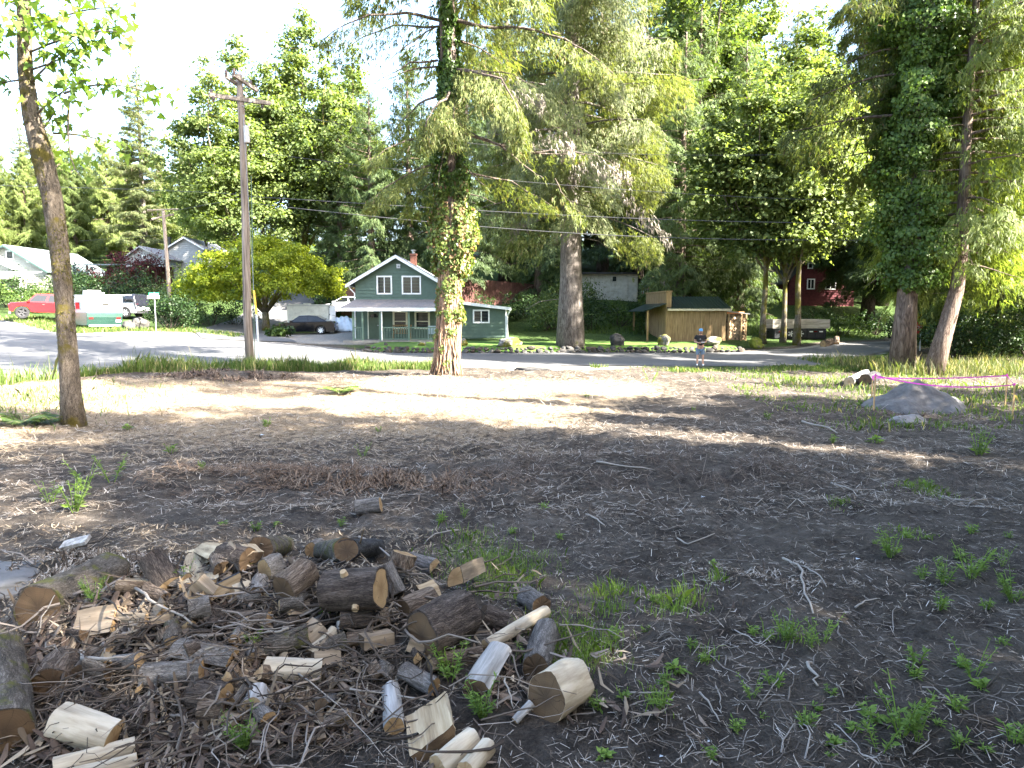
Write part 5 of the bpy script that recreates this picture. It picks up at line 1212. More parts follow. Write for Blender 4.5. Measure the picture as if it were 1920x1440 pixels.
    for sg in (-1, 1):
        MB().box((L0 - .01, sg * (W / 2 - .22) - .18, zf - .16), (L0 + .14, sg * (W / 2 - .22) + .18, zf - .02)).build('headlight', M_HEAD, root)
        MB().box((L1 - .10, sg * (W / 2 - .16) - .14, zr_ - .20), (L1 + .015, sg * (W / 2 - .16) + .155, zr_ - .03)).build('tail_light', M_TAIL, root)
        MB().box((ax + .10, sg * (W / 2 + .02) - .10, az + .02), (ax + .24, sg * (W / 2 + .02) + .10, az + .15)).build('mirror', m, root)
        for t in (.45, .9): MB().box((ax + (dx - ax) * t - .1, sg * (W / 2 + .004) - .012, az - .12), (ax + (dx - ax) * t + .06, sg * (W / 2 + .004) + .012, az - .085)).build('door_handle', M_CHROME if arch_m else m, root)
    MB().box((L0 - .05, -W / 2 + .08, .30), (L0 + .10, W / 2 - .08, .52)).build('front_bumper', arch_m or m, root)
    MB().box((L1 - .10, -W / 2 + .08, .32), (L1 + .06, W / 2 - .08, .54)).build('rear_bumper', arch_m or m, root)
    MB().box((L1 + .01, -.26, .62), (L1 + .03, .26, .76)).build('number_plate', M_WHITE, root)
    tag(root, label, cat); return root
SEDAN_UP = [(-2.30, .40), (-2.32, .60), (-2.15, .72), (-1.1, .90), (1.45, .96), (2.25, .98), (2.38, .85), (2.38, .45)]
def gnd(px, Y, up=0.0):
    p = onland(px, 0, Y); p.z += up; return p
car('black_sedan', 'black sedan with bright alloy wheels parked before the cargo trailer', gnd(572, 54.3, .0), (-1, -.02), SEDAN_UP, (-1.45, 1.35), 1.82, .33, ((-1.0, .90), (-.25, 1.40), (.95, 1.40), (1.85, .97)), carpaint('black_paint', (.006, .006, .008), .12), 'car')
car('white_sedan', 'white sedan on the drive behind the cargo trailer', gnd(652, 63.5, .25), (-1, .08), SEDAN_UP, (-1.45, 1.35), 1.85, .36, ((-1.15, .92), (-.25, 1.46), (.8, 1.46), (1.9, 1.0)), carpaint('white_paint', (.75, .77, .8)), 'car')
tk = car('red_pickup', 'red pickup with fat tyre in front, parked on the bank left of the camper', gnd(86, 53.6, .05), (-.74, -.50), [(-2.25, .6), (-2.32, .98), (-2.15, 1.12), (-1.3, 1.22), (1.0, 1.24), (2.5, 1.24), (2.52, .65)], (-1.48, 1.55), 1.85, .44,
    ((-1.25, 1.20), (-.62, 1.86), (.95, 1.86), (1.15, 1.22)), carpaint('red_paint', (.33, .012, .016)), 'pickup', low=.52, spokes=5, rimm=M_PLASTIC, arch_m=M_CHROME, pitch=.05)
for sg in (-1, 1): MB().box((1.3, sg * .90 - .02, 1.14), (2.6, sg * .90 + .02, 1.2)).build('bed_rail', M_PLASTIC, tk)
sv = car('white_suv', 'white SUV with black plastic sheet over its tail behind the camper', gnd(219, 56.6, .0), (-.98, .12), [(-2.25, .5), (-2.30, .85), (-2.1, .98), (-1.2, 1.06), (1.6, 1.08), (2.2, 1.08), (2.25, .5)], (-1.4, 1.35), 1.8, .40,
    ((-1.15, 1.05), (-.5, 1.74), (1.85, 1.74), (2.18, 1.06)), carpaint('suv_white_paint', (.70, .71, .73)), 'suv', wins=[(.04, .30), (.34, .62), (.66, .96)], cabw=.86, low=.36, spokes=6, arch_m=M_PLASTIC)
M_BLACKFILM = plain('black_plastic_film', (.012, .013, .018), .25, 0, .6)
def film():
    V = []; Fc = []; nx, ny = 16, 14; rr = random.Random(2)
    for i in range(nx):
        for j in range(ny):
            s = i / (nx - 1); y = -1.0 + 2.0 * j / (ny - 1); drop = 0 if s < .35 else (s - .35) / .65
            x = 1.35 + .75 * min(1, s / .35) + .22 * drop; z = 1.80 - .95 * drop; ed = max(0, abs(y) - .78) / .22
            V.append((x + rr.uniform(-.02, .02) + .03 * math.sin(j * 1.7), y * (1 - .02 * ed), z - .55 * ed * (1 - .4 * drop) + .025 * math.sin(i * 1.3 + j)))
    for i in range(nx - 1):
        for j in range(ny - 1): Fc.append([i*ny+j, (i+1)*ny+j, (i+1)*ny+j+1, i*ny+j+1])
    o = meshobj('plastic_sheet', V, Fc, M_BLACKFILM); o.location = sv.location; o.rotation_euler = sv.rotation_euler
    md = o.modifiers.new('thick', 'SOLIDIFY'); md.thickness = .012
    bm_smooth(o, 70); tag(o, 'crumpled black plastic sheet draped over the tail of the white SUV', 'plastic sheet')
film()

def camper():
    A = gnd(163.5, 48.3); ax = Vector((-.72, .69, 0)).normalized(); lat = Vector((ax.y, -ax.x, 0))   # ax: from tail to nose; lat: along the tail, to the right
    root = empty('camper_trailer', A); root.rotation_euler = (0, 0, math.atan2(ax.y, ax.x)); L, W = 6.2, 2.3
    # local: x from tail to nose, y = -lat (lat is to the local -y)
    WH, OL, GR = plain('camper_white', (.50, .50, .48), .35), plain('camper_olive', (.16, .20, .10), .4), plain('camper_green', (.007, .034, .025), .35)
    G0, G1 = plain('camper_pale_green', (.028, .07, .055), .35), M_PLASTIC
    z0, z1, z2, z3, z4 = .32, .95, 1.28, 2.45, 2.72
    y0, y1 = -W, 0.0
    b = MB()
    prof = [(.25, z0), (L - .5, z0), (L, z2), (L - .05, z3), (L - .4, z4), (.25, z4 - .12), (.0, z3), (.03, z2)]
    b.prism(prof, 'y', y0, y1); b.build('body', WH, root)
    def ribs(zs0, zs1, m, nm, where):
        q = MB(); z = zs0; st = .105
        while z < zs1 - .02:
            zt = min(z + st - .012, zs1)
            if where == 'tail':
                def xt(zz): return float(np.interp(zz, [z0, z2, z3], [.25, .03, 0]))
                q.add([(xt(z) - .03, y0 - .012, z), (xt(z) - .03, y1 + .012, z), (xt(zt) - .012, y1 + .012, zt), (xt(zt) - .012, y0 - .012, zt), (xt(z) + .02, y0 - .012, z), (xt(z) + .02, y1 + .012, z), (xt(zt) + .02, y1 + .012, zt), (xt(zt) + .02, y0 - .012, zt)], [[0, 3, 2, 1], [0, 1, 5, 4], [3, 7, 6, 2], [0, 4, 7, 3], [1, 2, 6, 5]])
            else:
                xa = float(np.interp(z, [z0, z2, z3], [.25, .03, 0])); xb = L - .5 if z < .7 else L - .08
                q.add([(xa, y1 + .03, z), (xb, y1 + .03, z), (xb, y1 + .012, zt), (xa, y1 + .012, zt), (xa, y1 - .02, z), (xb, y1 - .02, z)], [[1, 0, 3, 2], [0, 1, 5, 4]])
            z += st
        o = q.build(nm, m, root); tag(o, kind='stuff')
    ribs(z0, z1, GR, 'green_panel', 'tail'); ribs(z1 + .01, z2, G0, 'pale_green_panel', 'tail'); ribs(z2 + .02, z3, WH, 'white_panel', 'tail')
    ribs(z0, z2, OL, 'olive_panel', 'side'); ribs(z2 + .02, z3 + .1, WH, 'cream_panel', 'side')
    w = MB().box((-.05, -1.45, 1.75), (-.015, -.95, 2.02)).build('window', WH, root); MB().box((-.06, -1.40, 1.79), (-.02, -1.0, 1.98)).build('pane', M_PANE, w)
    w = MB().box((1.5, .02, 1.5), (2.6, .05, 2.1)).build('window', WH, root); MB().box((1.56, .03, 1.55), (2.54, .06, 2.05)).build('pane', M_PANE, w)
    w = MB().box((4.6, .02, 1.4), (5.2, .05, 2.0)).build('window', WH, root); MB().box((4.65, .03, 1.45), (5.15, .06, 1.95)).build('pane', M_PANE, w)
    for y in (-.25, -2.05): MB().box((.09, y - .14, .78), (.16, y + .14, .92)).build('tail_light', M_TAIL, root)
    MB().box((.10, -2.2, .55), (.14, -1.85, .70)).build('number_plate', plain('plate', (.6, .65, .7), .5), root)
    for y in (-.9, -1.15, -1.4): MB().box((-.04, y - .05, 2.2), (-.0, y + .05, 2.26)).build('marker_light', M_TAIL, root)
    for y in (-.3, -.6, -1.7, -2.0): MB().box((.02, y - .09, 2.50), (.05, y + .09, 2.54)).build('marker_light', M_PLASTIC, root)
    MB().prism([(2.2, z4 - .05), (3.5, z4 - .05), (3.35, z4 + .28), (2.35, z4 + .28)], 'y', -1.6, -.7).build('air_conditioner', WH, root)
    MB().box((.8, -1.4, z4 - .1), (1.3, -.9, z4 + .08)).build('roof_vent', WH, root)
    MB().box((.15, -2.2, z0 - .1), (.30, -.1, z0 + .04)).build('bumper', M_METAL, root)
    for y, s in ((-.1, 1), (-W + .1, -1)): wheel(root, 3.0, y, .34, .2, s, 0)
    MB().tube([(L - .3, -W / 2, .4), (L + 1.1, -W / 2, .42)], .05, 6).build('drawbar', M_DARK, root)
    root.scale = (.92, .95, .90)
    tag(root, 'white and green camper trailer seen from its tail beside the road', 'camper')
camper()

def cargo_trailer():
    p = gnd(583, 58.2); p.z -= .05; root = empty('cargo_trailer', p); WH = plain('trailer_white', (.60, .60, .55), .4); L = 3.35
    MB().prism([(-L / 2, .45), (L / 2, .45), (L / 2, 2.05), (L / 2 - .1, 2.15), (-L / 2 + .12, 2.15), (-L / 2, 2.0)], 'y', -.85, .85).build('body', WH, root)
    MB().box((-L / 2 - .01, -.885, 2.0), (L / 2 + .01, -.852, 2.12)).box((-L / 2 - .01, -.885, .42), (L / 2 + .01, -.852, .56)).build('trim', plain('trailer_trim', (.35, .36, .35), .4, .6), root)
    MB().tube([(L / 2, -.87, .45), (L / 2 + .05, -.87, 2.0), (L / 2 + .15, -.86, 2.15)], .05, 6).build('rear_frame', M_PLASTIC, root)
    d = MB().box((L / 2 + .07, -1.00, .42), (L / 2 + .55, -.94, 2.05)).build('door', plain('door_white', (.66, .68, .70), .4), root); MB().box((L / 2 + .30, -1.02, 1.25), (L / 2 + .5, -.99, 1.31)).build('handle', M_METAL, d); d.rotation_euler = (0, 0, 0)
    for z in (.6, 1.3, 1.9): MB().box((L / 2 + .03, -1.01, z), (L / 2 + .12, -.985, z + .08)).build('hinge', M_PLASTIC, d)
    MB().box((-.4, -.7, 2.15), (.1, -.2, 2.25)).build('roof_vent', WH, root)
    for s in (-1, 1): wheel(root, .1, s * .82, .33, .2, s, 5)
    tag(root, 'white enclosed cargo trailer with open rear door behind the black sedan', 'trailer')
cargo_trailer()

def tarp():
    p = gnd(648, 55.3); rng = np.random.default_rng(3); nx, ny = 34, 26; V = []; Fc = []
    for i in range(nx):
        for j in range(ny):
            u, v = -1 + 2 * i / (nx - 1), -1 + 2 * j / (ny - 1); r = max(abs(u), abs(v))
            prof = 1.15 * (1 - .55 * max(0, abs(u + .15)) ** 2.2) * (1 - .5 * abs(v) ** 3); z = prof if r < .8 else prof * (1 - (r - .8) / .2) + .0
            z += .10 * float(fbm(u * 3.1 + 5, v * 3.1, 3)) + .05 * math.sin(u * 14 + v * 5)
            V.append((u * .95 * (1 + .05 * z), v * .8, max(.02, z)))
    for i in range(nx - 1):
        for j in range(ny - 1): Fc.append([i*ny+j, (i+1)*ny+j, (i+1)*ny+j+1, i*ny+j+1])
    o = meshobj('tarp', V, Fc, plain('silver_blue_tarp', (.46, .52, .58), .35, .1, .5)); o.location = p; md = o.modifiers.new('thick', 'SOLIDIFY'); md.thickness = .01
    bm_smooth(o, 60); tag(o, 'crumpled silver-blue tarp over a heap left of the porch', 'tarp')
tarp()

def dump_trailer():
    Y = 50.2; p = gnd(1494, Y); z = lambda py: at(960, py, Y).z - p.z; X = lambda px: at(px, 584, Y).x - p.x; root = empty('dump_trailer', p); B = plain('trailer_black', (.02, .021, .025), .45)
    MB().box((X(1443), -.9, z(633)), (X(1540), .9, z(615.5))).build('bed', B, root)
    for i in range(7):
        a = X(1446) + (X(1538) - X(1446)) * i / 6; MB().box((a - .04, -.95, z(633)), (a + .04, -.902, z(615.5))).build('rib', B, root)
    WD = mat('weathered_side_board', [(.16, .14, .12), (.32, .29, .25), (.44, .41, .36)], 4, .9, .3, .01, (.3, 2, 2))
    for k in range(2): MB().box((X(1441), -.93, z(615.3 - 8.6 * k)), (X(1546), -.86, z(607 - 8.6 * k))).build('side_board', WD, root)
    for k in range(2): MB().box((X(1441), .86, z(615.3 - 8.6 * k)), (X(1546), .93, z(607 - 8.6 * k))).build('side_board', WD, root)
    for i, px in enumerate((1455, 1512, 1520, 1530)): MB().box((X(px) - .12, -.965, z(622)), (X(px) + .12, -.951, z(620))).build('reflector', M_WHITE if i % 2 else M_TAIL, root)
    MB().box((X(1443), -.8, z(637)), (X(1540), .8, z(633.2))).build('chassis', B, root)
    for px in (1474, 1492):
        for s in (-1, 1): wheel(root, X(px), s * .95, .33, .2, s, 5)
    MB().tube([(X(1443), 0, .45), (X(1425), 0, .45)], .05, 6).build('drawbar', B, root)
    tag(root, 'black dump trailer with grey wooden side boards behind the mossy maples', 'trailer')
dump_trailer()
# ------------------------------------------------------------------ poles, wires, signs, boulders, person
M_POLE = mat('weathered_pole', [(.06, .045, .035), (.22, .175, .14), (.36, .30, .25)], 5, .9, .6, .02, (3, 3, .12))
M_ARM = mat('grey_timber', [(.10, .085, .07), (.25, .21, .18)], 6, .9, .4, .01, (3, 3, .5)); M_WIRE = plain('cable_black', (.05, .05, .055), .6); M_INS = plain('brown_insulator', (.06, .04, .035), .25)
PY = 33.6
def pole():
    b = gnd(466, PY, -.3); root = empty('power_pole', b); k = PY / F
    P = lambda px, py, dy=0: at(px, py, PY + dy) - Vector(b)
    w = MB(); w.tube([Vector((0, 0, -.2)), P(464, 600), P(460, 400), P(455, 250), P(448, 140)], [.20, .19, .175, .16, .14], 12); w.build('pole', M_POLE, root, smooth=True)
    def arm(p, q, t=.12):
        d = (q - p); L = d.length; x = d.normalized(); y = Vector((0, 0, 1)).cross(x).normalized(); zz = x.cross(y); M = Matrix((x, y, zz)).transposed().to_4x4(); M.translation = p
        return MB().box((0, -t / 2, -t / 2), (L, t / 2, t / 2), M=M).build('crossarm', M_ARM, root)
    a1 = arm(P(392, 178, -.9), P(507, 194, .7), .17); a2 = arm(P(424, 144, -.8), P(447, 160, .2), .14); a3 = arm(P(437, 140, -.7), P(482, 170, .9), .14)
    for q in (P(396, 174, -.85), P(400, 186, -.85), P(424, 138, -.8), P(439, 135, -.7), P(492, 200, .55), P(470, 157, .6), P(480, 166, .8)): MB().tube([q - Vector((0, 0, .12)), q, q + Vector((0, 0, .10)), q + Vector((0, 0, .16))], [.03, .07, .07, .03], 8).build('insulator', M_INS, root)
    tb = P(462, 252, -.25); MB().tube([tb + Vector((.02, 0, -.38)), tb + Vector((.02, 0, -.36)), tb + Vector((0, 0, .36)), tb + Vector((0, 0, .40))], [.05, .13, .12, .05], 10).build('cable_box', plain('box_grey', (.42, .40, .37), .5), root)
    for s in (-1, 1): MB().tube([P(458 + s * 20, 186 + s * 2, -.1), P(457, 200, -.12)], .015, 5).build('brace', M_METAL, root)
    MB().tube([P(471, 330, -.18), P(474, 480, -.2), P(476, 600, -.2), P(478, 672, -.2)], .018, 5).build('ground_wire', plain('green_wire', (.10, .16, .12), .6), root)
    tag(root, 'tall weathered power pole with crossarms rising from the roadside grass', 'power pole')
    # yellow and grey guy-wire guard
    g = empty('guy_wire', gnd(487, 32.2)); o = Vector(g.location); Q = lambda px, py, Y: at(px, py, Y) - o
    MB().tube([Q(487, 690, 32.2), Q(481, 590, 32.9)], .05, 8).build('guard', plain('grey_guard', (.42, .43, .43), .5), g)
    MB().tube([Q(481, 590, 32.9), Q(476, 545, 33.2)], .05, 8).build('marker', plain('yellow_guard', (.75, .48, .05), .5), g)
    MB().tube([Q(476, 545, 33.2), Q(456, 215, 33.5)], .01, 5).build('wire', M_METAL, g)
    tag(g, 'guy wire with yellow and grey guard beside the tall power pole', 'guy wire')
    # far pole
    b2 = gnd(320, 59, -.2); r2 = empty('power_pole', b2); P2 = lambda px, py, dy=0: at(px, py, 59 + dy) - Vector(b2)
    MB().tube([Vector((0, 0, -.2)), P2(314, 500), P2(306, 395)], [.17, .15, .12], 10).build('pole', M_POLE, r2, smooth=True)
    MB().tube([P2(284, 411, -.4), P2(326, 402, .4)], .08, 4).build('crossarm', M_ARM, r2); MB().tube([P2(276, 394, -.4), P2(334, 392, .4)], .06, 4).build('crossarm', M_ARM, r2)
    for px in (286, 296, 318, 325): q = P2(px, 404, 0); MB().tube([q, q + Vector((0, 0, .18))], .05, 6).build('insulator', M_INS, r2)
    tag(r2, 'smaller far utility pole behind the bush with the street sign', 'power pole')
    W = [([(-150, 346, 40), (0, 348, 38.5), (300, 357, 35.5), (462, 368, PY)], .012, 'wire running left from the tall power pole, behind the mossy maple'),
         ([(462, 368, PY), (830, 390, 33.6), (1100, 407, 33.6), (1400, 415, 33.6), (1660, 419, 33.6), (2050, 418, 33.6)], .016, 'upper of the two bright cables crossing low in front of the firs'),
         ([(462, 380, PY), (830, 418, 33.6), (1100, 440, 33.6), (1400, 448, 33.6), (1660, 451, 33.6), (2050, 450, 33.6)], .016, 'lower of the two bright cables crossing low in front of the firs'),
         ([(462, 283, PY), (620, 300, 33.6), (760, 321, 33.6), (1150, 358, 33.6), (1450, 370, 33.6), (1660, 374, 33.6), (2050, 374, 33.6)], .011, 'thin wire above the two bright cables'),
         ([(396, 176, PY - .85), (600, 225, 33.2), (850, 268, 33.4), (1110, 287, 33.6), (1400, 288, 33.6), (1660, 284, 33.8), (2050, 262, 34)], .008, 'topmost faint wire from the tip of the long crossarm'),
         ([(306, 400, 59), (380, 385, 46), (462, 372, PY)], .008, 'thin service wire between the two power poles'), ([(314, 440, 59), (240, 445, 66), (150, 452, 74)], .010, 'service wire from the far pole towards the white house')]
    for pts, r, lb in W:
        q = [at(*p) for p in pts]; fine = []
        n = 28; ts = np.linspace(0, len(q) - 1, n); kk = np.arange(len(q))
        A = np.array([tuple(v) for v in q])
        # smooth catenary-like curve through the points
        co = np.polyfit(kk, A, min(3, len(q) - 1)); fine = [Vector(tuple(np.polyval(co[:, j], t) for j in range(3))) for t in ts]; fine[0], fine[-1] = q[0], q[-1]
        o = MB().tube([f - q[0] for f in fine], r, 5).build('overhead_wire', M_WIRE, smooth=True); o.location = q[0]; tag(o, lb, 'wire')
pole()

def text(body, size, m, parent, loc, rot=(math.pi / 2, 0, 0), name='lettering'):
    c = bpy.data.curves.new(name, 'FONT'); c.body = body; c.size = size; c.align_x = 'CENTER'; c.align_y = 'CENTER'; c.extrude = .002; c.materials.append(m)
    t = bpy.data.objects.new(name, c); COL.objects.link(t); me = bpy.data.meshes.new_from_object(t.evaluated_get(bpy.context.evaluated_depsgraph_get())); bpy.data.objects.remove(t)
    me.materials.clear(); me.materials.append(m); o = bpy.data.objects.new(name, me); link(o, parent); o.location = loc; o.rotation_euler = rot; return o
def signs():
    M_SG = plain('sign_green', (.02, .27, .16), .4); M_SW = plain('sign_cream', (.62, .62, .50), .5); M_SY = plain('sign_yellow', (.80, .50, .03), .4); M_ST = plain('galvanised', (.45, .46, .46), .5, .5)
    p = gnd(291, 48.3); s = empty('street_sign', p); z = lambda py: at(960, py, 48.3).z - p.z
    MB().tube([(0, 0, -.2), (0, 0, z(548))], .03, 8).build('post', M_ST, s)
    MB().box((-.36, -.05, z(553.5)), (.33, -.03, z(548.5))).build('green_plate', M_SG, s); MB().box((-.46, -.055, z(560)), (.36, -.035, z(554.5))).build('pale_plate', M_SW, s)
    for i in range(9): MB().box((-.29 + .066 * i, -.058, z(552.4)), (-.25 + .066 * i, -.051, z(549.8 + .5 * (i % 2)))).build('letter_stroke', M_WHITE, s)
    for i in range(7): MB().box((-.38 + .10 * i, -.062, z(558.6)), (-.32 + .10 * i, -.056, z(556.2))).build('letter_stroke', M_SG, s)
    tag(s, 'green street name sign over a pale plate in front of the dense bush', 'sign')
    Y = 43.0; p = gnd(1729, Y); s = empty('street_sign', p); z = lambda py: at(960, py, Y).z - p.z; k = Y / F
    MB().tube([(0, 0, -.2), (0, 0, z(588))], .035, 8).build('post', M_ST, s)
    MB().box((-.10, .02, z(587.5)), (12 * k, .04, z(580.5))).build('green_plate', M_SG, s); MB().box((-.25, -.05, z(597)), (8.5 * k, -.03, z(589))).build('yellow_plate', M_SY, s)
    ar = [(-.12, z(593) - .02), (.10, z(593) - .02), (.10, z(593) - .07), (.20, z(593)), (.10, z(593) + .07), (.10, z(593) + .02), (-.12, z(593) + .02)]; MB().prism(ar, 'y', -.058, -.051).build('arrow', M_DARK, s)
    oc = [(-.06 + .05 * math.cos(math.pi / 8 + i * math.pi / 4), z(614) + .38 * math.sin(math.pi / 8 + i * math.pi / 4)) for i in range(8)]
    oc = [(-.30 + .38 * math.cos(math.pi / 8 + i * math.pi / 4), z(614) + .38 * math.sin(math.pi / 8 + i * math.pi / 4)) for i in range(8)]
    e = MB().prism(oc, 'y', -.05, -.03).build('stop_plate', plain('sign_red', (.5, .03, .03), .4), s)
    oc2 = [((q[0] + .30) * .9 - .30, (q[1] - z(614)) * .9 + z(614)) for q in oc]; text('STOP', .24, M_WHITE, e, (-.30, -.056, z(614)))
    e.rotation_euler = (0, 0, 0)
    tag(s, 'yellow arrow plate below a green street sign, half hidden by the rugged fir', 'sign')
signs()

def rock(name, loc, sx, sy, sz, m, seed, parent=None, sub=3, rough=.22, flatb=True):
    bm = bmesh.new(); bmesh.ops.create_icosphere(bm, subdivisions=sub, radius=1.0); rr = random.Random(seed); ofs = Vector((rr.uniform(0, 50), rr.uniform(0, 50), rr.uniform(0, 50)))
    from mathutils import noise as mn
    planes = [(Vector((rr.gauss(0, 1), rr.gauss(0, 1), rr.gauss(0, .8))).normalized(), rr.uniform(.62, .92)) for _ in range(9)]
    for v in bm.verts:
        for n, d in planes:
            t = v.co.dot(n)
            if t > d: v.co -= n * (t - d) * .85
        v.co *= 1 + rough * mn.noise(v.co * 1.7 + ofs) + rough * .35 * mn.noise(v.co * 5 + ofs)
        v.co = Vector((v.co.x * sx, v.co.y * sy, v.co.z * sz))
    me = bpy.data.meshes.new(name); bm.to_mesh(me); bm.free(); me.materials.append(m); o = bpy.data.objects.new(name, me); link(o, parent); o.location = loc; o.rotation_euler = (0, 0, rr.uniform(0, 6.28)); bm_smooth(o, 38); return o
M_ROCK = mat('grey_rock', [(.022, .021, .02), (.055, .052, .048), (.10, .095, .088)], 4, .9, .6, .03)
M_ROCKM = barkmat('mossy_rock', [(.08, .075, .07), (.2, .185, .17), (.3, .28, .26)], 5, (1, 1, 1), .6, moss=(.13, .125, .025), mosslev=.46, msc=1.2)
M_ROCKG = barkmat('green_mossy_rock', [(.06, .055, .04), (.12, .11, .08), (.2, .18, .12)], 6, (1, 1, 1), .6, moss=(.11, .13, .02), mosslev=.36, msc=1.5)
M_ROCKB = mat('brown_rock', [(.026, .022, .017), (.065, .053, .042), (.11, .093, .075)], 4, .9, .6, .03)
def boulders():
    B = [(955, 650, 26, 14, M_ROCKM, 'low brown mossy boulder on the lawn left of the massive spruce'), (1157, 648, 17, 21, M_ROCK, 'grey angular boulder right of the massive spruce'), (1246, 646, 16, 19, M_ROCKM, 'mossy boulder in front of the false-front corner of the timber shed'),
         (1336, 645, 24, 17, M_ROCKM, 'sunlit mossy boulder directly behind the standing person'), (1420, 645, 18, 21, M_ROCKG, 'round dark green mossy boulder beside the firewood lean-to'), (790, 653, 9, 8, M_ROCKM, 'small brown rock on the lawn before the porch'), (868, 652, 13, 12, M_ROCKM, 'brown mossy boulder just right of the ivy fir base'), (722, 651, 5, 5, M_ROCK, 'tiny grey rock on the lawn left of the porch steps')]
    for i, (px, py, rx, h, m, lb) in enumerate(B):
        Y = float(lawn_front(at(px, 584, 44.5).x)) + .9; x = at(px, 584, Y).x; k = Y / F
        z = float(lawn_h(x, Y)) if LAWN_X0 < x < LAWN_X1 else gh(x, Y)
        tag(rock('boulder', (x, Y, z + h * k * .36), rx * k * .95, rx * k * .8, h * k * .72, m, 40 + i, sub=4), lb, 'boulder')
    # stone edging of the lawn
    root = empty('stone_edging', (0, float(far_y(0)), .1)); o0 = Vector(root.location); rr = random.Random(6); n = 0
    protos = [rock('stone', (0, 0, 0), .17, .14, .12, [M_ROCK, M_ROCK, M_ROCKB][i % 3], 60 + i, root, sub=2, rough=.3) for i in range(9)]
    used = [False] * 9; x = LAWN_X0 - .2
    for row in range(2):
        x = LAWN_X0 - .2 + row * .13
        while x < LAWN_X1 + .3:
            k = rr.randrange(9); s = rr.uniform(.55, 1.6) * (1.12 - .12 * row)
            y = float(far_y(x)) + .16 + row * .17 + rr.uniform(-.06, .06)
            if n < 290:
                o = protos[k] if not used[k] else protos[k].copy()
                if used[k]: COL.objects.link(o)
                used[k] = True; o.location = Vector((x, y, gh(x, y) + .07 + row * .17 + rr.uniform(-.03, .03))) - o0; o.rotation_euler = (rr.uniform(-.4, .4), rr.uniform(-.4, .4), rr.uniform(0, 6.28)); o.scale = (s * rr.uniform(.8, 1.5), s, s * rr.uniform(.6, 1.05)); n += 1
            x += .26 * s + rr.uniform(.02, .12)
    tag(root, 'row of rough grey stones edging the lawn along the road', 'stone edging')
    tag(rock('boulder', gnd(1000, 31.0, .0), 1.1, .3, .16, M_ROCK, 91, sub=4), 'low pale slab of rock at the clearing edge right of the ivy fir', 'boulder')
    tag(rock('boulder', gnd(258, 49.4, .3), .75, .5, .5, M_ROCK, 92, sub=4), 'brown-grey boulder right of the camper tail', 'boulder')
    tag(rock('boulder', gnd(240, 48.6, .25), .45, .4, .42, M_ROCK, 93, sub=4), 'smaller brown-grey boulder touching the camper tail', 'boulder')
boulders()

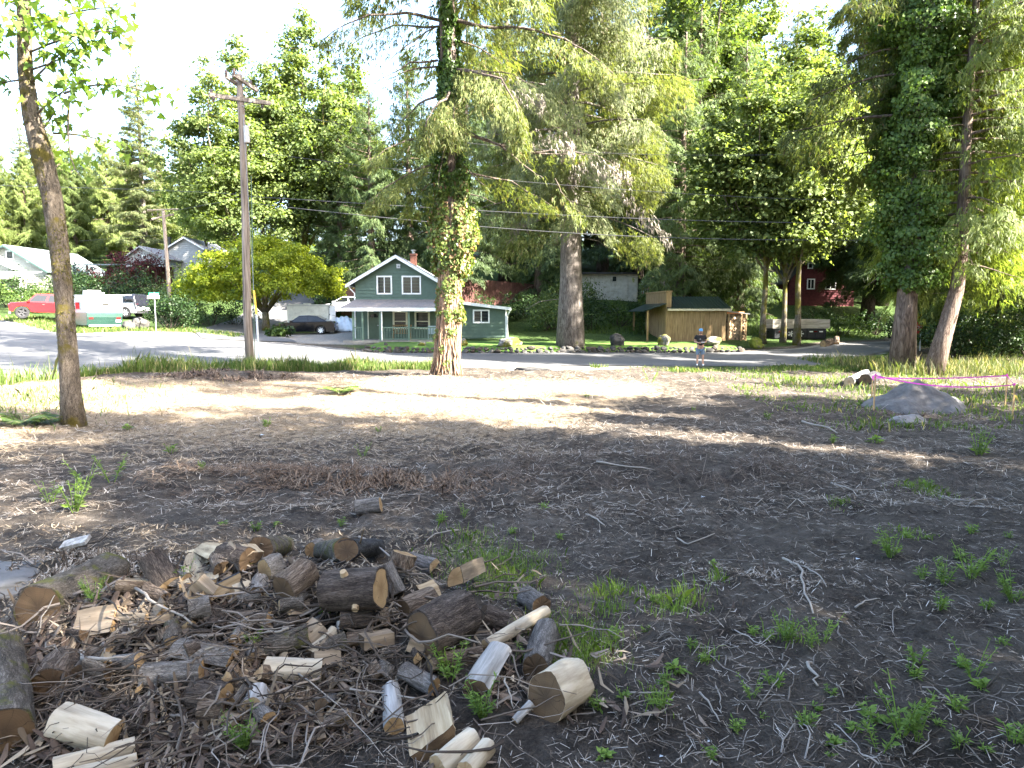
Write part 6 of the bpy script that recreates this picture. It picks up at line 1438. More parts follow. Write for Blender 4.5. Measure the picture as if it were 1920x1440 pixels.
def person():
    Y = 34.3; b = gnd(1315, Y, .02); root = empty('person', b); S = 1.0
    SK = mat('skin', [(.36, .20, .14), (.48, .29, .21)], 8, .6, .1, .002); SH = plain('black_shirt', (.008, .008, .01), .85); JN = mat('denim_shorts', [(.10, .15, .22), (.17, .23, .31)], 10, .9, .2); CAP = plain('blue_cap', (.10, .28, .48), .8); DK = plain('dark_beard', (.05, .035, .028), .9)
    def skin(name, verts, edges, rad, m, sub=2):
        me = bpy.data.meshes.new(name); me.from_pydata(verts, edges, []); o = bpy.data.objects.new(name, me); COL.objects.link(o)
        o.modifiers.new('skin', 'SKIN'); sv_ = me.skin_vertices[0].data
        for i, r in enumerate(rad): sv_[i].radius = (r, r) if not isinstance(r, tuple) else r
        sv_[0].use_root = True; ss = o.modifiers.new('sub', 'SUBSURF'); ss.levels = sub; ss.render_levels = sub
        dg = bpy.context.evaluated_depsgraph_get(); ev = o.evaluated_get(dg); m2 = bpy.data.meshes.new_from_object(ev); bpy.data.objects.remove(o)
        m2.materials.clear(); m2.materials.append(m); q = bpy.data.objects.new(name, m2); link(q, root); bm_smooth(q, 180); return q
    # facing -y, looking down at what the hands hold
    v = [(0, 0, .93), (0, .0, 1.12), (0, .01, 1.33), (0, .0, 1.45), (0, -.02, 1.52), (0, -.05, 1.60), (0, -.045, 1.70),
         (.10, 0, .90), (.125, -.01, .50), (.135, .02, .09), (.145, -.10, .04), (-.10, 0, .90), (-.125, -.01, .50), (-.135, .02, .09), (-.145, -.10, .04),
         (.20, 0, 1.42), (.27, .03, 1.14), (.09, -.24, 1.13), (-.20, 0, 1.42), (-.27, .03, 1.14), (-.09, -.24, 1.10)]
    e = [(0, 1), (1, 2), (2, 3), (3, 4), (4, 5), (5, 6), (0, 7), (7, 8), (8, 9), (9, 10), (0, 11), (11, 12), (12, 13), (13, 14), (2, 15), (15, 16), (16, 17), (2, 18), (18, 19), (19, 20)]
    rad = [.15, .145, .16, .075, .06, .085, .07, .095, .06, .042, .036, .095, .06, .042, .036, .065, .042, .030, .065, .042, .030]
    for sg, w in ((1, 17), (-1, 20)):
        wx, wy, wz = v[w]; pi = len(v); v.append((wx - sg * .03, wy - .06, wz)); e.append((w, pi)); rad.append(.032)
        for f_, (dx, dl) in enumerate(((.030, .055), (.010, .065), (-.010, .06), (-.028, .045))):
            a = len(v); v.append((wx - sg * .045, wy - .085, wz + dx)); rad.append(.010); e.append((pi, a)); v.append((wx - sg * (.045 + dl * .8), wy - .085 + .02, wz + dx)); rad.append(.008); e.append((a, a + 1))
        a = len(v); v.append((wx - sg * .02, wy - .09, wz + .045)); rad.append(.011); e.append((pi, a)); v.append((wx - sg * .035, wy - .11, wz + .075)); rad.append(.009); e.append((a, a + 1))
    body = skin('body', v, e, rad, SK)
    # face: nose, eyes, ears, beard
    MB().prism([(-.015, 1.615), (.015, 1.615), (.006, 1.655), (-.006, 1.655)], 'y', -.155, -.12).build('nose', SK, root)
    for sg in (-1, 1):
        MB().tube([(sg * .083, -.035, 1.60), (sg * .09, -.03, 1.64)], [.014, .02], 6).build('ear', SK, root); MB().tube([(sg * .03, -.128, 1.655), (sg * .03, -.136, 1.655)], .011, 8).build('eye', DK, root)
    MB().box((-.022, -.137, 1.585), (.022, -.128, 1.592)).build('mouth', plain('lips', (.35, .12, .1), .6), root)
    skin('beard', [(0, -.09, 1.565), (.05, -.07, 1.575), (-.05, -.07, 1.575)], [(0, 1), (0, 2)], [.045, .035, .035], DK, 1)
    skin('shirt', [(0, 0, .90), (0, 0, 1.12), (0, .01, 1.34), (0, .0, 1.44), (.195, .0, 1.41), (.245, .02, 1.25), (-.195, .0, 1.41), (-.245, .02, 1.25)], [(0, 1), (1, 2), (2, 3), (2, 4), (4, 5), (2, 6), (6, 7)], [(.19, .155), (.185, .16), (.20, .17), .10, .085, .08, .085, .08], SH)
    skin('shorts', [(0, 0, .92), (.105, 0, .80), (.125, -.005, .50), (-.105, 0, .80), (-.125, -.005, .50)], [(0, 1), (1, 2), (0, 3), (3, 4)], [.165, .115, .095, .115, .095], JN)
    for sg in (-1, 1): skin('shoe', [(sg * .138, .03, .045), (sg * .15, -.15, .035)], [(0, 1)], [.055, .045], M_WHITE, 1)
    c = MB()
    for i in range(5): pass
    V = []; Fc = []; n = 16
    for j, (r, z) in enumerate(((.098, 1.665), (.103, 1.70), (.092, 1.745), (.06, 1.775), (.005, 1.785))):
        for i in range(n): a = 2 * math.pi * i / n; V.append((r * math.cos(a), -.045 + r * 1.12 * math.sin(a), z))
    for j in range(4):
        for i in range(n): Fc.append([j*n+i, j*n+(i+1) % n, (j+1)*n+(i+1) % n, (j+1)*n+i])
    cp = meshobj('cap', V, Fc, CAP, root); bm_smooth(cp, 180)
    MB().prism([(-.08, -.13), (-.06, -.22), (0, -.245), (.06, -.22), (.08, -.13)], 'z', 1.662, 1.674).build('cap_brim', CAP, cp)
    text('>', .14, plain('shirt_print', (.5, .5, .5), .8), root, (-.03, -.19, 1.27), name='shirt_print')
    root.rotation_euler = (0, 0, -.15)
    tag(root, 'person in black shirt, denim shorts and blue cap standing by the road', 'person')
    rc = empty('remote_controller', b + Vector((.03, -.34, 1.14))); MB().box((-.085, -.035, -.03), (.085, .035, .02)).build('body', plain('controller_grey', (.35, .35, .36), .5), rc)
    MB().box((-.08, .02, .02), (.08, .035, .11)).build('screen', M_DARK, rc)
    for sg in (-1, 1): MB().tube([(sg * .05, -.01, .02), (sg * .05, -.01, .045)], .008, 6).build('stick', M_DARK, rc)
    tag(rc, 'small grey remote controller held in both hands by the person', 'controller')
person()
# ------------------------------------------------------------------ the heap of logs
E_TAN = endmat('sawn_end_tan', (.42, .285, .145), (.29, .185, .09), (.24, .145, .07)); E_BROWN = endmat('sawn_end_brown', (.15, .095, .052), (.095, .06, .034), (.07, .046, .028)); E_PALE = endmat('sawn_end_pale', (.56, .42, .26), (.40, .28, .16), (.34, .22, .11))
B_DARK = barkmat('log_bark_dark', [(.022, .017, .014), (.085, .065, .052), (.17, .135, .11)], 22, (1, 1, .18), 1.0, bdist=.02)
B_GREY = barkmat('log_bark_grey', [(.05, .043, .038), (.17, .15, .132), (.32, .29, .26)], 26, (1, 1, .2), 1.0, bdist=.015)
B_BROWN = barkmat('log_bark_brown', [(.04, .028, .02), (.15, .11, .08), (.27, .215, .165)], 20, (1, 1, .14), 1.0, bdist=.02)
B_MOSS = barkmat('log_bark_mossy', [(.035, .03, .024), (.11, .09, .07), (.2, .17, .14)], 22, (1, 1, .3), 1.0, moss=(.10, .095, .028), mosslev=.50, msc=3.5, bdist=.015)
B_CHAR = barkmat('log_bark_black', [(.010, .010, .011), (.035, .034, .036), (.085, .083, .086)], 24, (1, 1, .2), .9, bdist=.012)
B_PEEL = mat('peeled_pale_wood', [(.10, .075, .05), (.30, .24, .165), (.46, .385, .28), (.58, .50, .385)], 3, .8, .5, .006, (3.5, 3.5, .45), pos=[.28, .42, .55, .72], detail=10)
B_SILVER = mat('silvered_wood', [(.09, .08, .07), (.22, .205, .185), (.36, .34, .315), (.52, .50, .47)], 4, .85, .4, .006, (4, 4, .3), detail=8)
W_SPLIT = mat('split_wood', [(.14, .09, .05), (.33, .24, .14), (.50, .39, .25)], 4, .85, .5, .008, (5, 5, .3), detail=8)
W_OLD = mat('old_split_wood', [(.11, .08, .055), (.24, .18, .12), (.38, .3, .21)], 4, .85, .5, .008, (5, 5, .3), detail=8)
BK = dict(dark=B_DARK, grey=B_GREY, brown=B_BROWN, moss=B_MOSS, char=B_CHAR, peel=B_PEEL, silver=B_SILVER); EN = dict(tan=E_TAN, brown=E_BROWN, pale=E_PALE); SPL = dict(new=W_SPLIT, old=W_OLD)
def log(label, a, b, rpx, bark='brown', end='tan', kind='round', roll=0.0, split='new', name='log', cat='log', seed=None, taper=1.0, knots=0, za=None, zb=None):
    """a, b = (px, py) of the two end centres, with the height of the axis over the ground there; one log, two sawn ends"""
    seed = seed if seed is not None else int(a[0] * 7 + a[1]); rr = random.Random(seed)
    k0 = gp(a[0], a[1]).y / F; r = rpx * k0 * 1.04
    A = gp(a[0], a[1], (za if za is not None else .9) * r); B = gp(b[0], b[1], (zb if zb is not None else .9) * r)
    d = B - A; L = d.length
    if L < .04: d = Vector((0, 1, .1)); L = .3
    q = d.to_track_quat('Z', 'Y')
    # cross-section
    n = 26; sec = []; flag = []
    if kind == 'round':
        for i in range(n):
            t = 2 * math.pi * i / n; sec.append((t, 1 + .05 * math.sin(2 * t + seed) + .035 * math.sin(3 * t + seed * 2) + rr.uniform(-.02, .02))); flag.append(0)
        poly = [(c * math.cos(t), c * math.sin(t)) for t, c in sec]
    elif kind == 'half':
        poly = [(math.cos(t) * (1 + rr.uniform(-.03, .03)), math.sin(t) * (1 + rr.uniform(-.03, .03))) for t in np.linspace(-.12, math.pi + .12, 15)]; m_ = 15
        poly += [(x, .06 * rr.uniform(-1, 1) - .08) for x in np.linspace(-.85, .85, 7)]; n = len(poly); flag = [0] * 14 + [1] * (n - 14)
    else:                                        # wedge: bark arc and two split faces
        ang = 1.75 if kind == 'quarter' else 2.6
        arc = [(math.cos(t), math.sin(t)) for t in np.linspace(math.pi / 2 - ang / 2, math.pi / 2 + ang / 2, 11)]; ap = (rr.uniform(-.12, .12), -.05)
        l1 = [tuple(np.array(arc[-1]) + (np.array(ap) - np.array(arc[-1])) * t + np.array([rr.uniform(-.03, .03), rr.uniform(-.03, .03)])) for t in np.linspace(.2, .8, 4)]; l2 = [tuple(np.array(ap) + (np.array(arc[0]) - np.array(ap)) * t + np.array([rr.uniform(-.03, .03), rr.uniform(-.03, .03)])) for t in np.linspace(.2, .8, 4)]
        poly = arc + l1 + [ap] + l2; cx = sum(p[0] for p in poly) / len(poly); cy = sum(p[1] for p in poly) / len(poly); poly = [(p[0] - cx, p[1] - cy) for p in poly]; n = len(poly); flag = [0] * 10 + [1] * (n - 10); s_ = 1.25; poly = [(p[0] * s_, p[1] * s_) for p in poly]
    cr, sr = math.cos(roll), math.sin(roll); poly = [(x * cr - y * sr, x * sr + y * cr) for x, y in poly]
    ns = 9; V = []; Fc = []; mi = []
    ex, ey = rr.uniform(-.25, .25), rr.uniform(-.25, .25)
    for j in range(ns):
        t = j / (ns - 1); s = r * (1 + (taper - 1) * t); bx, by = .03 * r * math.sin(3 * t + seed), .03 * r * math.cos(2.3 * t + seed)
        for i, (x, y) in enumerate(poly):
            w = 1 + .045 * math.sin(5 * t + i * 1.3 + seed) * (flag[i] == 0) + rr.uniform(-.018, .018)
            z = L * t + (ex * x * r * .35 if j == 0 else ey * y * r * .35 if j == ns - 1 else 0)
            V.append((x * s * w + bx, y * s * w + by, z))
    for j in range(ns - 1):
        for i in range(n): Fc.append([j*n+i, j*n+(i+1) % n, (j+1)*n+(i+1) % n, (j+1)*n+i]); mi.append(flag[i])
    o = meshobj(name, V, Fc, [BK[bark], SPL[split]], None, False, mi); bm_smooth(o, 50 if kind == 'round' else 32)
    o.location = A; o.rotation_mode = 'QUATERNION'; o.rotation_quaternion = q
    for ring, sgn in ((range(n), -1), (range((ns-1)*n, ns*n), 1)):
        P = [Vector(V[i]) * 1.0 for i in ring]; c = sum(P, Vector()) / n
        P = [c + (p - c) * .995 for p in P]; mid = [c + (p - c) * (rr.uniform(.90, .95) if bark not in ('peel', 'silver') else .985) + Vector((0, 0, rr.uniform(-.004, .004))) for p in P]
        vv = [c] + mid + P; ff = [[0, 1 + i, 1 + (i+1) % n] for i in range(n)] + [[1+i, 1+n+i, 1+n+(i+1) % n, 1+(i+1) % n] for i in range(n)]
        if sgn < 0: ff = [f[::-1] for f in ff]
        meshobj('cut_end', vv, ff, [EN[end], BK[bark]], o, mi=[0] * n + [1] * n)
    for kx in range(knots):
        t = rr.uniform(.25, .8); a_ = rr.uniform(0, 6.28); p = Vector((math.cos(a_), math.sin(a_), 0)); c = p * r * .9 + Vector((0, 0, L * t))
        MB().tube([c, c + p * r * .32], [r * .2, r * .15], 8).build('branch_stub', EN['pale'], o)
    tag(o, label, cat, 'logs and split wood in the heap'); return o
def loghp():
    l = log
    l('big dark-barked log with bright tan sawn end, on top of the heap', (715, 1103), (610, 1108), 38, 'dark', 'tan', taper=.95, knots=2, za=1.9, zb=1.9)
    l('thick brown-barked log with dark oval end, right of the tan-ended log', (790, 1192), (872, 1150), 43, 'dark', 'brown', za=1.0, zb=1.0, knots=2)
    l('peeled cream log with dark cracked end at the right edge of the heap', (1022, 1308), (1078, 1278), 42, 'peel', 'brown')
    l('grey-barked log standing tilted above the cream peeled log', (1003, 1252), (1024, 1183), 27, 'grey', 'brown', za=.7, zb=1.2)
    l('silvery pale log tilted towards the viewer left of the cream peeled log', (893, 1300), (938, 1228), 30, 'silver', 'brown', 'half', -.6, za=.5, zb=1.3)
    l('broad pale split block with stained lower edge at the bottom of the heap', (812, 1392), (798, 1322), 46, 'peel', 'brown', 'half', 2.6, za=.7, zb=.7)
    l('pale peeled log at the bottom edge, left of its thinner neighbour', (820, 1440), (888, 1388), 25, 'peel', 'pale')
    l('thinner pale peeled log at the bottom edge, nearest the bare dirt', (872, 1446), (914, 1402), 20, 'peel', 'pale')
    l('grey log with round sawn end pointing down at the viewer', (740, 1362), (733, 1292), 18, 'silver', 'tan')
    l('short grey-barked log with pale tan end, below the thick brown log', (757, 1257), (815, 1288), 18, 'grey', 'tan')
    l('long slim peeled pole slanting out of the heap into the grass', (912, 1212), (1024, 1146), 12, 'peel', 'pale', za=1.4, zb=1.2)
    l('small grey-barked log lying at the edge of the tall grass', (986, 1117), (1016, 1135), 18, 'grey', 'brown')
    l('dark barked log half sunk in grass left of the slim pole', (945, 1165), (905, 1150), 19, 'dark', 'brown')
    l('cream split billet slanting below the tan-ended log', (583, 1230), (628, 1185), 15, 'peel', 'brown', 'round')
    l('golden heart-shaped half log with chipped white corner', (497, 1255), (604, 1257), 22, 'peel', 'tan', 'half', .4)
    l('greenish mossy log behind the golden half log', (498, 1216), (578, 1190), 21, 'moss', 'brown')
    l('round brown-ended log just left of the big tan-ended log', (531, 1105), (575, 1070), 29, 'brown', 'brown', za=1.1, zb=1.3)
    l('small brown-ended log behind the blackened slat', (495, 1070), (525, 1058), 21, 'grey', 'tan')
    l('mossy log at the back of the heap, leftmost of the back row', (488, 1028), (532, 1022), 17, 'moss', 'brown')
    l('small round end of a log in the back row between two mossy logs', (583, 1032), (600, 1024), 14, 'grey', 'tan')
    l('mossy log in the back row right of the small round end', (604, 1032), (648, 1028), 16, 'moss', 'brown')
    l('blackened log at the right end of the back row', (650, 1032), (705, 1026), 16, 'char', 'brown')
    l('grey-barked log leaning steeply behind the big tan-ended log', (748, 1112), (722, 1058), 15, 'grey', 'tan', za=1.0, zb=2.2)
    l('upright brown-ended block at the right end of the heap top', (752, 1062), (760, 1038), 17, 'brown', 'tan', za=1.3, zb=2.2)
    l('pale split piece lying right of the upright brown block', (768, 1050), (815, 1064), 15, 'grey', 'pale', 'half', .5)
    l('round tan end of a log under the big tan-ended log', (662, 1168), (676, 1140), 18, 'brown', 'tan')
    l('bark-covered log below the round tan end', (652, 1200), (700, 1190), 15, 'brown', 'brown')
    l('reddish block propping the big tan-ended log', (720, 1172), (718, 1140), 12, 'brown', 'tan', 'half', 1.0, za=.5, zb=2.4)
    l('dark-ended log wedged behind the thick brown log', (757, 1141), (812, 1117), 18, 'brown', 'brown', za=1.2, zb=1.2)
    l('bark-topped log below the thick brown log', (806, 1245), (900, 1226), 16, 'brown', 'pale')
    l('round brown end sunk in chips left of the short grey log', (692, 1265), (712, 1250), 17, 'brown', 'brown')
    l('rough grey bark chunk beside the sunken brown end', (716, 1270), (728, 1248), 17, 'grey', 'brown', za=.6, zb=.6)
    l('short blue-grey branch piece leaning on the cream peeled log', (965, 1352), (996, 1318), 8, 'silver', 'pale', name='branch_piece', cat='branch', za=1, zb=3)
    l('dark log with slanting pale top cut at the back left of the heap', (284, 1046), (316, 1100), 18, 'dark', 'pale', za=2.2, zb=.8)
    l('cream split log with flat top left of the dark slant-cut log', (300, 1092), (226, 1088), 24, 'brown', 'tan', 'half', 3.4)
    l('upright split slab showing wavy pale grain', (373, 1092), (378, 1030), 33, 'grey', 'tan', 'half', 3.1, 'new', za=.6, zb=1.0)
    l('dark log with mossy end behind the upright grained slab', (418, 1040), (466, 1048), 17, 'dark', 'brown')
    l('blackened split billet slanting up to a fresh tan end', (448, 1084), (372, 1124), 18, 'char', 'tan', 'quarter', .9, za=1.8, zb=.6)
    l('pale broken billet under the tan end of the blackened billet', (430, 1112), (462, 1100), 15, 'peel', 'pale', 'half', 2.0)
    l('black slat leaning in front of the round brown-ended log', (528, 1146), (474, 1098), 10, 'char', 'brown', 'half', 1.5, za=.6, zb=2.0)
    l('brown split log with hollow flat face, left part of the heap', (212, 1160), (140, 1172), 26, 'brown', 'tan', 'half', 2.3, 'old')
    l('split log with thick ridged bark in the middle of the heap', (328, 1215), (436, 1236), 27, 'grey', 'tan', 'quarter', .2)
    l('rough barked log in front of the ridged split log', (270, 1266), (382, 1258), 23, 'grey', 'tan')
    l('fat dark log with round brown end at the left of the heap', (97, 1282), (122, 1240), 33, 'brown', 'brown')
    l('dark log with round golden cracked end facing the viewer', (423, 1308), (362, 1302), 27, 'dark', 'tan', za=1.1, zb=1.0)
    l('pale weathered round beside the golden cracked end', (474, 1330), (486, 1300), 24, 'silver', 'pale')
    l('large smooth cream split log at the bottom left', (112, 1352), (218, 1386), 33, 'peel', 'tan', 'half', .9, za=.8, zb=.8)
    l('long pale split piece along the bottom edge, under the smooth cream log', (100, 1440), (252, 1402), 20, 'peel', 'pale', 'half', .2)
    l('second pale split piece along the bottom edge, nearest the viewer', (120, 1462), (258, 1428), 18, 'peel', 'pale', 'half', .5)
    l('thin pale splinter leaning left of the smooth cream log', (66, 1404), (96, 1358), 8, 'peel', 'pale', 'quarter', name='splinter', cat='splinter')
    l('great mossy log cut by the left edge of the picture', (8, 1372), (-8, 1215), 46, 'moss', 'brown')
    l('large rotting log crusted with bark chips at the back left', (72, 1138), (205, 1072), 40, 'moss', 'brown', za=.6, zb=.6)
    l('buried log with pale sawn end left of the black slat', (506, 1160), (415, 1162), 16, 'brown', 'pale')
    l('small brown end of a log behind the fat dark log', (150, 1262), (165, 1245), 15, 'brown', 'brown')
    l('small mossy chunk left of the ridged split log', (318, 1182), (342, 1172), 15, 'moss', 'brown')
    l('curled bark chunk under the blackened billet', (345, 1140), (392, 1142), 12, 'brown', 'tan', 'half', 3.0, 'old')
    l('dark log poking from the twigs left of the golden-ended log', (352, 1392), (420, 1372), 17, 'dark', 'brown', za=.4, zb=.4)
    l('upright golden splint rising from the heap behind the golden half log', (531, 1240), (534, 1196), 8, 'peel', 'tan', 'quarter', 0, name='splint', cat='splint', za=.3, zb=3)
    l('upright grey board stub beside the cream split billet', (637, 1206), (638, 1166), 7, 'silver', 'tan', 'half', 0, name='board_stub', cat='board', za=.3, zb=3)
    l('short grey log lying alone beyond the heap', (668, 952), (714, 946), 13, 'grey', 'tan')
    l('pale weathered log lying by the rugged fir, left of the pink tape', (1592, 716), (1622, 702), 9, 'silver', 'pale')
    l('dark stump beside the pale weathered log near the rugged fir', (1622, 712), (1640, 706), 10, 'char', 'brown', name='stump', cat='stump')
    l('cut log round left of a taller one at the road edge below the laurel', (1543, 645), (1558, 641), 6, 'brown', 'tan', name='log_round')
    l('taller cut log round at the road edge below the laurel', (1568, 645), (1568, 634), 5, 'brown', 'tan', name='log_round', za=.2, zb=2)
    # the slabs by the two far rounds stand clear of the heap
loghp()
for o in list(bpy.data.objects):
    if o.get('label') in ('short grey log lying alone beyond the heap', 'pale weathered log lying by the rugged fir, left of the pink tape', 'dark stump beside the pale weathered log near the rugged fir', 'cut log round left of a taller one at the road edge below the laurel', 'taller cut log round at the road edge below the laurel'): del o['group']
def fillers():
    rr = random.Random(21); n = 0
    while n < 80:
        px, py = rr.gauss(430, 210), rr.gauss(1185, 85)
        if not (40 < px < 960 and 1030 < py < 1400): continue
        a = rr.uniform(0, 6.28); L = rr.uniform(24, 60); r = rr.uniform(8, 20); o = log('rough split firewood piece wedged among the bigger logs of the heap', (px, py), (px + L * math.cos(a), py + L * math.sin(a) * .55), r, rr.choice(('brown', 'grey', 'dark', 'moss', 'brown', 'grey')), rr.choice(('tan', 'brown', 'brown', 'pale')), rr.choice(('half', 'quarter', 'quarter', 'wide', 'round')), rr.uniform(0, 6.28), rr.choice(('new', 'old', 'old')), name='split_log', seed=n + 500, za=rr.uniform(.5, 2.2), zb=rr.uniform(.5, 2.2), cat='log')
        o['group'] = 'split pieces between the big logs'; n += 1
fillers()
def white_slab():
    p = gp(143, 1040); o = MB().box((-.13, -.05, 0), (.13, .07, .035), M=Matrix.Rotation(-.25, 4, 'Y') @ Matrix.Rotation(.35, 4, 'X')).build('wood_slab', B_SILVER); o.location = p + Vector((0, 0, .10)); tag(o, 'small whitish slab of wood lying on top of the chip-crusted log', 'slab')
white_slab()
# ------------------------------------------------------------------ litter, sticks, weeds, grass
def wood_litter(name, label, n, sample, Lr, Wr, m, seed, seg=2, curl=.25, lift=.012, tilt=.25):
    """many small pieces nobody could count: bent tent-section slivers laid on the ground"""
    rng = np.random.default_rng(seed); x, y = sample(n, rng); n = len(x)
    L = rng.uniform(*Lr, n) * rng.uniform(.5, 1.0, n) ; W = np.minimum(rng.uniform(*Wr, n), L * .35); a = rng.random(n) * 6.283; k = seg + 1
    dx, dy = np.cos(a), np.sin(a); cv = rng.normal(size=n) * curl; ti = rng.normal(size=n) * tilt
    T = np.linspace(-.5, .5, k); V = np.empty((n, k, 3, 3)); hgt0 = hgt(x, y)
    for j, t in enumerate(T):
        off = cv * (t * t * 4 - .5) * .5
        cx = x + L * (dx * t - dy * off); cy = y + L * (dy * t + dx * off)
        z = (hgt(cx, cy) if seg > 1 else hgt0) + lift + np.abs(ti) * L * .35 + ti * L * t
        w = W * (1 - .6 * (abs(t) * 2) ** 2) * .5
        for q, (s, up) in enumerate(((-1, 0), (0, .6), (1, 0))):
            V[:, j, q, 0] = cx - dy * s * w; V[:, j, q, 1] = cy + dx * s * w; V[:, j, q, 2] = z + up * w
    base = (np.arange(n) * k * 3)[:, None, None]; F_ = []
    for j in range(seg):
        for q in range(2): F_.append(np.array([j*3+q, j*3+q+1, (j+1)*3+q+1, (j+1)*3+q]))
    Fc = (base + np.array(F_)[None]).reshape(-1, 4)
    o = npobj(name, V.reshape(-1, 3), Fc, m); tag(o, label, 'litter', kind='stuff'); return o
def area(y0, y1, spread=.78, clump=.45, bias=1.0):
    def f(n, rng):
        m = n * 3; y = y0 + (y1 - y0) * rng.random(m) ** bias; x = (rng.random(m) * 2 - 1) * spread * (y + .6)
        keep = (vnoise(x * .9 + 31, y * .9) * .6 + vnoise(x * 3.1, y * 3.1 + 7) * .4 + rng.random(m) * .35 > clump) & (y < near_y(x) - .9)
        return x[keep][:n], y[keep][:n]
    return f
def islmat(name, cols, pos, rough=.85):
    m, nt, b = new_mat(name); g = nt.nodes.new('ShaderNodeNewGeometry'); r = ramp(nt, cols, pos); nt.links.new(g.outputs['Random Per Island'], r.inputs[0])
    n = noise(nt, texco(nt), 25, 4, .6); nt.links.new(mixc(nt, mmath(nt, 'MULTIPLY', n, .5), r.outputs[0], (.05, .04, .03)), b.inputs['Base Color']); b.inputs['Roughness'].default_value = rough; b.inputs['Specular IOR Level'].default_value = .2
    return m
M_LIT = islmat('mixed_litter', [(.018, .013, .010), (.075, .053, .036), (.20, .15, .108), (.40, .34, .275), (.62, .57, .50)], [0, .34, .58, .8, 1])
M_LITG = islmat('grey_litter', [(.03, .025, .022), (.10, .08, .065), (.20, .17, .145), (.36, .33, .30), (.58, .55, .52)], [0, .35, .62, .86, 1])
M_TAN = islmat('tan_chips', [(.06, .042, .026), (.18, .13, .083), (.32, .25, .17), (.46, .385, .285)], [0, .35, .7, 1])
M_RED = islmat('red_bark_chips', [(.05, .031, .02), (.12, .075, .048), (.22, .15, .10), (.33, .25, .18)], [0, .4, .75, 1])
M_ROOT = islmat('dark_root_litter', [(.03, .022, .018), (.09, .06, .045), (.17, .125, .095), (.3, .24, .19)], [0, .45, .8, 1])
def litter():
    wood_litter('wood_litter', 'fine twigs and chips scattered over the near dirt', 34000, area(3.6, 9.5, clump=.46), (.025, .14), (.004, .014), M_LIT, 1, 1, lift=.006)
    wood_litter('wood_litter', 'twigs and chips scattered over the middle of the clearing', 40000, area(9, 17, clump=.48), (.05, .24), (.008, .022), M_LIT, 2, 1, lift=.012)
    wood_litter('wood_litter', 'coarse chips scattered over the far part of the clearing', 20000, area(15.5, 31, clump=.55), (.08, .34), (.012, .032), M_LIT, 3, 1, lift=.02)
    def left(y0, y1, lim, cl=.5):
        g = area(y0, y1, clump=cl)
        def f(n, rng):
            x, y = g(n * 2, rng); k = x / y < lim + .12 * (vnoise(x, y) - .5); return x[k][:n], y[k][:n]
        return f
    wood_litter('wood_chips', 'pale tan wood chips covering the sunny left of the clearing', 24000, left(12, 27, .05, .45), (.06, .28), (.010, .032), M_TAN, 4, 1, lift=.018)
    wood_litter('wood_chips', 'tan chips lying thick around the log heap', 9000, left(4, 8.5, -.05, .45), (.03, .12), (.006, .018), M_TAN, 5, 2)
    def round_(px, py, rx, ry):
        c = gp(px, py)
        def f(n, rng):
            q = rng.normal(size=(n * 3, 2)) * .62; x, y = c.x + q[:, 0] * rx, c.y + q[:, 1] * ry
            k = vnoise(x * 1.6 + 5, y * 1.6) * .6 + vnoise(x * 4.1, y * 4.1 + 3) * .4 > .47; return x[k][:n], y[k][:n]
        return f
    wood_litter('bark_mulch', 'heap of reddish shredded bark in the sunlit middle of the clearing', 5200, round_(575, 890, 2.0, .8), (.05, .24), (.008, .026), M_RED, 6, 1, lift=.02, tilt=.35)
    wood_litter('bark_mulch', 'reddish bark shreds right of the sunlit bark heap', 2600, round_(730, 908, 1.3, .5), (.05, .2), (.008, .024), M_RED, 7, 2, lift=.03, tilt=.5)
    wood_litter('bark_mulch', 'dark root and bark heap at the roadside grass below the power pole', 2600, round_(430, 706, 2.4, .7), (.12, .42), (.015, .05), M_ROOT, 8, 2, lift=.04, tilt=.45)
    wood_litter('slash', 'dark tangle of slash in the middle right of the clearing', 4200, round_(1250, 880, 4.2, 1.1), (.08, .35), (.006, .015), M_ROOT, 9, 1, lift=.04, tilt=.5)
    wood_litter('bark_mulch', 'small brown chip patch among the twigs right of the heap', 1100, round_(1460, 1085, 1.0, .6), (.03, .12), (.005, .012), M_LIT, 10, 2, lift=.02, tilt=.4)
    wood_litter('bark_mulch', 'crust of bark chips over the rotting log at the back left', 5200, round_(140, 1095, 1.0, .5), (.025, .085), (.006, .018), M_LIT, 11, 2, lift=.06, tilt=.5)
    wood_litter('wood_fragments', 'broken bark and wood fragments filling the gaps of the log heap', 1500, round_(420, 1200, 1.8, 1.1), (.07, .26), (.02, .06), M_ROOT, 12, 2, lift=.03, tilt=.3)
    wood_litter('wood_fragments', 'pale wood splinters strewn among the logs', 500, round_(470, 1220, 1.9, 1.1), (.08, .3), (.015, .04), M_TAN, 13, 2, lift=.05, tilt=.4)
    wood_litter('wood_litter', 'twigs and clods at the foot of the sand heap', 700, round_(1722, 788, 3.2, .8), (.08, .4), (.012, .035), M_ROOT, 14, 1, lift=.03, tilt=.3)
    # tangled roots and twigs through the heap
    rng = random.Random(4); b = MB()
    for i in range(900):
        px, py = rng.gauss(430, 260), rng.gauss(1240, 110)
        if not (-40 < px < 1120 and 1000 < py < 1460): continue
        p = gp(px, py, .03 + rng.random() * .10); a = rng.uniform(0, 6.28); L = rng.uniform(.15, .85); q = []; z = p.z; pos = Vector(p)
        for s in range(7):
            q.append(Vector(pos)); a += rng.gauss(0, .38); pos = pos + Vector((math.cos(a) * L / 6, math.sin(a) * L / 6, 0)); pos.z = max(gh(pos.x, pos.y) + .01, pos.z + rng.gauss(0, .03))
        r = rng.choice((.003, .004, .005, .007, .011)); b.tube(q, [r * (1 - .1 * s) for s in range(7)], 4, cap=False)
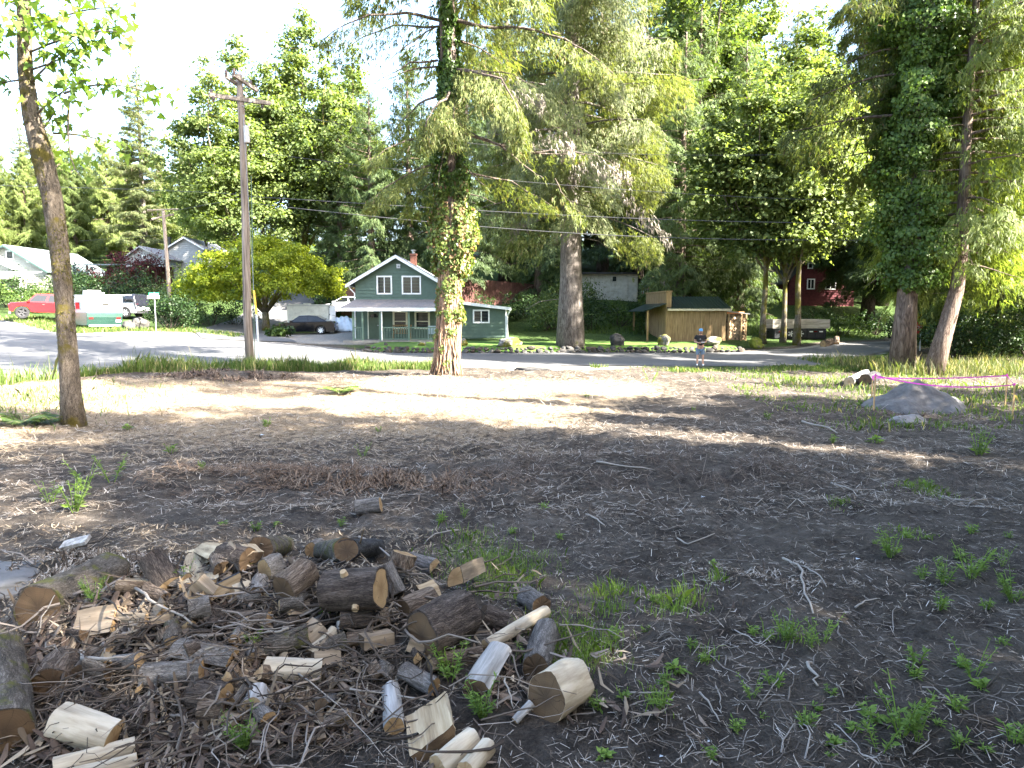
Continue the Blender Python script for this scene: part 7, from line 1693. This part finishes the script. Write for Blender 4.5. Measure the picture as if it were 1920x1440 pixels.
    o = b.build('root_tangle', islmat('root_twigs', [(.02, .016, .013), (.07, .052, .04), (.17, .135, .105), (.34, .29, .25)], [0, .45, .8, 1])); tag(o, 'tangle of thin dark roots and twigs woven through the log heap', 'roots', kind='stuff')
    b = MB()
    for i in range(420):
        py = 860 + 580 * rng.random() ** .8; px = rng.uniform(560 if py < 1000 else 1080, 1960); p = gp(px, py, .015); a = rng.uniform(0, 6.28); L = rng.uniform(.12, .42); pos = Vector(p); q = []
        for s in range(6):
            q.append(Vector(pos)); a += rng.gauss(0, .25); pos = pos + Vector((math.cos(a) * L / 5, math.sin(a) * L / 5, 0)); pos.z = gh(pos.x, pos.y) + .012 + .02 * rng.random()
        r = rng.choice((.0025, .003, .004, .006)); b.tube(q, [r * (1 - .12 * s) for s in range(6)], 4, cap=False)
    o = b.build('twigs', islmat('bleached_twigs', [(.03, .025, .02), (.09, .075, .06), (.2, .17, .145), (.40, .36, .32)], [0, .4, .78, 1])); tag(o, 'loose bent twigs strewn over the dark dirt', 'twigs', kind='stuff')
litter()

M_STICK = islmat('stick_bark', [(.10, .08, .065), (.24, .2, .165), (.4, .36, .31), (.55, .51, .46)], [0, .35, .75, 1])
def sticks():
    S = [([(1470, 1048), (1500, 1062), (1508, 1100), (1525, 1150)], 8, 'forked bleached branch lying on brown chips right of centre'), ([(1500, 1060), (1530, 1075), (1550, 1100)], 5, 'thin side branch beside the forked bleached branch'), ([(1518, 1245), (1525, 1260), (1534, 1286)], 11, 'short twisted whitish root on the dark dirt'),
         ([(1314, 1298), (1330, 1325), (1350, 1355)], 7, 'straight pale stick lying alone on the dark dirt'), ([(1175, 1298), (1225, 1300), (1262, 1297)], 6, 'flat pale stick right of the cream peeled log'), ([(1118, 866), (1160, 873), (1230, 882)], 6, 'long straight grey stick in the shade of the middle clearing'),
         ([(1100, 965), (1120, 975), (1134, 985)], 6, 'short pale stick left of a white scrap'), ([(1340, 1288), (1352, 1310), (1350, 1335)], 4, 'curved thin stick beside the straight pale stick'), ([(1605, 1140), (1620, 1128), (1650, 1122)], 6, 'dark-barked stick with bluish tip among the twigs'), ([(1480, 1238), (1465, 1262), (1440, 1300), (1420, 1330)], 4, 'long thin arched twig left of the twisted root'),
         ([(1270, 1010), (1290, 1022), (1340, 1000)], 5, 'bent grey stick beside a small grass tuft'), ([(860, 995), (815, 1000), (795, 1020)], 5, 'curved pale stick behind the heap'), ([(540, 1180), (520, 1186), (480, 1190), (432, 1198)], 8, 'black and white charred stick lying across the heap'), ([(255, 1105), (300, 1135), (360, 1170)], 9, 'dark forked branch across the left of the heap'), ([(140, 1225), (170, 1240), (210, 1238), (245, 1228)], 12, 'mossy curved branch in front of the hollow split log'), ([(70, 1195), (78, 1160), (110, 1105)], 5, 'dark twig arching above the left of the heap'),
         ([(675, 1008), (705, 1025), (730, 1042)], 7, 'pale straight stick leaning behind the heap'), ([(945, 1270), (955, 1300), (962, 1325)], 6, 'white peeled stick leaning by the silvery log'), ([(655, 1295), (720, 1302), (800, 1312)], 6, 'grey stick lying over the grey log with round end'), ([(560, 1262), (640, 1330), (720, 1420)], 4, 'long thin twig slanting across the bottom of the heap'), ([(330, 1405), (350, 1350), (352, 1335)], 4, 'thin upright twig left of the bottom weed'), ([(1560, 905), (1600, 920), (1640, 918)], 5, 'grey stick in the right middle of the clearing'), ([(1760, 930), (1800, 940), (1850, 935)], 6, 'long grey stick at the right middle of the clearing'), ([(1500, 790), (1540, 800), (1570, 812)], 6, 'stick in the thin grass left of the sand heap')]
    rr = random.Random(3)
    for pts, rpx, lb in S:
        k = gp(*pts[0]).y / F; r = rpx * .34 * k; heap = pts[0][0] < 1080 and pts[0][1] > 1000; Q = [gp(x, y, r + (.10 + .05 * rr.random() if heap else .01)) for x, y in pts]; fine = []
        for i in range(len(Q) - 1):
            for t in (0, .33, .66): fine.append(Q[i].lerp(Q[i + 1], t) + Vector((rr.uniform(-1, 1), rr.uniform(-1, 1), rr.uniform(0, 1))) * r * 1.5)
        fine.append(Q[-1]); n = len(fine); b = MB().tube([f - fine[0] for f in fine], [r * (1 - .55 * i / n) * rr.uniform(.85, 1.1) for i in range(n)], 7)
        o = b.build('stick', M_STICK, smooth=True); o.location = fine[0]; tag(o, lb, 'stick', 'single sticks on the ground')
sticks()

# ---- green growth
def blades(name, label, n, sample, Hr, W, m, seed, lean=.35, kind='stuff', cat='grass'):
    rng = np.random.default_rng(seed); x, y = sample(n, rng); n = len(x); h = rng.uniform(*Hr, n) * rng.uniform(.45, 1, n) * (.55 + .9 * vnoise(x * .7 + 11, y * .7)) ; a = rng.random(n) * 6.283; b = rng.random(n) * 6.283; z = hgt(x, y) - .02
    w = W * rng.uniform(.6, 1.4, n) * .5; lx, ly = np.cos(b) * h * lean * rng.random(n), np.sin(b) * h * lean * rng.random(n); sx, sy = np.cos(a) * w, np.sin(a) * w
    V = np.stack([np.stack([x - sx, y - sy, z], 1), np.stack([x + sx, y + sy, z], 1), np.stack([x + lx * .35 + sx * .8, y + ly * .35 + sy * .8, z + h * .55], 1), np.stack([x + lx, y + ly, z + h * (1 - .3 * lean)], 1), np.stack([x + lx * .35 - sx * .8, y + ly * .35 - sy * .8, z + h * .55], 1)], 1).reshape(-1, 3)
    o = npobj(name, V, np.arange(n * 5).reshape(n, 5), m); tag(o, label, cat, kind=kind); return o
def pxband(px0, px1, f, thr=.35, sc=.8):
    """strip along the near edge of the road: f(x) gives (y0, y1)"""
    def s(n, rng):
        m = n * 3; Yr = 31.0; x0, x1 = at(px0, 584, Yr).x, at(px1, 584, Yr).x; x = rng.uniform(x0, x1, m); t = rng.random(m); a, b = f(x); y = a + (b - a) * t
        k = vnoise(x * sc + 3, y * sc) * .7 + rng.random(m) * .3 > thr; return x[k][:n], y[k][:n]
    return s
def spots(pts, rx):
    def s(n, rng):
        C = np.array([tuple(gp(px, py))[:2] + (r,) for px, py, r in pts]); w = C[:, 2] ** 2 / (C[:, 2] ** 2).sum(); i = rng.choice(len(C), n, p=w); q = rng.normal(size=(n, 2)) * .5
        return C[i, 0] + q[:, 0] * C[i, 2] * rx, C[i, 1] + q[:, 1] * C[i, 2] * rx
    return s
def greenery():
    ny = near_y
    blades('verge_grass', 'tall roadside grass between the clearing and the road, left of the ivy fir', 15000, pxband(190, 830, lambda x: (ny(x) - 2.2, ny(x) - .35), .38), (.3, .85), .022, LM_GRASS, 1, .5)
    blades('verge_grass', 'dry seed-headed stalks in the roadside grass', 1700, pxband(20, 830, lambda x: (ny(x) - 2.4, ny(x) - .3), .4), (.6, 1.25), .014, LM_GRASS2, 2, .35)
    blades('verge_grass', 'sparse weedy grass along the road right of the ivy fir', 6500, pxband(1120, 1650, lambda x: (ny(x) - 4.2, ny(x) - .9), .56), (.10, .34), .022, LM_GRASS, 3, .6)
    blades('verge_grass', 'dry tall grass behind the sand heap at the right edge', 9000, lambda n, r: (lambda x, y: (x, y))(r.uniform(15.2, 26, n), r.uniform(28.5, 34, n)), (.3, .9), .022, LM_GRASS2, 4, .5)
    blades('verge_grass', 'green grass wedge between road and rugged fir', 3500, lambda n, r: (r.uniform(15.5, 20, n), r.uniform(30.5, 39, n)), (.2, .6), .024, LM_GRASS, 5, .5)
    blades('verge_grass', 'short green grass around the sand heap', 11000, lambda n, r: (lambda x, y, k: (x[k], y[k]))(*(lambda x, y: (x, y, vnoise(x * .9, y * .9) + .3 * r.random(n) > .55))(r.uniform(7, 21, n), r.uniform(15.5, 28.5, n))), (.12, .34), .026, LM_GRASS, 6, .7)
    blades('bank_grass', 'grass on the bank below the red pickup and camper', 9000, lambda n, r: (lambda px: (px, far_y(px) + .25 + 3.2 * r.random(n)))(r.uniform(-46, -18.5, n)), (.12, .45), .035, LM_GRASS, 7, .6)
    blades('verge_grass', 'sunny pale grass at the left edge beside the fern', 2200, lambda n, r: (r.normal(-13.5, 1.4, n), r.normal(19.5, 2.6, n)), (.1, .32), .018, LM_GRASS, 8, .7)
    blades('verge_grass', 'patchy weeds on the lawn side below the hill path', 4200, lambda n, r: (r.uniform(5, 27, n), r.uniform(51.5, 58, n)), (.15, .5), .05, LM_BUSH2, 9, .7)
    # tufts in the foreground
    blades('grass', 'fine bright grass growing at the right side of the log heap', 4200, spots([(900, 1050, .55), (930, 1085, .5), (970, 1060, .4), (880, 1020, .35), (1080, 1190, .42), (1070, 1240, .35), (930, 1120, .35), (1140, 1120, .28), (1095, 1215, .3)], 1.0), (.05, .22), .005, LM_WEED, 10, .8)
    blades('grass', 'bright grass tufts standing in the dark dirt right of the heap', 1700, spots([(1265, 1140, .30), (1140, 1145, .18), (1140, 1110, .15), (1480, 1195, .16), (1235, 1310, .14), (1320, 1235, .12), (1575, 945, .2), (1740, 925, .4), (1345, 1090, .1), (1730, 915, .3), (1700, 1000, .3)], .9), (.05, .22), .007, LM_WEED, 11, .8)
greenery()

def weed(kind, seed):
    """one leafy weed: stems with paired lance leaves"""
    rng = np.random.default_rng(seed); f = Fol(); s = MB(); ns = {'low': 7, 'tall': 5, 'big': 12, 'tiny': 5}[kind]; H = {'low': .12, 'tall': .34, 'big': .26, 'tiny': .07}[kind]
    for i in range(ns):
        a = rng.random() * 6.283; h = H * rng.uniform(.6, 1.1); tip = np.array([math.cos(a) * h * .55, math.sin(a) * h * .55, h]); b0 = np.array([math.cos(a) * .02, math.sin(a) * .02, 0])
        s.tube([b0, b0 * .5 + tip * .5 + np.array([0, 0, .02]), tip], [.004, .003, .002], 4, cap=False)
        n = {'low': 8, 'tall': 16, 'big': 14, 'tiny': 5}[kind]; t = rng.uniform(.2, 1, n); P = b0 + (tip - b0) * t[:, None]; az = rng.random(n) * 6.283
        D = np.stack([np.cos(az), np.sin(az), rng.uniform(-.1, .6, n)], 1); N = np.tile([0, 0, 1.0], (n, 1)) + rng.normal(size=(n, 3)) * .3; L = rng.uniform(.03, .075, n) * (1.15 - .4 * t) * (1.25 if kind == 'tiny' else 1); f.add(P, D, N, L, L * (.5 if kind == 'tiny' else .30), .15)
    r = bpy.data.objects.new('weed', None); COL.objects.link(r); s.build('stem', LM_WEED, r); f.obj('leaves', LM_WEED, r); return r
for i, k in enumerate(('low', 'low', 'tall', 'big', 'big', 'tiny', 'tiny')): proto('weed%d' % i, lambda k=k, i=i: weed(k, 50 + i))
def fern(seed, size=.6, n=11):
    rng = np.random.default_rng(seed); f = Fol(); s = MB()
    for i in range(n):
        a = i * 6.283 / n + rng.normal() * .2; d = np.array([math.cos(a), math.sin(a), 0]); L = size * rng.uniform(.75, 1.1); q = [d * (L * t) + np.array([0, 0, L * (1.0 * t - .75 * t * t)]) for t in np.linspace(0, 1, 8)]; s.tube(q, .004, 4, cap=False)
        t = np.repeat(np.linspace(.12, 1, 22), 2); sd = np.tile([1, -1], 22)[:, None]; P = d * (L * t)[:, None] + np.array([0, 0, 1.0]) * (L * (t - .75 * t * t))[:, None]; S = np.array([-d[1], d[0], 0]); ll = .16 * size / .6 * np.sin(np.pi * np.clip(t * .9 + .08, 0, 1)) + .015
        f.add(P, S * sd + d * .35 - np.array([0, 0, .25]), np.tile([0, 0, 1.0], (44, 1)), ll, ll * .26, .05)
    r = bpy.data.objects.new('fern', None); COL.objects.link(r); s.build('stem', LM_WEED, r); f.obj('fronds', LM_GRASS, r); return r
def plants():
    rr = random.Random(5)
    named = [(210, 905, 'weed2', 1.7, 'bushy upright weed right of the tallest leafy weeds at the left'), (140, 960, 'weed3', 1.7, 'large leafy weed at the left, in front of the bushy upright weed'), (160, 915, 'weed2', 1.6, 'slender tall weed behind the large leafy weed at the left'), (95, 945, 'weed2', 1.3, 'weed left of the large leafy weed'), (345, 1100, 'weed2', .75, 'small bright weed standing before the upright grained slab'), (178, 1130, 'weed3', .8, 'leafy weed growing from the chip-crusted log'), (458, 1405, 'weed3', 1.0, 'leafy weed at the bottom edge below the golden-ended log'), (468, 1220, 'weed3', .7, 'dark leafy weed beside the mossy log in the heap'), (845, 1275, 'weed3', 1.1, 'broad leafy weed between the short grey log and the silvery log'), (905, 1345, 'weed3', 1.0, 'broad leafy weed left of the cream peeled log'), (990, 1245, 'weed3', .7, 'leafy weed behind the tilted grey-barked log'), (610, 1165, 'weed3', .6, 'dark weed under the big tan-ended log'),
             (1670, 1045, 'weed3', 1.3, 'bushy bright weed in the upper right dirt'), (1820, 1085, 'weed3', 1.4, 'round bright weed clump near the right edge'), (1770, 1095, 'weed3', 1.0, 'bright weed left of the round weed clump'), (1900, 1130, 'weed3', 1.2, 'weed cut by the right edge below the round clump'), (1690, 1375, 'weed3', 1.35, 'largest leafy weed patch at the bottom right'), (1835, 855, 'weed3', 1.9, 'bright weed in the right middle distance'), (1825, 1270, 'weed2', 1.0, 'feathery upright weed at the lower right'), (1475, 1200, 'weed3', .9, 'leafy weed below the forked bleached branch')]
    for i, (px, py, k, s, lb) in enumerate(named): plant(k, gp(px, py), 'weed', lb, 'weed', None, rz=i * 1.9, s=s * .9, sink=.01)
    lo = [(1560, 1395), (1600, 1370), (1640, 1350), (1720, 1390), (1760, 1360), (1790, 1330), (1800, 1400), (1850, 1410), (1900, 1390), (1650, 1410), (1620, 1330), (1555, 1305), (1530, 1330), (1510, 1360), (1450, 1290), (1410, 1310), (1380, 1370), (1430, 1345), (1560, 1420), (1330, 1420), (1240, 1330), (1170, 1310), (1130, 1420), (1120, 1330), (1270, 1260), (1320, 1240), (1300, 1215), (1410, 1190), (1440, 1200), (1520, 1215), (1540, 1210), (1250, 1290), (1210, 1185), (1150, 1200), (1230, 1130), (1340, 1060), (1580, 945), (1740, 915), (1760, 1140), (1730, 1085), (1850, 1140), (1880, 1060), (1800, 1050), (1640, 1020), (1700, 1010), (1740, 1010), (1820, 1000), (1890, 1010), (1720, 1240), (1710, 1270), (1800, 1250), (1840, 1290), (1880, 1210), (830, 980), (870, 970), (1020, 955), (520, 985), (640, 985), (480, 995), (380, 880), (240, 805), (500, 800), (710, 810), (680, 860), (1440, 785), (1505, 765), (1100, 745), (1610, 760), (1560, 830), (1640, 830), (1700, 800), (1775, 800), (1860, 790), (320, 850), (420, 985), (1050, 1010), (960, 1000), (1300, 770), (1400, 740), (1220, 720), (1480, 720)]
    for i, (px, py) in enumerate(lo):
        s = rr.uniform(.5, 1.15) * (1.8 if py < 900 else 1.0); plant('weed%d' % rr.choice((0, 1, 0, 1, 2, 5, 6)), gp(px, py), 'weed', 'small low green weed sprouting singly from the dirt', 'weed', 'small weeds sprouting from the dirt', rz=i * 2.3, s=s, sink=.01)
    proto('fern', lambda: fern(3)); proto('fern2', lambda: fern(4, .75, 14))
    plant('fern2', gp(45, 800), 'fern', 'large sword fern at the foot of the leaning maple', 'fern', None, s=1.2, sink=.02); plant('fern', gp(640, 738), 'fern', 'bright yellow-green fern alone in the sunny chips', 'fern', None, s=1.25, sink=.02); plant('fern', gp(90, 795), 'fern', 'small fern between the sword fern and the leaning maple', 'fern', None, s=.8, sink=.02)
    for px, Y, lb in ((515, 50.0, 'pale broad-leaved plant left in front of the black sedan'), (533, 50.6, 'dark broad-leaved plant in front of the black sedan nose')):
        b = bush('garden_plant', px, Y, 1.3, .9, LM_BUSH2 if px < 520 else LM_BUSH, lb, 14, .26, seed=3, dens=260); b['category'] = 'plant'
    bush('fern_bank', 1020, 52.5, 2.4, 1.2, LM_BUSH2, 'bright ferny shrub beside the hill path left of the massive spruce', 20, .14, seed=2)['category'] = 'shrub'
plants()

# ---- sand heap with stakes and pink tape
def sand_heap():
    c = gp(1754, 776); V = []; Fc = []; n, k = 56, 22; rr = random.Random(4); Rx, Ry, Hh = 1.3, 1.15, .80
    for j in range(k):
        t = j / (k - 1)
        for i in range(n):
            a = 2 * math.pi * i / n; r = t * (1 + .12 * math.sin(2 * a + 1) + .08 * math.sin(5 * a)); x, y = c.x + Rx * r * math.cos(a), c.y + .9 + Ry * r * math.sin(a)
            hz = Hh * max(0, (1 - t ** 1.15)) ; hz *= 1 - .15 * math.sin(3 * a) * t; hz += .22 * float(fbm(x * 2.2, y * 2.2, 4)) * min(1, t * 2) * (1 - t) * 2; V.append((x - c.x, y - c.y, gh(x, y) - .03 * (t > .95) + hz - c.z))
    for j in range(k - 1):
        for i in range(n): Fc.append([j*n+i, j*n+(i+1) % n, (j+1)*n+(i+1) % n, (j+1)*n+i])
    o = meshobj('sand_heap', V, Fc, mat('grey_sand', [(.06, .057, .055), (.105, .10, .097), (.155, .148, .144)], 3.5, .95, .7, .04, detail=9)); o.location = c; bm_smooth(o, 60); tag(o, 'heap of grey sand inside the pink tape', 'sand heap')
    ST = mat('stake_wood', [(.36, .22, .10), (.55, .37, .19)], 6, .8, .2); TP = plain('pink_tape', (.85, .08, .55), .35); tops = []
    for (px, pb, pt), lb in (((1634, 768, 706), 'thin wooden stake at the back left corner of the pink tape'), ((1638, 770, 702), 'thin wooden stake at the front left corner of the pink tape'), ((1898, 784, 719), 'thin wooden stake at the front right corner of the pink tape'), ((1884, 766, 702), 'thin wooden stake at the back right corner of the pink tape')):
        py_b = {1634: 752}.get(px, pb); p = gp(px, py_b); h = at(px, pt, p.y).z - p.z
        s = MB().box((-.014, -.014, -.12), (.014, .014, h - .05)).build('stake', ST); s.location = p; MB().prism([(-.014, -.014), (.014, -.014), (.014, .014), (-.014, .014)], 'z', h - .048, h + .01).build('painted_top', TP, s); tag(s, lb, 'stake', 'stakes round the sand heap'); tops.append(p + Vector((0, 0, h - .03)))
    root = empty('pink_tape', tops[1])
    for i, (a, b, sag) in enumerate(((1, 2, .16), (0, 3, .05), (3, 2, .02), (0, 1, 0))):
        A, B = tops[a], tops[b]; n = 16; m = MB(); d = (B - A); L = d.length; side = Vector((-d.y, d.x, 0)).normalized()
        V = []
        for j in range(n + 1):
            t = j / n; p = A.lerp(B, t) - Vector((0, 0, sag * 4 * t * (1 - t))) - root.location; tw = .25 * math.sin(t * 5 + i); up = Vector((0, 0, 1)) * math.cos(tw) + side * math.sin(tw)
            for e in (-1, 1): V.append(p + up * .016 * e + side * .001)
            for e in (1, -1): V.append(p + up * .016 * e - side * .001)
        Fc = []
        for j in range(n):
            for e in range(4): Fc.append([j*4+e, j*4+(e+1) % 4, (j+1)*4+(e+1) % 4, (j+1)*4+e])
        m.add(V, Fc).build('tape_span', TP, root)
    kn = MB(); rr = random.Random(1)
    for i in range(7): a = i * .9; kn.tube([tops[0].lerp(tops[1], .5) - root.location + Vector((.03 * math.cos(a), .02, -.02 + .05 * math.sin(a))), tops[0].lerp(tops[1], .5) - root.location + Vector((.05 * math.cos(a + 1), -.02, -.05 + .05 * math.sin(a + 1)))], .008, 4)
    kn.build('knot', TP, root); tag(root, 'bright pink flagging tape strung between four stakes round the sand heap', 'tape')
    p = gp(1705, 790); tag(rock('soil_lump', p + Vector((0, 0, .02)), .5, .3, .14, mat('grey_soil_lump', [(.12, .11, .105), (.26, .245, .235)], 5, .95, .6, .03), 77, sub=4), 'low lump of grey sand in front of the sand heap', 'soil lump')
    p = gp(10, 1090); tag(rock('soil_lump', p + Vector((-.15, 0, -.02)), .55, .5, .12, mat('grey_dust', [(.09, .088, .086), (.16, .156, .152)], 5, .95, .5, .02), 78, sub=4), 'patch of dusty grey soil at the left edge behind the heap', 'soil lump')
    for (px, py), lb in (((492, 816), 'bluish crumpled plastic scrap on the sunny left of the clearing'), ((712, 1442 - 508), 'tiny white scrap near the lone short log'), ((1318, 932), 'white scrap in the middle of the dark dirt'), ((1240, 1418), 'white leaf-like scrap at the bottom'), ((1608, 1048), 'torn white scrap beside the bushy bright weed'), ((1330, 1390), 'small white paper scrap in the lower right dirt')):
        q = gp(px, py, .02); b = MB(); s = .0055 * q.y * .6; b.add([(-s, -s * .6, 0), (s, -s * .4, s * .3), (s * .7, s * .7, 0), (-s * .6, s * .5, s * .5), (0, 0, s * .4)], [[0, 1, 4], [1, 2, 4], [2, 3, 4], [3, 0, 4]]); o = b.build('scrap', plain('white_scrap', (.40, .43, .45), .5)); o.location = q; tag(o, lb, 'scrap')
sand_heap()
